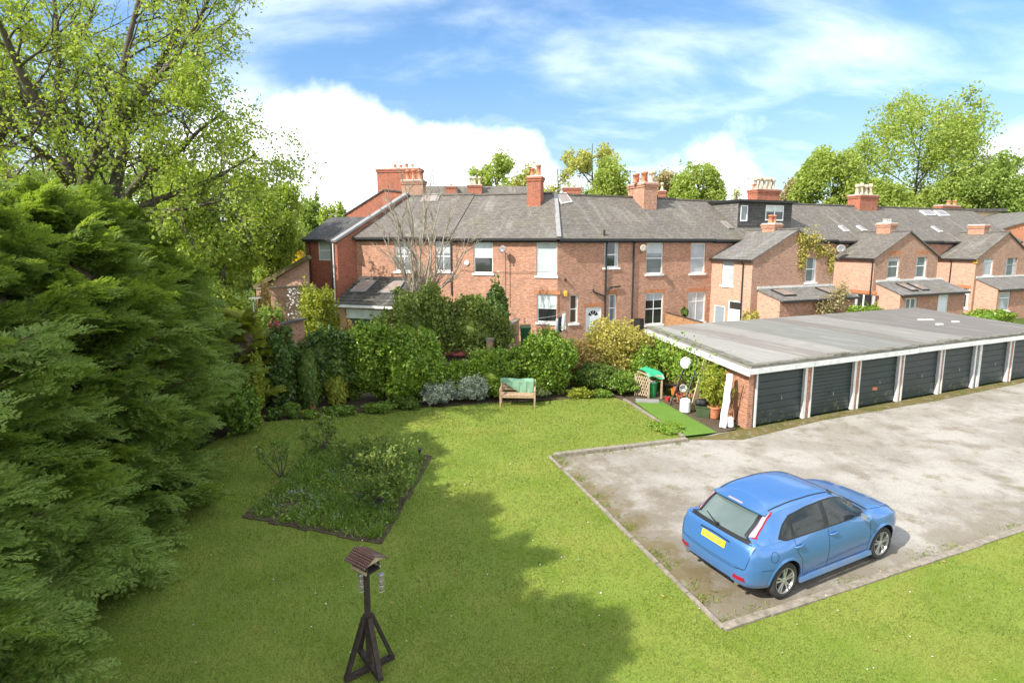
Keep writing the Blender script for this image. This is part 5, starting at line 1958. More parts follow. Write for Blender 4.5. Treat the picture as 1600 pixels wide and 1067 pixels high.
def cypress(x, y, h, r, seed, label, n, mat='lf_conifer', wind=(.75, .18, 0), scale=1.0, group='cypress row along the left', zlow=0.1, loose=0):
    rng = np.random.default_rng(seed)
    t = thing('cypress_tree', (x, y, 0), label, 'conifer', group)
    mb = MB()
    w = Wood(rng, M['bark'])
    path = [np.array((x + rng.normal() * .05, y + rng.normal() * .05, h * k / 8)) for k in range(9)]
    w.limb(path, .20, .02, 8)
    for k in range(26):
        z = rng.uniform(.5, h * .85)
        a = rng.uniform(0, 2 * math.pi)
        rr_ = r * (1 - (z / h) ** 2.2) * .6
        w.grow((x, y, z), (math.cos(a), math.sin(a), .35), max(.4, rr_), .035, [], trop=.02, wob=.1)
    part('trunk', w.mb, t, smooth=True)
    f = rng.random(n) ** .9
    z = zlow + (h - zlow) * f
    prof = lambda zz: r * np.clip(1 - (zz / h) ** 5.0, .03, 1) * (.80 + .2 * np.clip(zz / (.25 * h), 0, 1))
    a = rng.uniform(0, 2 * math.pi, n)
    # uneven outline: slow bulges with height and angle
    bul = 1 + .14 * np.sin(a * 3 + z * 1.3 + seed) + .10 * np.sin(z * 3.1 + a * 2) 
    rad = prof(z) * bul * rng.uniform(.52, 1.0, n) ** .6 - .55 * scale
    rad = np.maximum(rad, .02)
    out = np.stack([np.cos(a), np.sin(a), np.zeros(n)], axis=1)
    P = np.stack([x + rad * np.cos(a), y + rad * np.sin(a), z], axis=1)
    lift = .10 + .85 * (z / h) ** 2.5
    xd = out + np.array((0, 0, 1)) * lift[:, None] * rng.uniform(.5, 1.2, (n, 1)) + np.array(wind) * rng.uniform(.2, 1, (n, 1)) + rng.normal(size=(n, 3)) * .18
    upv = unit(np.array((0, 0, 1.0)) + out * .35 + rng.normal(size=(n, 3)) * .28)
    sc = scale * rng.uniform(.55, 1.3, n) * np.clip(1.2 - .45 * (z / h), .4, 1.2)
    V, Fc, mi = place(BOUGHS, P, xd, upv, sc, rng)
    V[:, 2] = np.maximum(V[:, 2], .03)
    # the matted inside of the tree
    iv, ifc = ico(4)
    zz = (iv[:, 2] * .5 + .5) * h * .94
    rr2 = prof(zz) * .52 * (1 + .2 * np.sin(iv[:, 0] * 7 + zz * 2.2) * np.cos(iv[:, 1] * 8 + zz))
    hn = np.maximum(np.linalg.norm(iv[:, :2], axis=1), .15)
    core = np.stack([x + iv[:, 0] / hn * rr2 * np.minimum(1, hn * 1.6), y + iv[:, 1] / hn * rr2 * np.minimum(1, hn * 1.6), zz + .05], axis=1)
    me = tri_safe(np.concatenate([V, core]), np.concatenate([Fc, ifc + len(V)]), [M[mat], M['twig']], 'crown', (x, y, 0))
    me.polygons.foreach_set('material_index', np.concatenate([mi, np.ones(len(ifc), int)]).astype(np.int32))
    part('crown', me, t)
    return t


CY = [(-7.8, 3.9, 5.9, 2.35, 'nearest feathery cypress filling the lower left corner', 300),
      (-8.65, 6.4, 6.1, 2.35, 'tall feathery cypress second from the camera in the left row', 360),
      (-9.3, 8.9, 6.4, 2.35, 'tall cypress in the middle of the left row', 360),
      (-9.4, 11.4, 6.5, 2.3, 'cypress fourth along the left row, level with the rose bed', 350),
      (-10.5, 13.9, 6.4, 2.15, 'dark cypress next to last in the left row', 330),
      (-11.0, 16.4, 6.2, 1.9, 'shorter cypress at the far end of the left row', 310)]
for i, (x, y, h, r, lab, n) in enumerate(CY):
    cypress(x, y, h, r, 100 + i, lab, n)
cypress(-10.9, 4.6, 10.2, 2.5, 141, 'second unseen cypress added outside the left edge for its shadow on the lawn', 230)  # unseen trees, added only for the shadows they throw on the lawn
cypress(-10.3, 2.7, 10.6, 2.4, 142, 'third unseen cypress added outside the left edge, filling the lawn shadow between the other two', 200)
cypress(-9.3, .8, 10.5, 2.6, 140, 'unseen tall cypress added just outside the left edge of the view to shade the lawn', 260)
# golden sprays at the end of the row and the two columns in front of the dark ivy
q = G(385, 660)
cypress(q.x - .55, q.y + 1.2, 3.2, 1.05, 120, 'golden cypress shrub at the end of the conifer row beside the ivy', 150, 'lf_gold', (.3, 0, 0), .6, None)


def column(px, ytop, ybase, wpx, mat, label, seed, n=1500):
    rng = np.random.default_rng(seed)
    p = G(px, ybase)
    hh = D(px, ytop, p.y).z
    r = wpx / 2 / F * p.y
    z = rng.random(n) ** .85 * hh
    prof = r * np.sin(np.clip(z / hh * .86 + .13, 0, 1) * math.pi) ** .55
    a = rng.uniform(0, 2 * math.pi, n)
    rad = prof * rng.uniform(.75, 1.02, n)
    P = np.stack([p.x + rad * np.cos(a), p.y + r + rad * np.sin(a), z], axis=1)
    out = np.stack([np.cos(a), np.sin(a), np.full(n, .2)], axis=1)
    ax = np.stack([np.cos(a) * .35, np.sin(a) * .35, np.ones(n)], axis=1)
    V1 = leaf_quads(P, .16, rng, unit(out), .75, .5, axis=ax)
    iv, ifc = ico(3)
    core = np.array((p.x, p.y + r, hh / 2)) + iv * np.array((r * .8, r * .8, hh / 2 * .95))
    V, Fc = merge([V1, (core, ifc)])
    V[:, 2] = np.maximum(V[:, 2], .0)
    off = (p.x, p.y + r, 0)
    return top('columnar_conifer', tri_safe(V, Fc, [mat], 'columnar_conifer', off), off, label, 'conifer', 'columnar conifers in front of the ivy')


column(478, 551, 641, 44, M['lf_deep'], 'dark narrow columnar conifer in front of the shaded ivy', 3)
column(521, 549, 637, 40, M['lf_gold'], 'golden green columnar conifer beside the dark one', 4)

# ---------------------------------------------------------------- ivy covered boundary and the border shrubs
BU = [
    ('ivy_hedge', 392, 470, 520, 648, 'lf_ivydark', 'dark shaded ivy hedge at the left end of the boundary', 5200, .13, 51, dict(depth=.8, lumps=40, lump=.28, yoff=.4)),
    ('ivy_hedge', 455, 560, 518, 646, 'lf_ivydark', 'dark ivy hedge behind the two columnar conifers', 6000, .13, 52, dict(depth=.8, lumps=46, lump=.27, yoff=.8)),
    ('ivy_mound', 530, 622, 508, 640, 'lf_ivy', 'bright glossy ivy mound below the tiled lean-to', 8000, .13, 53, dict(depth=.9, lumps=40, lump=.38, yoff=.55)),
    ('ivy_mound', 590, 700, 516, 640, 'lf_ivy', 'bright ivy mound left of the dark red shed roof', 8000, .13, 54, dict(depth=.9, lumps=40, lump=.38, yoff=.15)),
    ('ivy_hedge', 640, 735, 568, 628, 'lf_ivy', 'low ivy in front of the dark red shed roof', 5500, .12, 55, dict(depth=.8, lumps=40, lump=.28)),
    ('ivy_hedge', 715, 812, 552, 626, 'lf_ivy', 'ivy hedge directly behind the bench', 6000, .12, 56, dict(depth=.8, lumps=40, lump=.28)),
    ('ivy_mound', 795, 905, 522, 622, 'lf_ivy', 'tall ivy mound right of the bench under the arched door', 7500, .12, 57, dict(depth=.9, lumps=40, lump=.36)),
    ('yellow_shrub', 872, 940, 536, 605, 'lf_orange', 'loose orange leaved shrub right of the ivy mound', 2600, .12, 58, dict(depth=.7, lumps=22, lump=.42, core=.4, Y=22.6, sprig=.3)),
    ('yellow_shrub', 898, 1020, 504, 600, 'lf_yellow', 'tall yellow shrub with bare grey stems beside the garage corner', 6000, .12, 59, dict(depth=1.0, lumps=30, lump=.42, core=.42, Y=23.2, sprig=.3)),
    ('shrub', 890, 968, 570, 617, 'lf_deep', 'dark small leaved shrub under the orange shrub', 3600, .09, 60, dict(depth=.6, lumps=30, lump=.3)),
    ('shrub', 938, 1008, 580, 620, 'lf_green', 'green rounded shrub left of the trellis arbour', 3600, .09, 61, dict(depth=.6, lumps=30, lump=.3)),
    ('shrub', 985, 1030, 545, 600, 'lf_ivy', 'ivy bush between the yellow shrub and the garage wall', 2600, .11, 62, dict(depth=.5, lumps=26, lump=.3, Y=22.2)),
    ('silver_shrub', 655, 712, 592, 637, 'lf_silver', 'left half of the silvery grey shrubs beside the bench', 3600, .075, 63, dict(depth=.5, lumps=40, lump=.26)),
    ('silver_shrub', 700, 764, 588, 632, 'lf_silver', 'silvery shrub nearest the bench, blue grey leaves', 3600, .075, 64, dict(depth=.5, lumps=40, lump=.26)),
    ('variegated_shrub', 825, 860, 597, 623, 'lf_varieg', 'small cream variegated shrub at the right of the bench', 1500, .08, 65, dict(depth=.35, lumps=24, lump=.3)),
    ('low_plant', 882, 925, 606, 624, 'lf_gold', 'low golden plant on the lawn edge right of the bench', 900, .09, 66, dict(depth=.3, lumps=16, lump=.34)),
    ('low_plant', 922, 960, 608, 622, 'lf_green', 'low green plant on the lawn edge beside the golden one', 800, .08, 67, dict(depth=.3, lumps=16, lump=.34)),
    ('laurel_shrub', 350, 398, 604, 688, 'lf_green', 'glossy laurel at the foot of the conifer row', 2600, .13, 68, dict(depth=.55, lumps=26, lump=.3)),
    ('laurel_shrub', 378, 412, 560, 662, 'lf_gold', 'yellow green laurel between conifers and dark ivy', 2400, .12, 69, dict(depth=.55, lumps=26, lump=.3)),
    ('low_plant', 440, 470, 630, 655, 'lf_green', 'small leafy plant at the left end of the shaded border', 600, .09, 70, dict(depth=.25, lumps=14, lump=.36)),
    ('low_plant', 470, 500, 640, 656, 'lf_ivy', 'low bright plant in the shaded border below the dark column', 450, .09, 71, dict(depth=.22, lumps=14, lump=.36)),
    ('low_plant', 500, 560, 634, 652, 'lf_green', 'spreading plant in the shaded border below the golden column', 900, .08, 72, dict(depth=.25, lumps=18, lump=.34)),
    ('low_plant', 560, 622, 628, 647, 'lf_green', 'green border plant below the bright ivy mound', 900, .08, 73, dict(depth=.25, lumps=18, lump=.34)),
    ('low_plant', 412, 442, 636, 658, 'lf_deep', 'dark plant in the corner of the shaded border', 500, .09, 74, dict(depth=.25, lumps=14, lump=.36)),
    ('low_plant', 612, 660, 622, 642, 'lf_deep', 'dark low plant left of the silvery shrubs', 700, .08, 75, dict(depth=.25, lumps=18, lump=.34)),
    # next door
    ('dark_shrub', 588, 716, 449, 540, 'lf_olive', 'dark green feathery shrub under the leafless tree', 8000, .15, 76, dict(depth=1.3, lumps=40, lump=.3, Y=26.2, core=.6)),
    ('dark_shrub', 672, 798, 466, 545, 'lf_olive', 'dark green shrub right of the leafless tree above the red shed roof', 8000, .15, 77, dict(depth=1.3, lumps=40, lump=.3, Y=26.4, core=.6)),
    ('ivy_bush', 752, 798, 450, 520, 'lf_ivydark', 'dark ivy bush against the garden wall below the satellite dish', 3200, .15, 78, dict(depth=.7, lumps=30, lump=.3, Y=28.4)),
    ('garden_shrub', 466, 528, 440, 520, 'lf_gold', 'yellow green shrub beside the small house drainpipe', 5200, .13, 79, dict(depth=1.1, lumps=36, lump=.3, Y=28)),
    ('garden_shrub', 395, 445, 478, 525, 'lf_fardark', 'grey green shrub left of the neighbour lawn', 2800, .14, 80, dict(depth=.8, lumps=28, lump=.3, Y=25)),
    ('garden_shrub', 520, 560, 500, 530, 'lf_orange', 'small orange leaved plant behind the dark ivy', 700, .12, 81, dict(depth=.4, lumps=16, lump=.34, Y=23.4)),
    ('red_flowers', 410, 452, 507, 524, 'lf_red', 'patch of dark red flowers above the dark ivy hedge', 1100, .10, 82, dict(depth=.35, lumps=18, lump=.34, Y=22.2)),
    ('garden_shrub', 400, 424, 430, 452, 'lf_orange', 'small rust orange shrub in front of the sloping wall', 600, .14, 83, dict(depth=.5, lumps=14, lump=.36, Y=31)),
    ('garden_shrub', 445, 482, 370, 405, 'lf_brightyellow', 'bright yellow flowering shrub beside the small house', 1500, .22, 84, dict(depth=1, lumps=20, lump=.34, Y=44)),
    ('garden_shrub', 400, 460, 380, 425, 'lf_fardark', 'dark shrub behind the sloping wall', 3000, .22, 85, dict(depth=1.4, lumps=26, lump=.32, Y=42)),
    ('hedge', 1322, 1384, 476, 500, 'lf_ivy', 'bright clipped hedge behind the garage roof below the second rear wing', 2600, .13, 86, dict(depth=.7, lumps=26, lump=.3, Y=33)),
    ('hedge', 1506, 1584, 484, 510, 'lf_ivy', 'bright clipped hedge behind the garage roof below the farthest rear wing', 2800, .13, 87, dict(depth=.7, lumps=26, lump=.3, Y=36)),
    ('garden_shrub', 1156, 1190, 486, 510, 'lf_yellow', 'small yellow shrub behind the garage roof by the grey door', 700, .12, 88, dict(depth=.4, lumps=16, lump=.34, Y=31)),
    ('potted_shrub', 1064, 1078, 480, 494, 'lf_deep', 'small dark hanging plant on the brick wall beside the fence panel', 350, .10, 89, dict(depth=.25, lumps=12, lump=.36, Y=34.8, zb=1.15)),
]
for nm, x0, x1, yt, yb, mt, lab, n, leaf, seed, kw in BU:
    if nm in ('ivy_hedge', 'hedge'): kw.setdefault('sq', 3.0)
    if nm == 'ivy_mound': kw.setdefault('sq', 2.0)
    cat = 'hedge' if 'hedge' in nm else ('plant' if 'plant' in nm or 'flower' in nm else 'shrub')
    bush_px(nm, x0, x1, yt, yb, M[mt], lab, int(n * 1.25), leaf, seed, cat=cat, **kw)


def climber(name, pts, mat, label, n, leaf, seed, nrm_, thick=.18, stems=None, cat='climber'):
    """leaves over a wall: pts = patches (centre, radius along, radius up)"""
    rng = np.random.default_rng(seed)
    Ps = []
    tot = sum(p[1] * p[2] for p in pts)
    n_ = np.array(nrm_, float)
    u = unit(np.cross(np.array((0, 0, 1.0)), n_))
    for c, ru, rv in pts:
        k = int(n * ru * rv / tot)
        a = rng.normal(size=(k, 2)) * .5
        Ps.append(np.array(c) + u * a[:, :1] * ru + np.array((0, 0, 1.0)) * a[:, 1:] * rv + n_ * np.abs(rng.normal(size=(k, 1))) * thick)
    P = np.concatenate(Ps)
    V, Fc = leaf_quads(P, leaf, rng, n_ + np.array((0, 0, .4)), .5)
    V[:, 2] = np.maximum(V[:, 2], .02)
    loc = tuple(pts[0][0])
    me = npmesh(name, V, Fc, [mat], None, loc)
    return top(name, me, loc, label, cat)


# ivy over the garage side wall
sidn = -np.array((gu.x, gu.y, 0))
W_ = lambda d, z, o=.06: np.array(PF(-o, d, z))
climber('wall_ivy', [(W_(3.2, 1.15), 1.1, .75), (W_(4.6, 1.2), 1.2, .75), (W_(6.2, 1.25), 1.2, .7), (W_(1.9, 1.0), .7, .8)], M['lf_ivy'],
        'bright ivy climbing the side wall of the garages behind the ladder', 5200, .12, 90, sidn, .22)
climber('wall_climber', [(np.array(FR.pt(FR.sz(1252, 372, L1)[0], FR.sz(1252, 372, L1)[1], L1 + .03)), .5, .45), (np.array(FR.pt(FR.sz(1268, 385, L1)[0], FR.sz(1268, 378, L1)[1], L1 + .03)), .7, .6),
        (np.array(FR.pt(FR.sz(1285, 395, L1)[0], FR.sz(1285, 392, L1)[1], L1 + .03)), .6, .4), (np.array(FR.pt(FR.sz(1253, 400, L1)[0], FR.sz(1253, 402, L1)[1], L1 + .03)), .35, .9),
        (np.array(FR.pt(FR.sz(1298, 405, L1)[0], FR.sz(1298, 408, L1)[1], L1 + .03)), .3, .8)],
        M['lf_yellow'], 'straggling yellow green creeper on the gable of the first rear wing', 1500, .15, 91, FR.n, .08)
climber('wall_climber', [(np.array(FR.pt(FR.sz(x, 470, 5.2)[0], FR.sz(x, y, 5.2)[1], 5.25)), a, b) for x, y, a, b in ((1285, 478, .7, .6), (1300, 470, .7, .7), (1310, 455, .5, .6))],
        M['lf_pink'], 'brown twiggy creeper on the end of the first lean-to', 1500, .13, 92, FR.n, .2)
# ---------------------------------------------------------------- grass blades on the lawn
def inside(P, poly):
    x, y = P[:, 0], P[:, 1]
    c = np.zeros(len(P), bool)
    j = len(poly) - 1
    for i in range(len(poly)):
        xi, yi, xj, yj = poly[i][0], poly[i][1], poly[j][0], poly[j][1]
        hit = ((yi > y) != (yj > y)) & (x < (xj - xi) * (y - yi) / (yj - yi + 1e-12) + xi)
        c ^= hit
        j = i
    return c


BED = [G(380, 808), G(500, 690), G(675, 713), G(595, 850)]


def blades(P, h, w, rng, lean=.45):
    n = len(P)
    a = rng.uniform(0, 2 * math.pi, n)
    s = np.stack([np.cos(a), np.sin(a), np.zeros(n)], axis=1)
    hh = h * rng.uniform(.55, 1.3, (n, 1))
    tip = P + np.stack([rng.normal(size=n) * lean, rng.normal(size=n) * lean, np.ones(n)], axis=1) * hh
    V = np.empty((n, 3, 3))
    ww = w * rng.uniform(.7, 1.3, (n, 1))
    V[:, 0] = P - s * ww
    V[:, 1] = P + s * ww
    V[:, 2] = tip
    return V.reshape(-1, 3), np.arange(n * 3).reshape(n, 3)


def lawn_grass():
    rng = np.random.default_rng(8)
    poly = [(p[0], p[1]) for p in lawn_edge]
    parts = []
    for (y0, y1, dens, h, w) in ((4.5, 8, 2600, .032, .0045), (8, 12, 1500, .034, .0065), (12, 17, 800, .038, .010), (17, 22, 520, .042, .014)):
        x0, x1 = -10, min(24, y1 * .98)
        n = int((x1 - x0) * (y1 - y0) * dens)
        P = np.stack([rng.uniform(x0, x1, n), rng.uniform(y0, y1, n), np.zeros(n)], axis=1)
        P = P[(np.abs(P[:, 0]) < P[:, 1] * .95 + .6)]
        P = P[inside(P, poly)]
        P = P[~inside(P, [(p[0], p[1]) for p in BED])]
        # bare, mossy and longer patches
        f = np.sin(P[:, 0] * 2.1 + np.sin(P[:, 1] * 1.7) * 2) * np.cos(P[:, 1] * 1.3 + P[:, 0] * .7)
        P = P[rng.random(len(P)) < .75 + .25 * f]
        parts.append(blades(P, h, w, rng))
    V, Fc = merge(parts)
    print('grass', len(Fc))
    return struct('grass', npmesh('grass', V, Fc, [M['grass']]), (0, 0, 0), 'stuff')


lawn_grass()


def weeds():
    rng = np.random.default_rng(18)
    parts = []
    for a, b, wd, n in ((B, A, .20, 2600), (A, A + fk * 14, .14, 1500), (gA, gA + gu * 16, .35, 1500), (B, C, .2, 900)):
        a, b = np.array(a), np.array(b)
        d = unit((b - a)[None])[0]
        nn = np.array((-d[1], d[0], 0))
        if np.dot(nn, np.array((9., 13., 0)) - a) < 0:
            nn = -nn
        t = rng.random(n)
        t = t[np.sin(t * 37) + np.sin(t * 91 + 1) + rng.normal(size=n) * .6 > .5]
        P = a + (b - a) * t[:, None] + nn * (np.abs(rng.normal(size=(len(t), 1))) * wd + .07)
        P[:, 2] = -.018
        parts.append(blades(P, .045, .010, rng, .9))
    V, Fc = merge(parts)
    struct('weeds', npmesh('weeds', V, Fc, [M['grass']]), (0, 0, 0), 'stuff')


weeds()
# ---------------------------------------------------------------- the blue hatchback (x forward from the rear bumper, y left, z up)
def carpaint():
    m, nt, b = newmat('blue_car_paint')
    p = nd(nt, 'ShaderNodeTexCoord').outputs['Object']
    n = nd(nt, 'ShaderNodeTexNoise', {'Vector': p, 'Scale': 2.5, 'Detail': 6.0})
    z = nd(nt, 'ShaderNodeSeparateXYZ', {0: p}).outputs[2]
    dust = mth(nt, 'MULTIPLY', mrange(nt, z, .15, .6, .45, 0.04), mrange(nt, n.outputs[0], .35, .65, .4, 1))
    c = mixc(nt, dust, (0.052, 0.165, 0.41, 1), (0.26, 0.25, 0.22, 1))
    nt.links.new(c, b.inputs['Base Color'])
    b.inputs['Metallic'].default_value = .25
    b.inputs['Roughness'].default_value = .34
    b.inputs['Coat Weight'].default_value = .9
    b.inputs['Coat Roughness'].default_value = .04
    fl = nd(nt, 'ShaderNodeTexNoise', {'Vector': p, 'Scale': 900.0, 'Detail': 1.0})
    bump(nt, b, fl.outputs[0], .03, .001)
    return m


M['paint'] = carpaint()
M['car_glass'] = glassmat('tinted_car_glass', (0.010, 0.014, 0.013), .03)
M['car_glass'].node_tree.nodes['Principled BSDF'].inputs['Specular IOR Level'].default_value = .45
M['rear_glass'] = glassmat('rear_car_glass', (0.10, 0.135, 0.125), .05)  # grey-green base colour holds reflected sky and the shelf behind the glass
M['trim'] = flat('black_car_trim', (0.014, 0.014, 0.015), .4)
M['liner'] = flat('wheel_well', (0.010, 0.010, 0.010), .9)
M['tyre'] = flat('tyre_rubber', (0.035, 0.033, 0.031), .85)
M['alloy'] = flat('alloy_rim', (0.55, 0.55, 0.55), .32, metal=.75)
M['disc'] = flat('brake_disc', (0.10, 0.10, 0.10), .6, metal=.5)
M['lamp_clear'] = flat('clear_tail_lamp', (0.46, 0.36, 0.37), .12, var=.05)
M['lamp_red'] = flat('red_tail_lamp', (0.28, 0.012, 0.025), .12, var=.05)
M['plate'] = flat('yellow_plate', (0.72, 0.52, 0.02), .5, var=.04)
M['plate_smudge'] = flat('smudged_plate', (0.36, 0.30, 0.06), .6)
M['interior'] = flat('car_seat_grey', (0.05, 0.05, 0.052), .9)


def pchip(xs, ys):
    xs, ys = np.array(xs, float), np.array(ys, float)
    h = np.diff(xs)
    dl = np.diff(ys) / h
    m = np.zeros(len(xs))
    for i in range(1, len(xs) - 1):
        if dl[i - 1] * dl[i] > 0:
            w1, w2 = 2 * h[i] + h[i - 1], h[i] + 2 * h[i - 1]
            m[i] = (w1 + w2) / (w1 / dl[i - 1] + w2 / dl[i])
    m[0], m[-1] = dl[0], dl[-1]

    def f(x):
        i = int(np.clip(np.searchsorted(xs, x) - 1, 0, len(h) - 1))
        t = (x - xs[i]) / h[i]
        return ((2 * t ** 3 - 3 * t ** 2 + 1) * ys[i] + (t ** 3 - 2 * t ** 2 + t) * h[i] * m[i] + (-2 * t ** 3 + 3 * t ** 2) * ys[i + 1] + (t ** 3 - t ** 2) * h[i] * m[i + 1])
    return f


ZT = pchip([0, .03, .07, .11, .17, .34, .55, .72, .95, 1.3, 1.7, 2.05, 2.35, 2.55, 2.85, 3.12, 3.3, 3.6, 3.9, 4.1, 4.23, 4.31, 4.34],
           [.60, .70, .84, .95, 1.02, 1.16, 1.32, 1.41, 1.458, 1.488, 1.492, 1.472, 1.425, 1.345, 1.175, 1.025, .985, .95, .89, .825, .74, .62, .50])
WM = pchip([0, .04, .12, .25, .5, .8, 1.3, 1.8, 2.6, 3.1, 3.44, 3.75, 4.0, 4.17, 4.28, 4.34], [.60, .72, .80, .855, .895, .912, .888, .885, .885, .892, .912, .88, .80, .69, .55, .42])
WR = pchip([0, .5, 1.0, 1.6, 2.1, 2.5, 3.1, 4.34], [.58, .55, .585, .595, .585, .56, .56, .4])
WB = pchip([0, .16, .5, 1.0, 2.0, 3.0, 3.3, 4.34], [.60, .72, .785, .81, .82, .80, .78, .4])
ZB = pchip([0, .1, .5, .9, 1.4, 3.0, 3.4, 3.9, 4.2, 4.34], [.34, .29, .25, .21, .19, .19, .20, .20, .23, .30])


def section(x):
    zt, wm, wr, wb, zb = ZT(x), WM(x), WR(x), WB(x), ZB(x)
    g = float(np.clip((zt - 1.03) / .12, 0, 1))
    g = g * g * (3 - 2 * g)
    sh = min(.84, zt - .10)
    belt = .965
    cab = [(0, zb), (wm - .16, zb), (wm - .045, zb + .05), (wm - .012, .42), (wm, .60), (wm - .008, .72), (wm - .035, .86), (wb, belt), (wb - .012, belt + .02),
           ((wb + wr) / 2 + .02, (belt + zt - .08) / 2), (wr + .03, zt - .095), (wr - .01, zt - .045), (wr - .12, zt - .014), (wr * .5, zt - .002), (0, zt)]
    top_ = lambda f: zt - .075 * f ** 3
    hood = [(0, zb), (wm - .16, zb), (wm - .045, zb + .05), (wm - .012, min(.42, zb + (zt - zb) * .35)), (wm, min(.60, zb + (zt - zb) * .55)), (wm - .01, min(.70, zb + (zt - zb) * .70)), (wm - .035, sh),
            (wm - .085, top_(1) + .005), (wm - .13, top_(.86)), (wm * .78, top_(.75)), (wm * .66, top_(.6)), (wm * .52, top_(.5)), (wm * .36, top_(.3)), (wm * .18, top_(.1)), (0, zt)]
    return [(a[0] * g + b[0] * (1 - g), a[1] * g + b[1] * (1 - g)) for a, b in zip(cab, hood)]


def car_body():
    xs = np.concatenate([np.linspace(0, .7, 36), np.linspace(.72, 2.3, 44), np.linspace(2.33, 4.1, 64), np.linspace(4.115, 4.34, 16)])
    rows = []
    for x in xs:
        P = [np.array(p) for p in section(x)]
        out = []
        for i in range(len(P) - 1):
            p0, p1, p2, p3 = P[max(i - 1, 0)], P[i], P[i + 1], P[min(i + 2, len(P) - 1)]
            for j in range(4):
                t = j / 4
                q = .5 * (2 * p1 + (p2 - p0) * t + (2 * p0 - 5 * p1 + 4 * p2 - p3) * t * t + (3 * p1 - p0 - 3 * p2 + p3) * t ** 3)
                out.append((max(q[0], 0), q[1]))
        out.append(tuple(P[-1]))
        out[0] = (0, P[0][1])
        full = [(-y, z) for y, z in out] + [(y, z) for y, z in out[-2:0:-1]]
        rows.append([(x, y, z) for y, z in full])
    n = len(rows[0])
    V = [p for r in rows for p in r]
    Fc = []
    for i in range(len(rows) - 1):
        for k in range(n):
            a, b = i * n + k, i * n + (k + 1) % n
            Fc.append((a, b, b + n, a + n))
    Fc.append(tuple(range(n))[::-1])
    Fc.append(tuple((len(rows) - 1) * n + k for k in range(n)))
    me = bpy.data.meshes.new('body')
    me.from_pydata(V, [], Fc)
    me.materials.append(M['paint'])
    me.materials.append(M['liner'])
    import bmesh
    bm = bmesh.new()
    bm.from_mesh(me)
    bmesh.ops.recalc_face_normals(bm, faces=bm.faces)
    bm.to_mesh(me)
    bvh = BVHTree.FromBMesh(bm)
    bm.free()
    return me, bvh


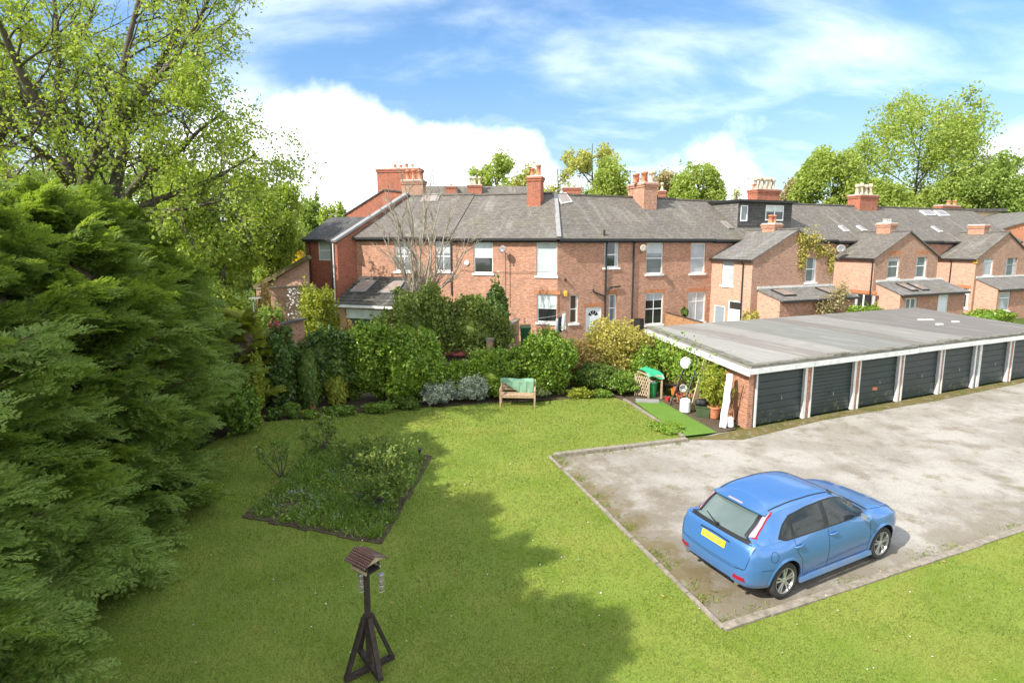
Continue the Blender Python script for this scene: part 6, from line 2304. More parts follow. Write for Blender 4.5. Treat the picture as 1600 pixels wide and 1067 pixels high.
def build_car():
    loc = (3.44, 9.02, 0)
    root = thing('parked_car', (0, 0, 0), 'blue five door hatchback parked at the corner of the kerbed car park', 'car')
    me, bvh = car_body()
    tmp = bpy.data.objects.new('body_tmp', me)
    COL.objects.link(tmp)
    cut = []
    for wx in (.80, 3.44):
        for s in (-1, 1):
            g = MB()
            g.lathe((wx, s * .96, .325), [(.001, -.42 if s > 0 else -.0), (.362, -.42 if s > 0 else -.0), (.372, .0 if s > 0 else .42), (.001, .0 if s > 0 else .42)], M['paint'], 40,
                    Matrix(((1, 0, 0), (0, 0, 1), (0, -1, 0))).transposed() if False else Matrix(((1, 0, 0), (0, 0, 1), (0, 1, 0))))
            cme = g.mesh('cut')
            cme.materials.clear()
            cme.materials.append(M['paint'])
            cme.materials.append(M['liner'])
            cme.polygons.foreach_set('material_index', [1] * len(cme.polygons))
            import bmesh
            bm = bmesh.new(); bm.from_mesh(cme)
            bmesh.ops.remove_doubles(bm, verts=bm.verts, dist=.002)
            bmesh.ops.recalc_face_normals(bm, faces=bm.faces); bm.to_mesh(cme); bm.free()
            co = bpy.data.objects.new('cut', cme)
            COL.objects.link(co)
            cut.append(co)
            md = tmp.modifiers.new('b', 'BOOLEAN')
            md.operation = 'DIFFERENCE'
            md.object = co
            md.solver = 'EXACT'
    dg = bpy.context.evaluated_depsgraph_get()
    dg.update()
    nm = bpy.data.meshes.new_from_object(tmp.evaluated_get(dg))
    nm.name = 'body'
    bpy.data.objects.remove(tmp)
    for c in cut:
        bpy.data.objects.remove(c)
    nm.polygons.foreach_set('use_smooth', [True] * len(nm.polygons))
    try:
        nm.set_sharp_from_angle(angle=R(38))
    except Exception:
        pass
    body = part('body', nm, root)

    DIRS = {'right': (Vector((0, -2, 0)), Vector((0, 1, 0)), lambda a, b: (a, None, b)), 'left': (Vector((0, 2, 0)), Vector((0, -1, 0)), lambda a, b: (a, None, b)),
            'rear': (Vector((-2, 0, 0)), Vector((1, 0, 0)), None), 'front': (Vector((6, 0, 0)), Vector((-1, 0, 0)), None), 'top': (Vector((0, 0, 3)), Vector((0, 0, -1)), None)}

    def hit(view, a, b, off):
        o, d, _ = DIRS[view]
        o = o.copy()
        if view in ('right', 'left'):
            o.x, o.z = a, b
        elif view in ('rear', 'front'):
            o.y, o.z = a, b
        else:
            o.x, o.y = a, b
        h = bvh.ray_cast(o, d)
        if h[0] is None:
            return None
        n = h[1] if h[1].dot(d) < 0 else -h[1]
        return h[0] + n * off

    def panel(name, view, us, lo, hi, mat, off=.004, ns=8, parent=None, nt=18):
        """us: sample range of the first coordinate; lo, hi: functions of it"""
        g = MB()
        U = np.linspace(us[0], us[1], nt + 1)
        rows = []
        for u in U:
            a, b = lo(u), hi(u)
            rows.append([hit(view, u, a + (b - a) * j / ns, off) for j in range(ns + 1)])
        for i in range(nt):
            for j in range(ns):
                q = [rows[i][j], rows[i + 1][j], rows[i + 1][j + 1], rows[i][j + 1]]
                if all(p is not None for p in q):
                    g.poly(q, mat)
        return part(name, g, parent or root, smooth=True)

    def vpanel(name, view, zs, lo, hi, mat, off=.004, ns=10, parent=None, nt=12, xmax=None):
        """samples along z, spanning y (rear or front view)"""
        g = MB()
        rows = []
        for z in np.linspace(zs[0], zs[1], nt + 1):
            a, b = lo(z), hi(z)
            rows.append([hit(view, a + (b - a) * j / ns, z, off) for j in range(ns + 1)])
        for i in range(nt):
            for j in range(ns):
                q = [rows[i][j], rows[i + 1][j], rows[i + 1][j + 1], rows[i][j + 1]]
                if all(p is not None and (xmax is None or p.x < xmax) for p in q):
                    g.poly(q, mat)
        return part(name, g, parent or root, smooth=True)

    def seam(view, pts, w=.008, off=.0025, mat=None, name='shut_line', parent=None):
        g = MB()
        P = []
        for (a0, b0), (a1, b1) in zip(pts[:-1], pts[1:]):
            for k in range(8):
                P.append((a0 + (a1 - a0) * k / 8, b0 + (b1 - b0) * k / 8))
        P.append(pts[-1])
        for (a0, b0), (a1, b1) in zip(P[:-1], P[1:]):
            dx, dy = a1 - a0, b1 - b0
            l = math.hypot(dx, dy) or 1
            nx, ny = -dy / l * w / 2, dx / l * w / 2
            q = [hit(view, a0 - nx, b0 - ny, off), hit(view, a1 - nx, b1 - ny, off), hit(view, a1 + nx, b1 + ny, off), hit(view, a0 + nx, b0 + ny, off)]
            if all(p is not None for p in q):
                g.poly(q, mat or M['trim'])
        return part(name, g, parent or root)

    def ycut(z, dx):
        """half width at height z where the tail has curved forward by dx"""
        x0 = hit('rear', 0, z, 0)
        y = .30
        while y < .9:
            p = hit('rear', y, z, 0)
            if p is None or p.x > x0.x + dx:
                break
            y += .004
        return y
    zz_ = list(np.linspace(.93, 1.40, 16))
    cutA = [ycut(z, .050) for z in zz_]
    cutB = [ycut(z, .17 - .04 * (z - .93) / .47) for z in zz_]
    I = lambda xs, ys: (lambda u: float(np.interp(u, xs, ys)))
    topc = I([.70, .86, 1.06, 1.5, 1.9, 2.2, 2.45, 2.7, 2.95, 3.06], [1.02, 1.20, 1.315, 1.372, 1.385, 1.372, 1.325, 1.22, 1.07, 1.0])
    for side in ('right', 'left'):
        panel('window_trim', side, (.70, 3.06), lambda u: .966 + .012 * (u > 2.6) + max(0, .055 * (.85 - u) / .15), topc, M['trim'], .003, 8, nt=40)
        ix = lambda u: topc(u) - .022
        panel('side_window', side, (.79, 1.02), lambda u: 1.0 if u < .9 else .985, lambda u: max(ix(u), 1.01), M['car_glass'], .006)
        panel('side_window', side, (1.075, 1.84), lambda u: .985, ix, M['car_glass'], .006)
        panel('side_window', side, (1.95, 2.96), lambda u: .988, lambda u: max(ix(u), .995), M['car_glass'], .006)
        seam(side, [(1.905, .955), (1.90, .62), (1.88, .30)])
        seam(side, [(1.045, .97), (1.04, .90), (1.08, .74), (1.20, .60), (1.24, .32)])
        seam(side, [(3.06, .97), (3.06, .55), (3.02, .30)])
        seam(side, [(1.24, .305), (3.02, .295)])
        seam(side, [(.25, .62), (.52, .60)], .006)
        sg = -1 if side == 'right' else 1
        # sill blade, door handles, mirror
        g = MB()
        for i in range(20):
            x0, x1 = 1.15 + i * .098, 1.15 + (i + 1) * .098
            g.hexa([(x0, sg * .86, .19), (x1, sg * .86, .19), (x1, sg * .915, .20), (x0, sg * .915, .20), (x0, sg * .86, .27), (x1, sg * .86, .27), (x1, sg * .895, .265), (x0, sg * .895, .265)], M['paint'])
        part('sill', g, root)
        for hx in (1.10, 2.02):
            p = hit(side, hx, .855, .0)
            g = MB()
            g.tube([(hx - .10, p.y + sg * -.005, .852), (hx - .07, p.y + sg * .03, .857), (hx + .06, p.y + sg * .032, .860), (hx + .10, p.y - sg * .005, .861)], [.014, .019, .019, .013], M['paint'], 8)
            dh = part('door_handle', g, root, smooth=True)
            g = MB()
            g.box((hx, p.y + sg * .002, .84), (.12, .006, .05), M['trim'])
            part('handle_recess', g, dh)
        g = MB()
        mx = (2.80, sg * .965, 1.035)
        g.lathe(mx, [(.001, -.105), (.05, -.095), (.082, -.05), (.09, 0), (.085, .06), (.06, .10), (.001, .115)], M['paint'], 14, Matrix(((0, .9, .25), (0, .15, 1), (1, 0, 0))))
        g.bar((2.84, sg * .84, .985), (2.82, sg * .92, 1.01), .07, .05, M['trim'])
        mr = part('wing_mirror', g, root, smooth=True)
        g = MB()
        g.box((2.725, sg * .965, 1.035), (.012, .15, .10), M['glass_grey'])
        part('mirror_glass', g, mr)
        # tail lamp on the shoulder beside the hatch
        il = lambda z: float(np.interp(z, zz_, cutA)) + .006
        ol = lambda z: max(il(z) + .05, min(il(z) + .088, float(np.interp(z, zz_, cutB))))
        tl = vpanel('tail_light', 'rear', (1.04, 1.385), lambda z: sg * (il(z)), lambda z: sg * (ol(z)), M['lamp_red'], .005, 14, xmax=.95)
        vpanel('lens', 'rear', (1.055, 1.37), lambda z: sg * (il(z) + .006), lambda z: sg * (il(z) + (ol(z) - il(z)) * .72), M['lamp_clear'], .010, 14, parent=tl, xmax=.90)
        vpanel('bumper_reflector', 'rear', (.405, .475), lambda z: sg * (.50 + (z - .405) * .15), lambda z: sg * (.715 - (z - .405) * .2), M['lamp_red'], .006)
        vpanel('headlight', 'front', (.66, .84), lambda z: sg * (.44 + (z - .66) * .9), lambda z: sg * (.70 + (z - .66) * .35), M['glass_grey'], .005)
        seam('top', [(.62, sg * .50), (1.0, sg * .525), (1.6, sg * .532), (2.1, sg * .522), (2.36, sg * .50)], .022, .004, name='roof_strip')
        seam('top', [(3.16, sg * .70), (3.6, sg * .70), (3.95, sg * .62), (4.12, sg * .50)], .008)
        # arch lip
        for wx in (.80, 3.44):
            g = MB()
            for k in range(26):
                t0, t1 = R(-4 + k * 7.23), R(-4 + (k + 1) * 7.23)
                r0, r1 = .366, .415
                q = []
                for t, r in ((t0, r0), (t1, r0), (t1, r1), (t0, r1)):
                    p = hit(side, wx + r * math.cos(t), max(.24, .325 + r * math.sin(t)), .004 if r > .4 else .016)
                    q.append(p)
                if all(p is not None for p in q) and min(p.z for p in q) > .26:
                    g.poly(q, M['paint'])
            part('arch_lip', g, root, smooth=True)
    # glass fore and aft
    rw = lambda z: float(np.interp(z, zz_, cutA))
    vpanel('window_trim', 'rear', (.985, 1.392), lambda z: -rw(max(1.0, z)), lambda z: rw(max(1.0, z)), M['trim'], .003, 16)
    vpanel('rear_window', 'rear', (1.035, 1.365), lambda z: -rw(z) + .055, lambda z: rw(z) - .055, M['rear_glass'], .006, 16)
    ww = I([1.0, 1.1, 1.25, 1.43], [.74, .70, .63, .55])
    vpanel('windscreen', 'front', (1.045, 1.41), lambda z: -ww(z), lambda z: ww(z), M['car_glass'], .004, 20)
    seam('top', [(3.13, -.70), (3.17, -.3), (3.18, 0), (3.17, .3), (3.13, .70)], .10, .004, name='scuttle')
    # hatch outline, plate recess, wiper, spoiler, badge
    seam('rear', [(-.755, .97), (-.735, .80), (-.70, .62), (-.5, .565), (0, .55), (.5, .565), (.70, .62), (.735, .80), (.755, .97)])
    vpanel('number_plate', 'rear', (.765, .875), lambda z: -.26, lambda z: .26, M['plate'], .012, 8)
    vpanel('plate_smear', 'rear', (.79, .85), lambda z: -.19, lambda z: .20, M['plate_smudge'], .014, 8)
    seam('rear', [(-.33, .90), (0, .915), (.33, .90)], .02, .004, name='boot_lip')
    vpanel('lower_trim', 'rear', (.30, .365), lambda z: -.46, lambda z: .46, M['trim'], .006, 12)
    seam('rear', [(-.68, .60), (0, .585), (.68, .60)], .007)
    g = MB()
    p = hit('rear', .03, 1.03, .02)
    q = hit('rear', .36, 1.10, .02)
    g.tube([p, p.lerp(q, .5) + Vector((-.01, 0, .0)), q], [.016, .010, .007], M['trim'], 6)
    g.lathe(p, [(.03, -.02), (.035, .02), (.001, .04)], M['trim'], 10)
    part('rear_wiper', g, root)
    g = MB()
    N = 14
    for i in range(N):
        y0, y1 = -.56 + 1.12 * i / N, -.56 + 1.12 * (i + 1) / N
        f = lambda y: -.10 * (1 - (abs(y) / .56) ** 3)
        zc = lambda y: 1.405 - .05 * (abs(y) / .56) ** 2.5
        g.hexa([(.60 + f(y0), y0, zc(y0) - .012), (.60 + f(y1), y1, zc(y1) - .012), (.86, y1 * .97, zc(y1) + .008), (.86, y0 * .97, zc(y0) + .008),
                (.60 + f(y0), y0, zc(y0) + .010), (.60 + f(y1), y1, zc(y1) + .010), (.86, y1 * .97, zc(y1) + .042), (.86, y0 * .97, zc(y0) + .042)], M['paint'])
    sp = part('spoiler', g, root, smooth=False)
    g = MB()
    g.box((.545, 0, 1.422), (.03, .30, .012), M['lamp_clear'])
    part('brake_light', g, sp)
    g = MB()
    g.tube([(.20, -.55, .31), (.02, -.55, .305)], .035, M['steel'], 12)
    g.tube([(.20, .55, .31), (.02, .55, .305)], .035, M['steel'], 12)
    part('exhaust_pipe', g, root)
    # fuel flap
    g = MB()
    for k in range(24):
        t0, t1 = 2 * math.pi * k / 24, 2 * math.pi * (k + 1) / 24
        q = [hit('right', .52 + r * math.cos(t), .80 + r * math.sin(t), .003) for r, t in ((.078, t0), (.078, t1), (.085, t1), (.085, t0))]
        if all(p is not None for p in q):
            g.poly(q, M['trim'])
    part('fuel_flap', g, root)
    # wheels
    for wx in (.80, 3.44):
        for s in (-1, 1):
            ax = Matrix(((1, 0, 0), (0, 0, s), (0, 1, 0)))      # local z of the lathe points outwards
            g = MB()
            c = Vector((wx, s * .785, .316))
            g.lathe(c, [(.200, -.10), (.285, -.105), (.308, -.085), (.316, -.05), (.316, .05), (.308, .085), (.285, .104), (.232, .105), (.222, .09), (.215, .02)], M['tyre'], 44, ax, cap=False)
            ty = part('wheel', g, root, smooth=True)
            g = MB()
            g.lathe(c, [(.226, .092), (.222, .100), (.212, .098), (.205, .07), (.200, -.08)], M['alloy'], 40, ax, cap=False)
            g.lathe(c, [(.058, .055), (.056, .082), (.030, .090), (.001, .092)], M['alloy'], 20, ax)
            for k in range(5):
                for dt in (-13, 13):
                    t = R(90 + 72 * k + dt)
                    t2 = R(90 + 72 * k + dt * .75)
                    a = c + ax @ Vector((.045 * math.cos(t), .045 * math.sin(t), .070))
                    b = c + ax @ Vector((.212 * math.cos(t2), .212 * math.sin(t2), .085))
                    g.bar(a, b, .030, .026, M['alloy'], up=ax @ Vector((0, 0, 1)))
            part('rim', g, ty)
            g = MB()
            g.lathe(c, [(.14, .01), (.14, .03), (.001, .032)], M['disc'], 24, ax)
            g.lathe(c, [(.205, -.03), (.001, -.028)], M['liner'], 24, ax)
            part('brake_disc', g, ty)
    root.location = loc
    root.rotation_euler = (0, 0, R(90 - 63.8))


build_car()
# ---------------------------------------------------------------- bird table
def bird_table():
    b = G(578, 1046)
    t = thing('bird_table', b, 'dark wooden bird table with shingled roof on a braced post in the foreground', 'bird table')
    m = M['wood_dark']
    ztop = D(578, 889, b.y).z
    g = MB()
    g.box((b.x, b.y, ztop / 2 + .06), (.07, .07, ztop - .02), m)
    part('post', g, t)
    a0 = R(38)
    L = .36
    zb_ = D(578, 962, b.y).z
    g1, g2 = MB(), MB()
    d1 = Vector((math.cos(a0), math.sin(a0), 0))
    d2 = Vector((-math.sin(a0), math.cos(a0), 0))
    g1.bar(b - d1 * L + Vector((0, 0, .035)), b + d1 * L + Vector((0, 0, .035)), .075, .06, m)
    g2.bar(b - d2 * L + Vector((0, 0, .098)), b + d2 * L + Vector((0, 0, .098)), .075, .06, m)
    part('foot', g1, t)
    part('foot', g2, t)
    for d, z in ((d1, .05), (-d1, .05), (d2, .11), (-d2, .11)):
        g = MB()
        g.bar(b + d * L * .93 + Vector((0, 0, z)), b + d * .055 + Vector((0, 0, zb_)), .07, .05, m)
        part('brace', g, t)
    # the house: floor tray, corner posts, roof
    M['shingle'] = slate('brown_shingle', (0.24, 0.125, 0.09), (0.36, 0.20, 0.15), moss=(.36, .35, .31), streak=(.34, .32, .29), sw=.035, shh=.03, streakamt=.5, mossamt=.45)
    ra = R(-36)
    u = Vector((math.cos(ra), math.sin(ra), 0))          # along the ridge
    v = Vector((-math.sin(ra), math.cos(ra), 0))
    c = Vector((b.x, b.y, ztop))
    rot = Matrix((u, v, Vector((0, 0, 1)))).transposed()
    g = MB()
    g.box(c + Vector((0, 0, 0.0181)), (0.3070, 0.2347, 0.0226), m, rot)
    for s in (-1, 1):
        g.box(c + v * 0.1174 * s + Vector((0, 0, 0.0406)), (0.3070, 0.0135, 0.0451), M['wood'], rot)
    for i in (-1, 1):
        for j in (-1, 1):
            g.box(c + u * 0.1354 * i + v * 0.0993 * j + Vector((0, 0, 0.0993)), (0.0271, 0.0271, 0.1535), m, rot)
    part('tray', g, t)
    g = MB()
    e, r_ = 0.1891, 0.1037
    for s in (-1, 1):
        q = [c - u * 0.2076 + v * s * e + Vector((0, 0, 0.1490)), c + u * 0.2076 + v * s * e + Vector((0, 0, 0.1490)), c + u * 0.2076 + Vector((0, 0, 0.1490 + r_)), c - u * 0.2076 + Vector((0, 0, 0.1490 + r_ - (0.0009 if s > 0 else 0)))]
        n = (q[1] - q[0]).cross(q[3] - q[0]).normalized()
        if n.z < 0: n = -n
        NR = 5
        for k in range(NR):
            f0, f1 = k / NR, (k + 1) / NR
            l0, l1, h0, h1 = q[0].lerp(q[3], f0), q[1].lerp(q[2], f0), q[0].lerp(q[3], f1), q[1].lerp(q[2], f1)
            g.hexa([l0, l1, h1, h0, l0 + n * 0.0162, l1 + n * 0.0162, h1 + n * 0.0072, h0 + n * 0.0072], M['shingle'])
    ro = part('roof', g, t)
    for s in (-1, 1):
        g = MB()
        g.poly([c + u * 0.1896 * s - v * 0.1535 + Vector((0, 0, 0.1625)), c + u * 0.1896 * s + v * 0.1535 + Vector((0, 0, 0.1625)), c + u * 0.1896 * s + Vector((0, 0, 0.1490 + r_ - 0.0090))], M['wood'])
        part('gable_end', g, ro)
    # two wire feeders hanging either side
    M['fatball'] = flat('fat_ball', (0.34, 0.27, 0.20), .9, var=.3, scale=30)
    for px, lab in ((564, 'wire feeder of fat balls hanging at the left of the bird table post'), (595, 'wire feeder of fat balls hanging at the right of the bird table post')):
        top_ = D(px, 893, b.y - .02)
        f = thing('bird_feeder', (top_.x, top_.y, top_.z - .27), lab, 'bird feeder')
        g = MB()
        for k in range(9):
            a = 2 * math.pi * k / 9
            o = Vector((.042 * math.cos(a), .042 * math.sin(a), 0))
            g.tube([top_ + o + Vector((0, 0, -.03)), top_ + o + Vector((0, 0, -.27))], .0022, M['steel'], 4)
        for z in (-.03, -.11, -.19, -.27):
            g.tube([top_ + Vector((.042 * math.cos(a), .042 * math.sin(a), z)) for a in np.linspace(0, 2 * math.pi, 14)], .0022, M['steel'], 4)
        g.tube([top_, top_ + Vector((0, 0, .07)), c + Vector((0, 0, .15)) + (top_ - c) * .45], .002, M['steel'], 4)
        part('cage', g, f)
        g = MB()
        g.lathe(top_ + Vector((0, 0, -.05)), [(.001, .035), (.03, .03), (.044, .0), (.040, -.01), (.001, -.012)], M['lead'], 14)
        part('lid', g, f, smooth=True)
        for k in range(3):
            g = MB()
            g.lathe(top_ + Vector((.004 * k, 0, -.10 - .064 * k)), [(.001, -.034), (.02, -.028), (.033, 0), (.02, .028), (.001, .034)], M['fatball'], 12)
            part('fat_ball', g, f, smooth=True)


bird_table()


# ---------------------------------------------------------------- bench with the green cover
def bench():
    y0 = G(784, 637)
    c = Vector((G(809, 634).x, G(809, 634).y + .10, 0))
    t = thing('garden_bench', c, 'weathered slatted wooden garden bench on the far edge of the lawn', 'bench')
    M['bench'] = flat('bench_wood', (0.40, 0.27, 0.17), .8, var=.3, scale=14)
    az = R(-4)
    u = Vector((math.cos(az), math.sin(az), 0))
    v = Vector((-math.sin(az), math.cos(az), 0))      # towards the back
    P = lambda x, y, z: c + u * x + v * y + Vector((0, 0, z))
    w = .62
    for s in (-1, 1):
        for y, h in ((-.24, .60), (.24, .90)):
            g = MB()
            g.bar(P(s * w, y, 0), P(s * w, y + (.06 if y > 0 else 0), h), .055, .055, M['bench'], up=(0, 1, 0))
            part('leg', g, t)
        g = MB()
        g.bar(P(s * w, -.28, .615), P(s * w, .27, .63), .06, .035, M['bench'])
        part('armrest', g, t)
    g = MB()
    for k in range(5):
        g.bar(P(-w, -.22 + k * .10, .42), P(w, -.22 + k * .10, .42), .075, .025, M['bench'])
    g.bar(P(-w, -.23, .37), P(w, -.23, .37), .03, .07, M['bench'])
    part('seat', g, t)
    g = MB()
    for k in range(4):
        g.bar(P(-w, .27 + k * .012, .53 + k * .105), P(w, .27 + k * .012, .53 + k * .105), .022, .07, M['bench'])
    part('backrest', g, t)
    # cloth: hangs over the back, its lower edge slanting across
    M['cloth'] = flat('green_canvas', (0.16, 0.30, 0.19), .8, var=.12, scale=5, dirt=(.26, .38, .27), dirtamt=.5)
    g = MB()
    nx, nz = 22, 14
    rows = []
    rng = random.Random(5)
    for i in range(nx + 1):
        x = -w - .03 + (2 * w - .02) * i / nx
        f = i / nx
        drop = .10 + .42 * min(1, max(0, (f - .02) / .62)) - .06 * max(0, (f - .86) / .14)
        col = []
        for j in range(nz + 1):
            k = j / nz
            fold = .016 * math.sin(f * 26 + k * 2.5) * k + .010 * math.sin(f * 57 + 2) * k
            col.append(P(x, .285 - .075 * min(1, k * 5) * (1 if k > 0 else 0) - .05 * k - fold, .925 - drop * k + .012 * math.sin(f * 9)))
        rows.append(col)
    for i in range(nx):
        for j in range(nz):
            g.poly([rows[i][j], rows[i + 1][j], rows[i + 1][j + 1], rows[i][j + 1]], M['cloth'])
    for i in range(nx):                                  # the flap behind
        a, b = rows[i][0], rows[i + 1][0]
        bk_ = v * .07
        g.poly([a, a + bk_ + Vector((0, 0, -.01)), b + bk_ + Vector((0, 0, -.01)), b], M['cloth'])
        g.poly([a + bk_ + Vector((0, 0, -.01)), a + bk_ * 1.2 + Vector((0, 0, -.4)), b + bk_ * 1.2 + Vector((0, 0, -.4)), b + bk_ + Vector((0, 0, -.01))], M['cloth'])
    top('bench_cover', g, P(0, .25, .9), 'faded green cover draped over the back of the bench', 'cover', smooth=True)


bench()


# ---------------------------------------------------------------- the rose bed
def rose_bed():
    rng = np.random.default_rng(31)
    g = MB()
    g.poly([(p.x, p.y, .012) for p in BED], M['soil'])
    struct('flower_bed', g)
    g = MB()
    for a, b in zip(BED, BED[1:] + BED[:1]):
        n = 14
        for i in range(n):
            p, q = a.lerp(b, i / n), a.lerp(b, (i + 1) / n)
            j = Vector((rng.normal() * .02, rng.normal() * .02, .012))
            g.bar(p + j, q + j, .045, .02, M['soil'])
    struct('bed_edge', g)
    lo, hi = np.min([p[:2] for p in BED], axis=0), np.max([p[:2] for p in BED], axis=0)
    def scatter(n, shrink=.0):
        P = np.stack([rng.uniform(lo[0], hi[0], n), rng.uniform(lo[1], hi[1], n), np.zeros(n)], axis=1)
        c = np.mean([np.array(p) for p in BED], axis=0)
        Q = [c + (np.array(p) - c) * (1 - shrink) for p in BED]
        return P[inside(P, Q)]
    # strappy leaves in tufts
    P = scatter(1500, .05)
    P = P[rng.random(len(P)) < .60 + .4 * np.sin(P[:, 0] * 2.2) * np.sin(P[:, 1] * 1.9 + 1)]
    Q = np.repeat(P, 24, axis=0) + rng.normal(size=(len(P) * 24, 3)) * np.array((.055, .055, 0))
    parts = [blades(Q, .17, .011, rng, .75)]
    V, Fc = merge(parts)
    struct('bed_plants', npmesh('bed_plants', V, Fc, [M['lf_green']]), (0, 0, 0), 'stuff')
    P = scatter(5200, .03)
    P[:, 2] = rng.uniform(.01, .14, len(P))
    V, Fc = leaf_quads(P, .06, rng, np.array((0, 0, 1.0)), .5)
    struct('ground_cover', npmesh('ground_cover', V, Fc, [M['lf_ivy']]), (0, 0, 0), 'stuff')
    C = scatter(60, .1)
    Q = np.repeat(C, 16, axis=0) + rng.normal(size=(len(C) * 16, 3)) * np.array((.10, .10, 0))
    Q[:, 2] = rng.uniform(.13, .24, len(Q))
    V, Fc = leaf_quads(Q, .022, rng, np.array((0, 0, 1.0)), .6)
    struct('forget_me_nots', npmesh('forget_me_nots', V, Fc, [M['lf_blue']]), (0, 0, 0), 'stuff')

    def rose(px, py, h, spread, label, seed, nst=6, leaves=260, cane=.014):
        r = np.random.default_rng(seed)
        p = G(px, py)
        w = Wood(r, M['bark'])
        for i in range(nst):
            a = 2 * math.pi * i / nst + r.uniform(-.5, .5)
            w.grow((p.x + .04 * math.cos(a), p.y + .04 * math.sin(a), 0), (math.cos(a) * spread, math.sin(a) * spread, 1), h * r.uniform(.7, 1.1), cane, [(4, .5, 42, .35), (3, .55, 38, .4)], trop=.1, wob=.2)
        t = thing('rose_bush', p, label, 'rose', 'roses in the diamond bed')
        part('stems', w.mb, t, smooth=True)
        V, Fc = w.leaves(max(1, int(leaves / len(w.pts))), .06, .075, up=.5)
        part('leaves', npmesh('leaves', V, Fc, [M['rose']], None, p), t)


    rose(592, 790, .95, .6, 'largest rose bush, thick dark stems, centre right of the bed', 301, 9, 2600, .024)
    rose(505, 705, .85, .5, 'rose bush at the back corner of the bed', 302, 6, 900, .018)
    rose(440, 745, .85, .35, 'small upright rose bush near the left edge of the bed', 303, 4, 420, .022)
    rose(560, 735, .85, .7, 'leggy rose bush in the middle of the bed with yellowing leaves', 304, 7, 1300, .018)
    rose(620, 735, .8, .5, 'thin rose bush with reddish young tips toward the right corner', 305, 4, 500, .014)
    # small black lantern on a stake
    p = G(656, 722)
    t = thing('garden_lantern', p, 'small black lantern on a thin stake at the right corner of the rose bed', 'lantern')
    h = D(656, 699, p.y).z
    g = MB()
    g.tube([p, p + Vector((0, 0, h - .13))], .009, M['black'], 6)
    part('stake', g, t)
    g = MB()
    g.lathe(p + Vector((0, 0, h - .14)), [(.02, 0), (.045, .02), (.045, .10), (.07, .105), (.03, .14), (.001, .15)], M['black'], 10)
    part('lamp_head', g, t)


rose_bed()


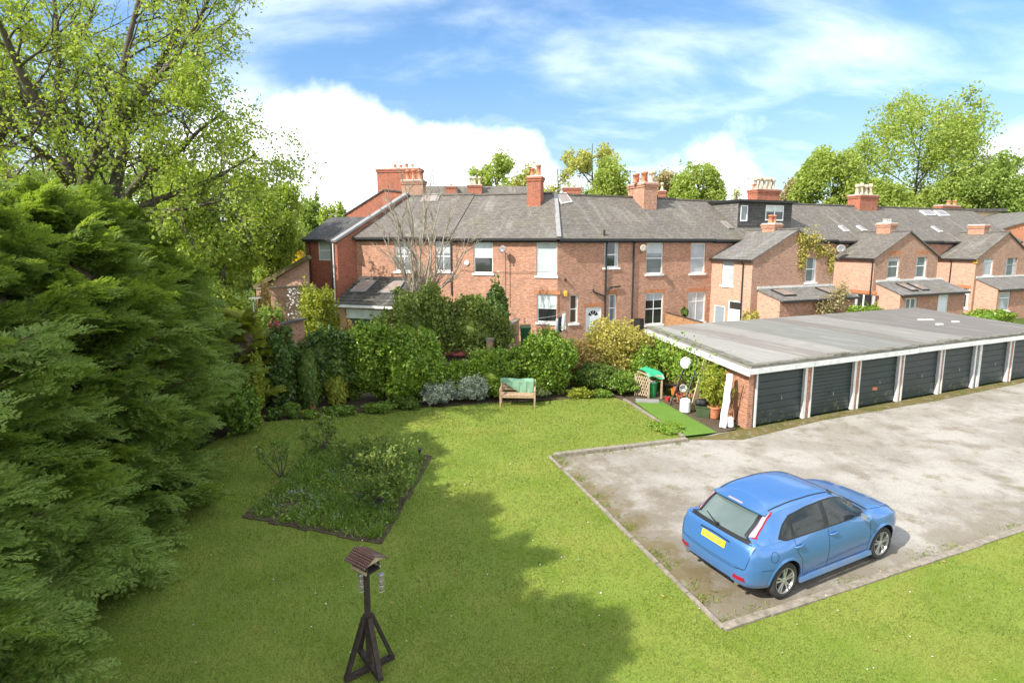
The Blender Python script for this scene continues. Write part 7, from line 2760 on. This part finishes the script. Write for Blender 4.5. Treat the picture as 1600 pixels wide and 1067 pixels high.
# ---------------------------------------------------------------- the clutter along the garage wall
def clutter():
    rng = random.Random(9)
    # arbour of trellis with a green sheet thrown over it
    pL, pR = G(1013, 622), G(1033, 623)
    zt = D(1022, 587, pL.y).z
    back = Vector((-.25, .75, 0))
    t = thing('trellis_arbour', pL, 'small wooden trellis arbour beside the strip of artificial turf', 'arbour')
    for p in (pL, pR, pL + back, pR + back):
        g = MB()
        g.bar(p, p + Vector((0, 0, zt)), .06, .06, M['wood'])
        part('post', g, t)
    g = MB()
    a, b = pL, pL + back
    a2 = pL + Vector((-.45, .35, 0))
    for (s, e) in ((a2, pL),):
        n = 6
        for k in range(-n, n):
            for sg in (-1, 1):
                f0, f1 = k / n, (k + 3) / n
                z0, z1 = (0.05, zt * .95) if sg > 0 else (zt * .95, .05)
                # clip to the panel
                def at(f): return s.lerp(e, f), z0 + (z1 - z0) * (f - f0) / (f1 - f0)
                lo, hi = max(0, f0), min(1, f1)
                if hi - lo < .08: continue
                (p0, h0), (p1, h1) = at(lo), at(hi)
                g.bar(p0 + Vector((0, 0, h0)), p1 + Vector((0, 0, h1)), .012 if sg > 0 else .016, .03, M['wood'])
    g.bar(a2, a2 + Vector((0, 0, zt)), .04, .04, M['wood'])
    part('trellis', g, t)
    g = MB()
    for p, q in ((pL, pR), (pL + back, pR + back), (pL, pL + back), (pR, pR + back)):
        g.bar(p + Vector((0, 0, zt)), q + Vector((0, 0, zt)), .05, .05, M['wood'])
    part('top_rail', g, t)
    M['tarp'] = flat('green_plastic', (0.02, 0.28, 0.13), .35, var=.2, scale=12)
    g = MB()
    n = 8
    for i in range(n):
        for j in range(n):
            def S(i, j):
                f, k = i / n, j / n
                p = (pL - Vector((.05, .08, 0))).lerp(pR + Vector((.08, -.08, 0)), f) + back * 1.15 * k
                return p + Vector((0, 0, zt + .05 + .06 * math.sin(f * 6 + k * 4) + .08 * k - (.10 if j == 0 else 0)))
            g.poly([S(i, j), S(i + 1, j), S(i + 1, j + 1), S(i, j + 1)], M['tarp'])
    top('green_sheet', g, pL + Vector((0, 0, zt)), 'crumpled green plastic sheet on top of the trellis arbour', 'sheet', smooth=True)
    p = G(1022, 622) + Vector((-.02, .25, 0))
    g = MB()
    M['binplastic'] = flat('green_bin', (0.015, 0.19, 0.055), .4)
    bt = thing('garden_bin', p, 'bright green tub standing inside the trellis arbour', 'bin')
    g.lathe(p, [(.16, 0), (.20, .52), (.22, .53), (.22, .57), (.19, .57), (.17, .50)], M['binplastic'], 18)
    part('tub', g, bt, smooth=False)
    g = MB()
    for k in range(9):
        a = rng.uniform(0, 6.28)
        g.box(p + Vector((.08 * math.cos(a), .08 * math.sin(a), .56 + rng.uniform(0, .05))), (.12, .09, .05), M['white_worn'], Matrix.Rotation(a, 3, 'Z') @ Matrix.Rotation(rng.uniform(-.6, .6), 3, 'X'))
    part('contents', g, bt)
    g = MB()
    q = G(1011, 628)
    g.box(q + Vector((.02, .03, .035)), (.85, .35, .06), M['lead'], Matrix.Rotation(R(-8), 3, 'Z'))
    top('paving_slab', g, q, 'grey slab lying in front of the trellis arbour', 'slab')
    # ladder
    f0, f1 = G(1047, 632), G(1066, 640)
    h = D(1080, 547, f0.y + .95)
    h2 = D(1096, 552, f1.y + .95)
    t = thing('ladder', f0, 'black metal ladder leaning on the ivy of the garage wall', 'ladder')
    g1, g2, g3 = MB(), MB(), MB()
    g1.bar(f0, h, .04, .06, M['black'])
    g2.bar(f1, h2, .04, .06, M['black'])
    part('rail', g1, t)
    part('rail', g2, t)
    for k in range(1, 9):
        g3.tube([f0.lerp(h, k / 9), f1.lerp(h2, k / 9)], .013, M['black'], 5)
    part('rungs', g3, t)
    # white round tub hung high on the ladder
    c = D(1072, 567, f0.y + .55)
    g = MB()
    ax = Vector((-.75, -.6, .15)).normalized()
    tt = ax.orthogonal().normalized()
    rot = Matrix((tt, ax.cross(tt), ax)).transposed()
    g.lathe(c, [(.17, -.16), (.19, -.15), (.20, .02), (.215, .03), (.215, .05), (.19, .055), (.001, .05)], M['white_worn'], 20, rot)
    top('white_tub', g, c, 'round white tub hanging near the top of the black ladder', 'tub')
    # plank
    a = G(1081, 641)
    b = D(1106, 551, a.y + .62)
    g = MB()
    M['plank'] = flat('pale_plank', (0.50, 0.37, 0.23), .7, var=.15, scale=9)
    g.bar(a, b, .20, .035, M['plank'], up=(.5, -.8, .2))
    top('wooden_plank', g, a, 'long pale plank leaning on the garage fascia', 'plank')
    # drum
    p = G(1072, 645) + Vector((0, .12, 0))
    dt = thing('white_drum', p, 'white plastic drum on the soil at the foot of the plank', 'drum')
    g = MB()
    g.lathe(p, [(.15, 0), (.185, .03), (.185, .40), (.15, .46), (.07, .48), (.001, .48)], M['white'], 20)
    part('body', g, dt, smooth=False)
    g = MB()
    g.lathe(p + Vector((.05, 0, .475)), [(.04, 0), (.04, .03), (.001, .032)], M['white'], 10)
    part('cap', g, dt)
    # green box and black sack
    p = G(1100, 652) + Vector((0, .12, 0))
    g = MB()
    M['boxgreen'] = flat('olive_plastic_box', (0.06, 0.09, 0.04), .5)
    r_ = Matrix.Rotation(R(-20), 3, 'Z')
    bx = thing('recycling_box', p, 'dark green plastic box on the soil between the drum and the terracotta pot', 'box')
    g.hexa([p + r_ @ Vector(q) for q in ((-.20, -.13, 0), (.20, -.13, 0), (.20, .13, 0), (-.20, .13, 0), (-.24, -.16, .36), (.24, -.16, .36), (.24, .16, .36), (-.24, .16, .36))], M['boxgreen'])
    part('box', g, bx)
    g = MB()
    g.box(p + Vector((0, 0, .355)), (.52, .36, .03), M['boxgreen'], r_)
    part('rim', g, bx)
    q = p + Vector((-.05, .05, .37))
    g = MB()
    V, Fc = ico(3)
    W = V * (1 + .14 * np.sin(V[:, :1] * 7) * np.cos(V[:, 1:2] * 8) + .08 * np.sin(V[:, 2:] * 11)) * np.array((.24, .17, .13)) + np.array(q) + np.array((0, 0, .10))
    top('black_sack', tri_safe(W, Fc, [M['black']], 'black_sack', q), q, 'crumpled black plastic sack lying on the dark green box', 'sack')
    # bamboo in a terracotta pot
    p = G(1119, 655) + Vector((0, .22, 0))
    g = MB()
    g.lathe(p, [(.15, 0), (.21, .34), (.235, .34), (.235, .40), (.20, .40), (.19, .33), (.001, .33)], M['terracotta'], 22)
    pt = top('terracotta_pot', g, p, 'large terracotta pot holding the bamboo near the garage corner', 'plant pot')
    wr = np.random.default_rng(12)
    w = Wood(wr, M['lf_gold'])
    for k in range(20):
        a = wr.uniform(0, 6.28)
        w.grow((p.x + .1 * math.cos(a), p.y + .1 * math.sin(a), .33), (.2 * math.cos(a) + .04, .2 * math.sin(a) - .05, 1), wr.uniform(.7, 1.5), .006, [(5, .25, 55, .3)], trop=.0, wob=.08)
    bm_ = thing('bamboo', p + Vector((0, 0, .33)), 'leafy yellow green bamboo growing from the terracotta pot', 'plant')
    part('canes', w.mb, bm_)
    P = np.repeat(np.array(w.pts), 4, axis=0) + wr.normal(size=(len(w.pts) * 4, 3)) * .06
    V, Fc = leaf_quads(P, .19, wr, np.array((0, 0, 1.0)), .3, .20)
    part('leaves', npmesh('leaves', V, Fc, [M['lf_gold']], None, p + Vector((0, 0, .33))), bm_)
    # white wrapped roll leaning on the wall
    a = G(1129, 668)
    b = D(1141, 584, a.y + .45)
    g = MB()
    pts = [a.lerp(b, k / 8) + Vector((.012 * math.sin(k * 2.1), 0, 0)) for k in range(9)]
    g.tube(pts, [.105, .115, .11, .105, .115, .10, .11, .105, .10], M['white'], 10)
    top('white_roll', g, a, 'tall white plastic wrapped roll leaning at the garage corner', 'roll')
    g = MB()
    q = G(1142, 668) + Vector((0, .08, 0))
    g.lathe(q, [(.09, 0), (.12, .03), (.10, .30), (.05, .33), (.001, .335)], M['white_worn'], 12)
    top('white_sack', g, q, 'small off white sack at the foot of the white roll', 'sack')
    # pots and bits under the ladder
    for (px, py, rr_, hh, mt, lab, tilt) in ((1053, 612, .11, .22, 'orange', 'bright orange pot among the clutter left of the ladder', 0), (1066, 606, .13, .12, 'white_worn', 'round grey pot hung on the ladder with a dark opening', 80),
                                            (1043, 618, .09, .16, 'redpot', 'small red pot beside the trellis arbour', 0), (1062, 628, .15, .30, 'terracotta', 'old terracotta pot at the foot of the ladder', 14), (1050, 634, .10, .10, 'wood', 'small wooden seed tray at the edge of the turf', 0)):
        if mt == 'orange': M.setdefault('orange', flat('orange_plastic', (.75, .17, .03), .5))
        if mt == 'redpot': M.setdefault('redpot', flat('red_plastic', (.5, .04, .05), .5))
        p = D(px, py, G(1050, 632).y + .45)
        if tilt < 50: p.z = max(0.0, p.z - hh / 2) if px in (1053,) else 0.0
        rot = Matrix.Rotation(R(tilt), 3, 'X')
        g = MB()
        g.lathe(p, [(rr_ * .75, 0), (rr_, hh * .85), (rr_ * 1.1, hh * .86), (rr_ * 1.1, hh), (rr_ * .9, hh), (rr_ * .8, hh * .2), (.001, hh * .2)], M[mt], 16, rot)
        top('plant_pot', g, p, lab, 'plant pot')
    p = G(1053, 618) + Vector((0, .45, 0))
    z = D(1053, 612, p.y).z
    g = MB()
    tb = thing('potting_stand', p, 'low wooden stand carrying the orange pot behind the ladder', 'stand')
    g.box(p + Vector((.05, .0, max(.3, z - .14))), (.6, .3, .03), M['wood_dark'])
    part('shelf', g, tb)
    for sx in (-.22, .32):
        g = MB()
        g.box(p + Vector((sx, 0, max(.3, z - .14) / 2)), (.04, .28, max(.3, z - .14)), M['wood_dark'])
        part('leg', g, tb)
    # garden tools on the garage wall
    for k, (px, y0, y1) in enumerate(((1150, 672, 600), (1158, 668, 602))):
        a = D(px - 4, y0, gA.y - .05)
        a = G(1143 + k * 6, 662 - k * 3)
        b = D(px + 4 * k, y1, gA.y + .2 - k * .1)
        g = MB()
        g.tube([a, b], .012, M['wood_dark'], 6)
        g.bar(a + Vector((-.07, 0, .02)), a + Vector((.07, 0, .02)), .03, .05, M['black'])
        top('garden_tool', g, a, 'thin dark tool handle leaning on the garage end wall, %s' % ('nearer the white roll' if k == 0 else 'nearer the brick corner'), 'tool', 'garden tools on the garage wall')
    # clump of clover in the corner of the lawn
    V, Fc = blob_leaves((G(1043, 670).x, G(1043, 670).y, .05), (.55, .6, .11), 2600, .06, np.random.default_rng(44), lumps=30, lump=.3, core=.6)
    V[:, 2] = np.maximum(V[:, 2], 0)
    p = G(1043, 670)
    top('clover_clump', tri_safe(V, Fc, [M['lf_ivy']], 'clover_clump', p), p, 'rounded patch of taller clover in the corner of the lawn by the kerb', 'plant')
    # brick in the shaded border
    p = G(487, 637)
    g = MB()
    g.box(p + Vector((0, 0, .12)), (.26, .2, .24), M['terracotta'])
    g.box(p + Vector((0, 0, .25)), (.29, .23, .03), M['terracotta'])
    top('clay_block', g, p, 'square clay block in the shaded border below the dark conifer column', 'block')


clutter()


# ---------------------------------------------------------------- next door: shed, walls, bin, washing
def nextdoor():
    M['darkred'] = flat('dark_red_sheet', (0.13, 0.025, 0.025), .6, var=.2, scale=4, dirt=(.25, .15, .13), dirtamt=.4)
    Y = 25.2
    a, b = D(650, 556, Y), D(742, 552, Y)
    zt = D(690, 528, Y + 1.6).z
    t = thing('garden_shed', ((a.x + b.x) / 2, Y, 0), 'low shed with dark red ridged roof sheets behind the ivy hedge', 'shed')
    g = MB()
    n = 7
    for k in range(n):
        f0, f1 = k / n, (k + .96) / n
        z0, z1 = a.z + (zt - a.z) * f0, a.z + (zt - a.z) * f1
        y0, y1 = Y + 1.6 * f0, Y + 1.6 * f1
        g.hexa([(a.x, y0, z0), (b.x, y0, z0), (b.x, y1, z1), (a.x, y1, z1), (a.x, y0, z0 + .07), (b.x, y0, z0 + .07), (b.x, y1, z1 + .03), (a.x, y1, z1 + .03)], M['darkred'])
    part('roof', g, t)
    g = MB()
    g.hexa([(a.x + .1, Y + .1, 0), (b.x - .1, Y + .1, 0), (b.x - .1, Y + 1.5, 0), (a.x + .1, Y + 1.5, 0), (a.x + .1, Y + .1, a.z), (b.x - .1, Y + .1, a.z), (b.x - .1, Y + 1.5, zt - .05), (a.x + .1, Y + 1.5, zt - .05)], M['wood_dark'])
    part('wall', g, t)
    # brick garden wall running out from the house
    Yf, Yn = 31.6, 25.5
    p, q = D(811, 500, Yf), D(768, 533, Yn)
    t = thing('garden_wall', (p.x, Yf, 0), 'brick garden wall with a sloping dark coping running out from the house beside the green bin', 'wall')
    g = MB()
    w = .24
    g.hexa([(q.x - w, Yn, 0), (q.x, Yn, 0), (p.x, Yf, 0), (p.x - w, Yf, 0), (q.x - w, Yn, q.z), (q.x, Yn, q.z), (p.x, Yf, p.z), (p.x - w, Yf, p.z)], M['brick_brown'])
    part('brickwork', g, t)
    g = MB()
    g.bar((q.x - w / 2, Yn, q.z + .05), (p.x - w / 2, Yf, p.z + .05), .34, .10, M['concrete'])
    part('coping', g, t)
    # wheelie bin
    Y = 30.0
    c = D(821, 520, Y)
    h = D(821, 509, Y).z
    c.z = 0
    t = thing('wheelie_bin', c, 'dark green wheelie bin between the garden wall and the house', 'bin')
    M['bin'] = flat('dark_green_bin', (0.02, 0.085, 0.035), .45)
    g = MB()
    g.hexa([c + Vector(v_) for v_ in ((-.22, -.25, .05), (.22, -.25, .05), (.22, .25, .05), (-.22, .25, .05), (-.28, -.34, h - .1), (.28, -.34, h - .1), (.28, .34, h - .1), (-.28, .34, h - .1))], M['bin'])
    part('body', g, t)
    g = MB()
    g.hexa([c + Vector(v_) for v_ in ((-.30, -.37, h - .097), (.30, -.37, h - .097), (.30, .37, h - .097), (-.30, .37, h - .097), (-.27, -.33, h - .04), (.27, -.33, h - .04), (.27, .36, h + .02), (-.27, .36, h + .02))], M['bin'])
    part('lid', g, t)
    g = MB()
    for s in (-1, 1):
        g.tube([c + Vector((.2 * s, .3, .1)), c + Vector((.26 * s, .3, .1))], .1, M['black'], 12)
    part('wheels', g, t)
    # washing on the line
    Y = 31.4
    t = thing('washing_line', D(885, 488, Y), 'washing prop post with a short line in front of the bent house corner', 'washing line')
    g = MB()
    a = D(884, 487, Y)
    g.tube([(a.x, Y, 0), a], .03, M['wood'], 6)
    part('post', g, t)
    g = MB()
    b = D(866, 494, Y - .6)
    g.tube([a, b, D(820, 500, 30.9)], .008, M['white'], 4)
    part('line', g, t)
    for (x0, x1, yt, yb, mt, lab) in ((868, 873, 499, 522, 'white', 'white shirt hanging at the left of the washing line'), (873, 878, 496, 520, 'navy', 'dark navy garment hanging between two white ones on the line'), (878, 884, 491, 516, 'white', 'white shirt hanging next to the washing post')):
        if mt == 'navy': M.setdefault('navy', flat('navy_cloth', (.02, .025, .05), .9))
        l, r = D(x0, yt, Y - .15), D(x1, yt - 2, Y - .1)
        lb, rb = D(x0 - 1, yb, Y - .15), D(x1, yb - 1, Y - .1)
        g = MB()
        n = 6
        for i in range(n):
            for j in range(n):
                def S(i, j):
                    f, k = i / n, j / n
                    p = l.lerp(r, f).lerp(lb.lerp(rb, f), k)
                    return p + Vector((0, .05 * math.sin(f * 7 + k * 3) * (.3 + k), 0))
                g.poly([S(i, j), S(i + 1, j), S(i + 1, j + 1), S(i, j + 1)], M[mt])
        top('shirt', g, l, lab, 'washing', smooth=True)
    # slatted fence panel behind the garage roof
    a, b = D(1041, 489, 30.5), D(1098, 505, 27.0)
    t = thing('fence_panel', a, 'brown lapped fence panel sloping behind the garage roof near the house', 'fence')
    g = MB()
    n = 6
    for k in range(n):
        z0, z1 = 1 - (k + 1) / n, 1 - k / n
        g.bar((a.x, a.y, a.z * (z0 + z1) / 2), (b.x, b.y, b.z * (z0 + z1) / 2), .03, a.z / n * .97, M['fencewood'])
    part('boards', g, t)
    for f in (0, .5, 1):
        g = MB()
        p = a.lerp(b, f)
        g.bar((p.x, p.y - .04, 0), (p.x, p.y - .04, p.z + .04), .08, .08, M['fencewood'])
        part('post', g, t)
    g = MB()
    g.bar(a + Vector((0, 0, .04)), b + Vector((0, 0, .04)), .09, .04, M['wood_dark'])
    part('capping', g, t)
    # black water butt
    c = D(998, 507, 33.2)
    c.z = 0
    t = thing('water_butt', c, 'black water butt against the house wall beside the drainpipe', 'water butt')
    h = D(998, 499, 33.2).z
    g = MB()
    g.lathe(c, [(.26, 0), (.33, h * .5), (.30, h), (.001, h + .01)], M['black'], 16)
    part('barrel', g, t)
    g = MB()
    g.lathe(c + Vector((0, 0, h + .01)), [(.32, 0), (.32, .03), (.1, .06), (.001, .06)], M['black'], 16)
    part('lid', g, t)
    # left garden: bright lawn, low wall, leaning-roofed outbuilding, white bird table
    sheet('neighbour_lawn', [D(395, 520, 23.2)[:2], D(470, 520, 23.2)[:2], D(480, 485, 33)[:2], D(395, 480, 33)[:2]], 0.06, M['lawn'])
    a, b = D(404, 440, 35.5), D(482, 404, 35.5)
    t = thing('outbuilding', ((a.x + b.x) / 2, 35.5, 0), 'long low brick outbuilding with sloping mossy roof edge left of the small house', 'outbuilding')
    g = MB()
    g.poly([(a.x, 35.5, 0), (b.x, 35.5, 0), (b.x, 35.5, b.z), (a.x, 35.5, a.z - .5)], M['brick_pale'])
    g.poly([(a.x, 35.5, 0), (a.x, 35.5, a.z - .5), (a.x + .4, 39, a.z - .5), (a.x + .4, 39, 0)], M['brick_pale'])
    part('wall', g, t)
    g = MB()
    M['mossroof'] = flat('mossy_roof_edge', (.16, .13, .06), .9, var=.3, scale=3)
    g.bar((a.x - .2, 35.4, a.z - .35), (b.x + .1, 35.4, b.z + .1), .5, .26, M['mossroof'])
    part('roof_edge', g, t)
    t = thing('brick_wall', D(435, 470, 34.0), 'low old brick wall behind the neighbour lawn', 'wall')
    a, b = D(400, 452, 34.0), D(492, 447, 34.0)
    g = MB()
    g.hexa([(a.x, 34, 0), (b.x, 34, 0), (b.x, 34.25, 0), (a.x, 34.25, 0), (a.x, 34, a.z), (b.x, 34, b.z), (b.x, 34.25, b.z), (a.x, 34.25, a.z)], M['brick_brown'])
    part('brickwork', g, t)
    g = MB()
    g.bar((a.x, 34.12, a.z + .04), (b.x, 34.12, b.z + .04), .34, .08, M['concrete'])
    part('coping', g, t)
    a, b = D(420, 512, 23.6), D(472, 500, 26.0)
    g = MB()
    g.hexa([(a.x, a.y, 0), (b.x, b.y, 0), (b.x, b.y + .25, 0), (a.x, a.y + .25, 0), (a.x, a.y, a.z), (b.x, b.y, b.z), (b.x, b.y + .25, b.z), (a.x, a.y + .25, a.z)], M['brick_brown'])
    t = thing('retaining_wall', a, 'low dark topped retaining wall above the red flowers', 'wall')
    part('brickwork', g, t)
    g = MB()
    g.bar(a + Vector((0, .12, .04)), b + Vector((0, .12, .04)), .36, .09, M['slate_dark'])
    part('coping', g, t)
    # pale bird table on a post
    M['greywood'] = flat('grey_weathered_wood', (.24, .23, .21), .9, var=.2, scale=12)
    c = D(399, 466, 27)
    t = thing('pale_bird_table', (c.x, 27, 0), 'pale weathered bird table on a post in the left garden', 'bird table')
    g = MB()
    g.tube([(c.x - .1, 27, 0), (c.x - .1, 27, c.z)], .035, M['greywood'], 6)
    part('post', g, t)
    g = MB()
    g.box(c, (.5, .4, .05), M['greywood'])
    part('tray', g, t)
    # white blossom on a slender shrub
    rng = np.random.default_rng(55)
    p = D(459, 470, 28)
    Q = np.stack([p.x + rng.normal(size=260) * .18, 28 + rng.normal(size=260) * .2, rng.uniform(.3, D(459, 450, 28).z, 260)], axis=1)
    V, Fc = leaf_quads(Q, .11, rng)
    w = Wood(rng, M['bark'])
    t = thing('blossom_shrub', (p.x, 28, 0), 'slender grey shrub with white blossom left of the yellow green shrub', 'shrub')
    for k in range(4):
        w.grow((p.x, 28, 0), (rng.normal() * .12, rng.normal() * .1, 1), D(459, 452, 28).z, .02, [(5, .25, 35, .3)])
    part('stems', w.mb, t)
    part('blossom', npmesh('blossom', V, Fc, [M['lf_white']], None, (p.x, 28, 0)), t)


nextdoor()


def petals():
    rng = np.random.default_rng(66)
    n = 260
    P = np.stack([rng.uniform(-6, 9, n), rng.uniform(5.5, 18, n), np.full(n, .035)], axis=1)
    P = P[inside(P, [(p[0], p[1]) for p in lawn_edge])]
    V, Fc = leaf_quads(P, .028, rng, np.array((0, 0, 1.0)), .7, .8)
    struct('fallen_petals', npmesh('fallen_petals', V, Fc, [M['lf_white']]), (0, 0, 0), 'stuff')
    n = 90
    P = np.stack([rng.uniform(-6, 12, n), rng.uniform(5.5, 18, n), np.full(n, .035)], axis=1)
    V, Fc = leaf_quads(P, .06, rng, np.array((0, 0, 1.0)), .7, .5)
    struct('fallen_leaves', npmesh('fallen_leaves', V, Fc, [M['lf_orange']]), (0, 0, 0), 'stuff')


petals()
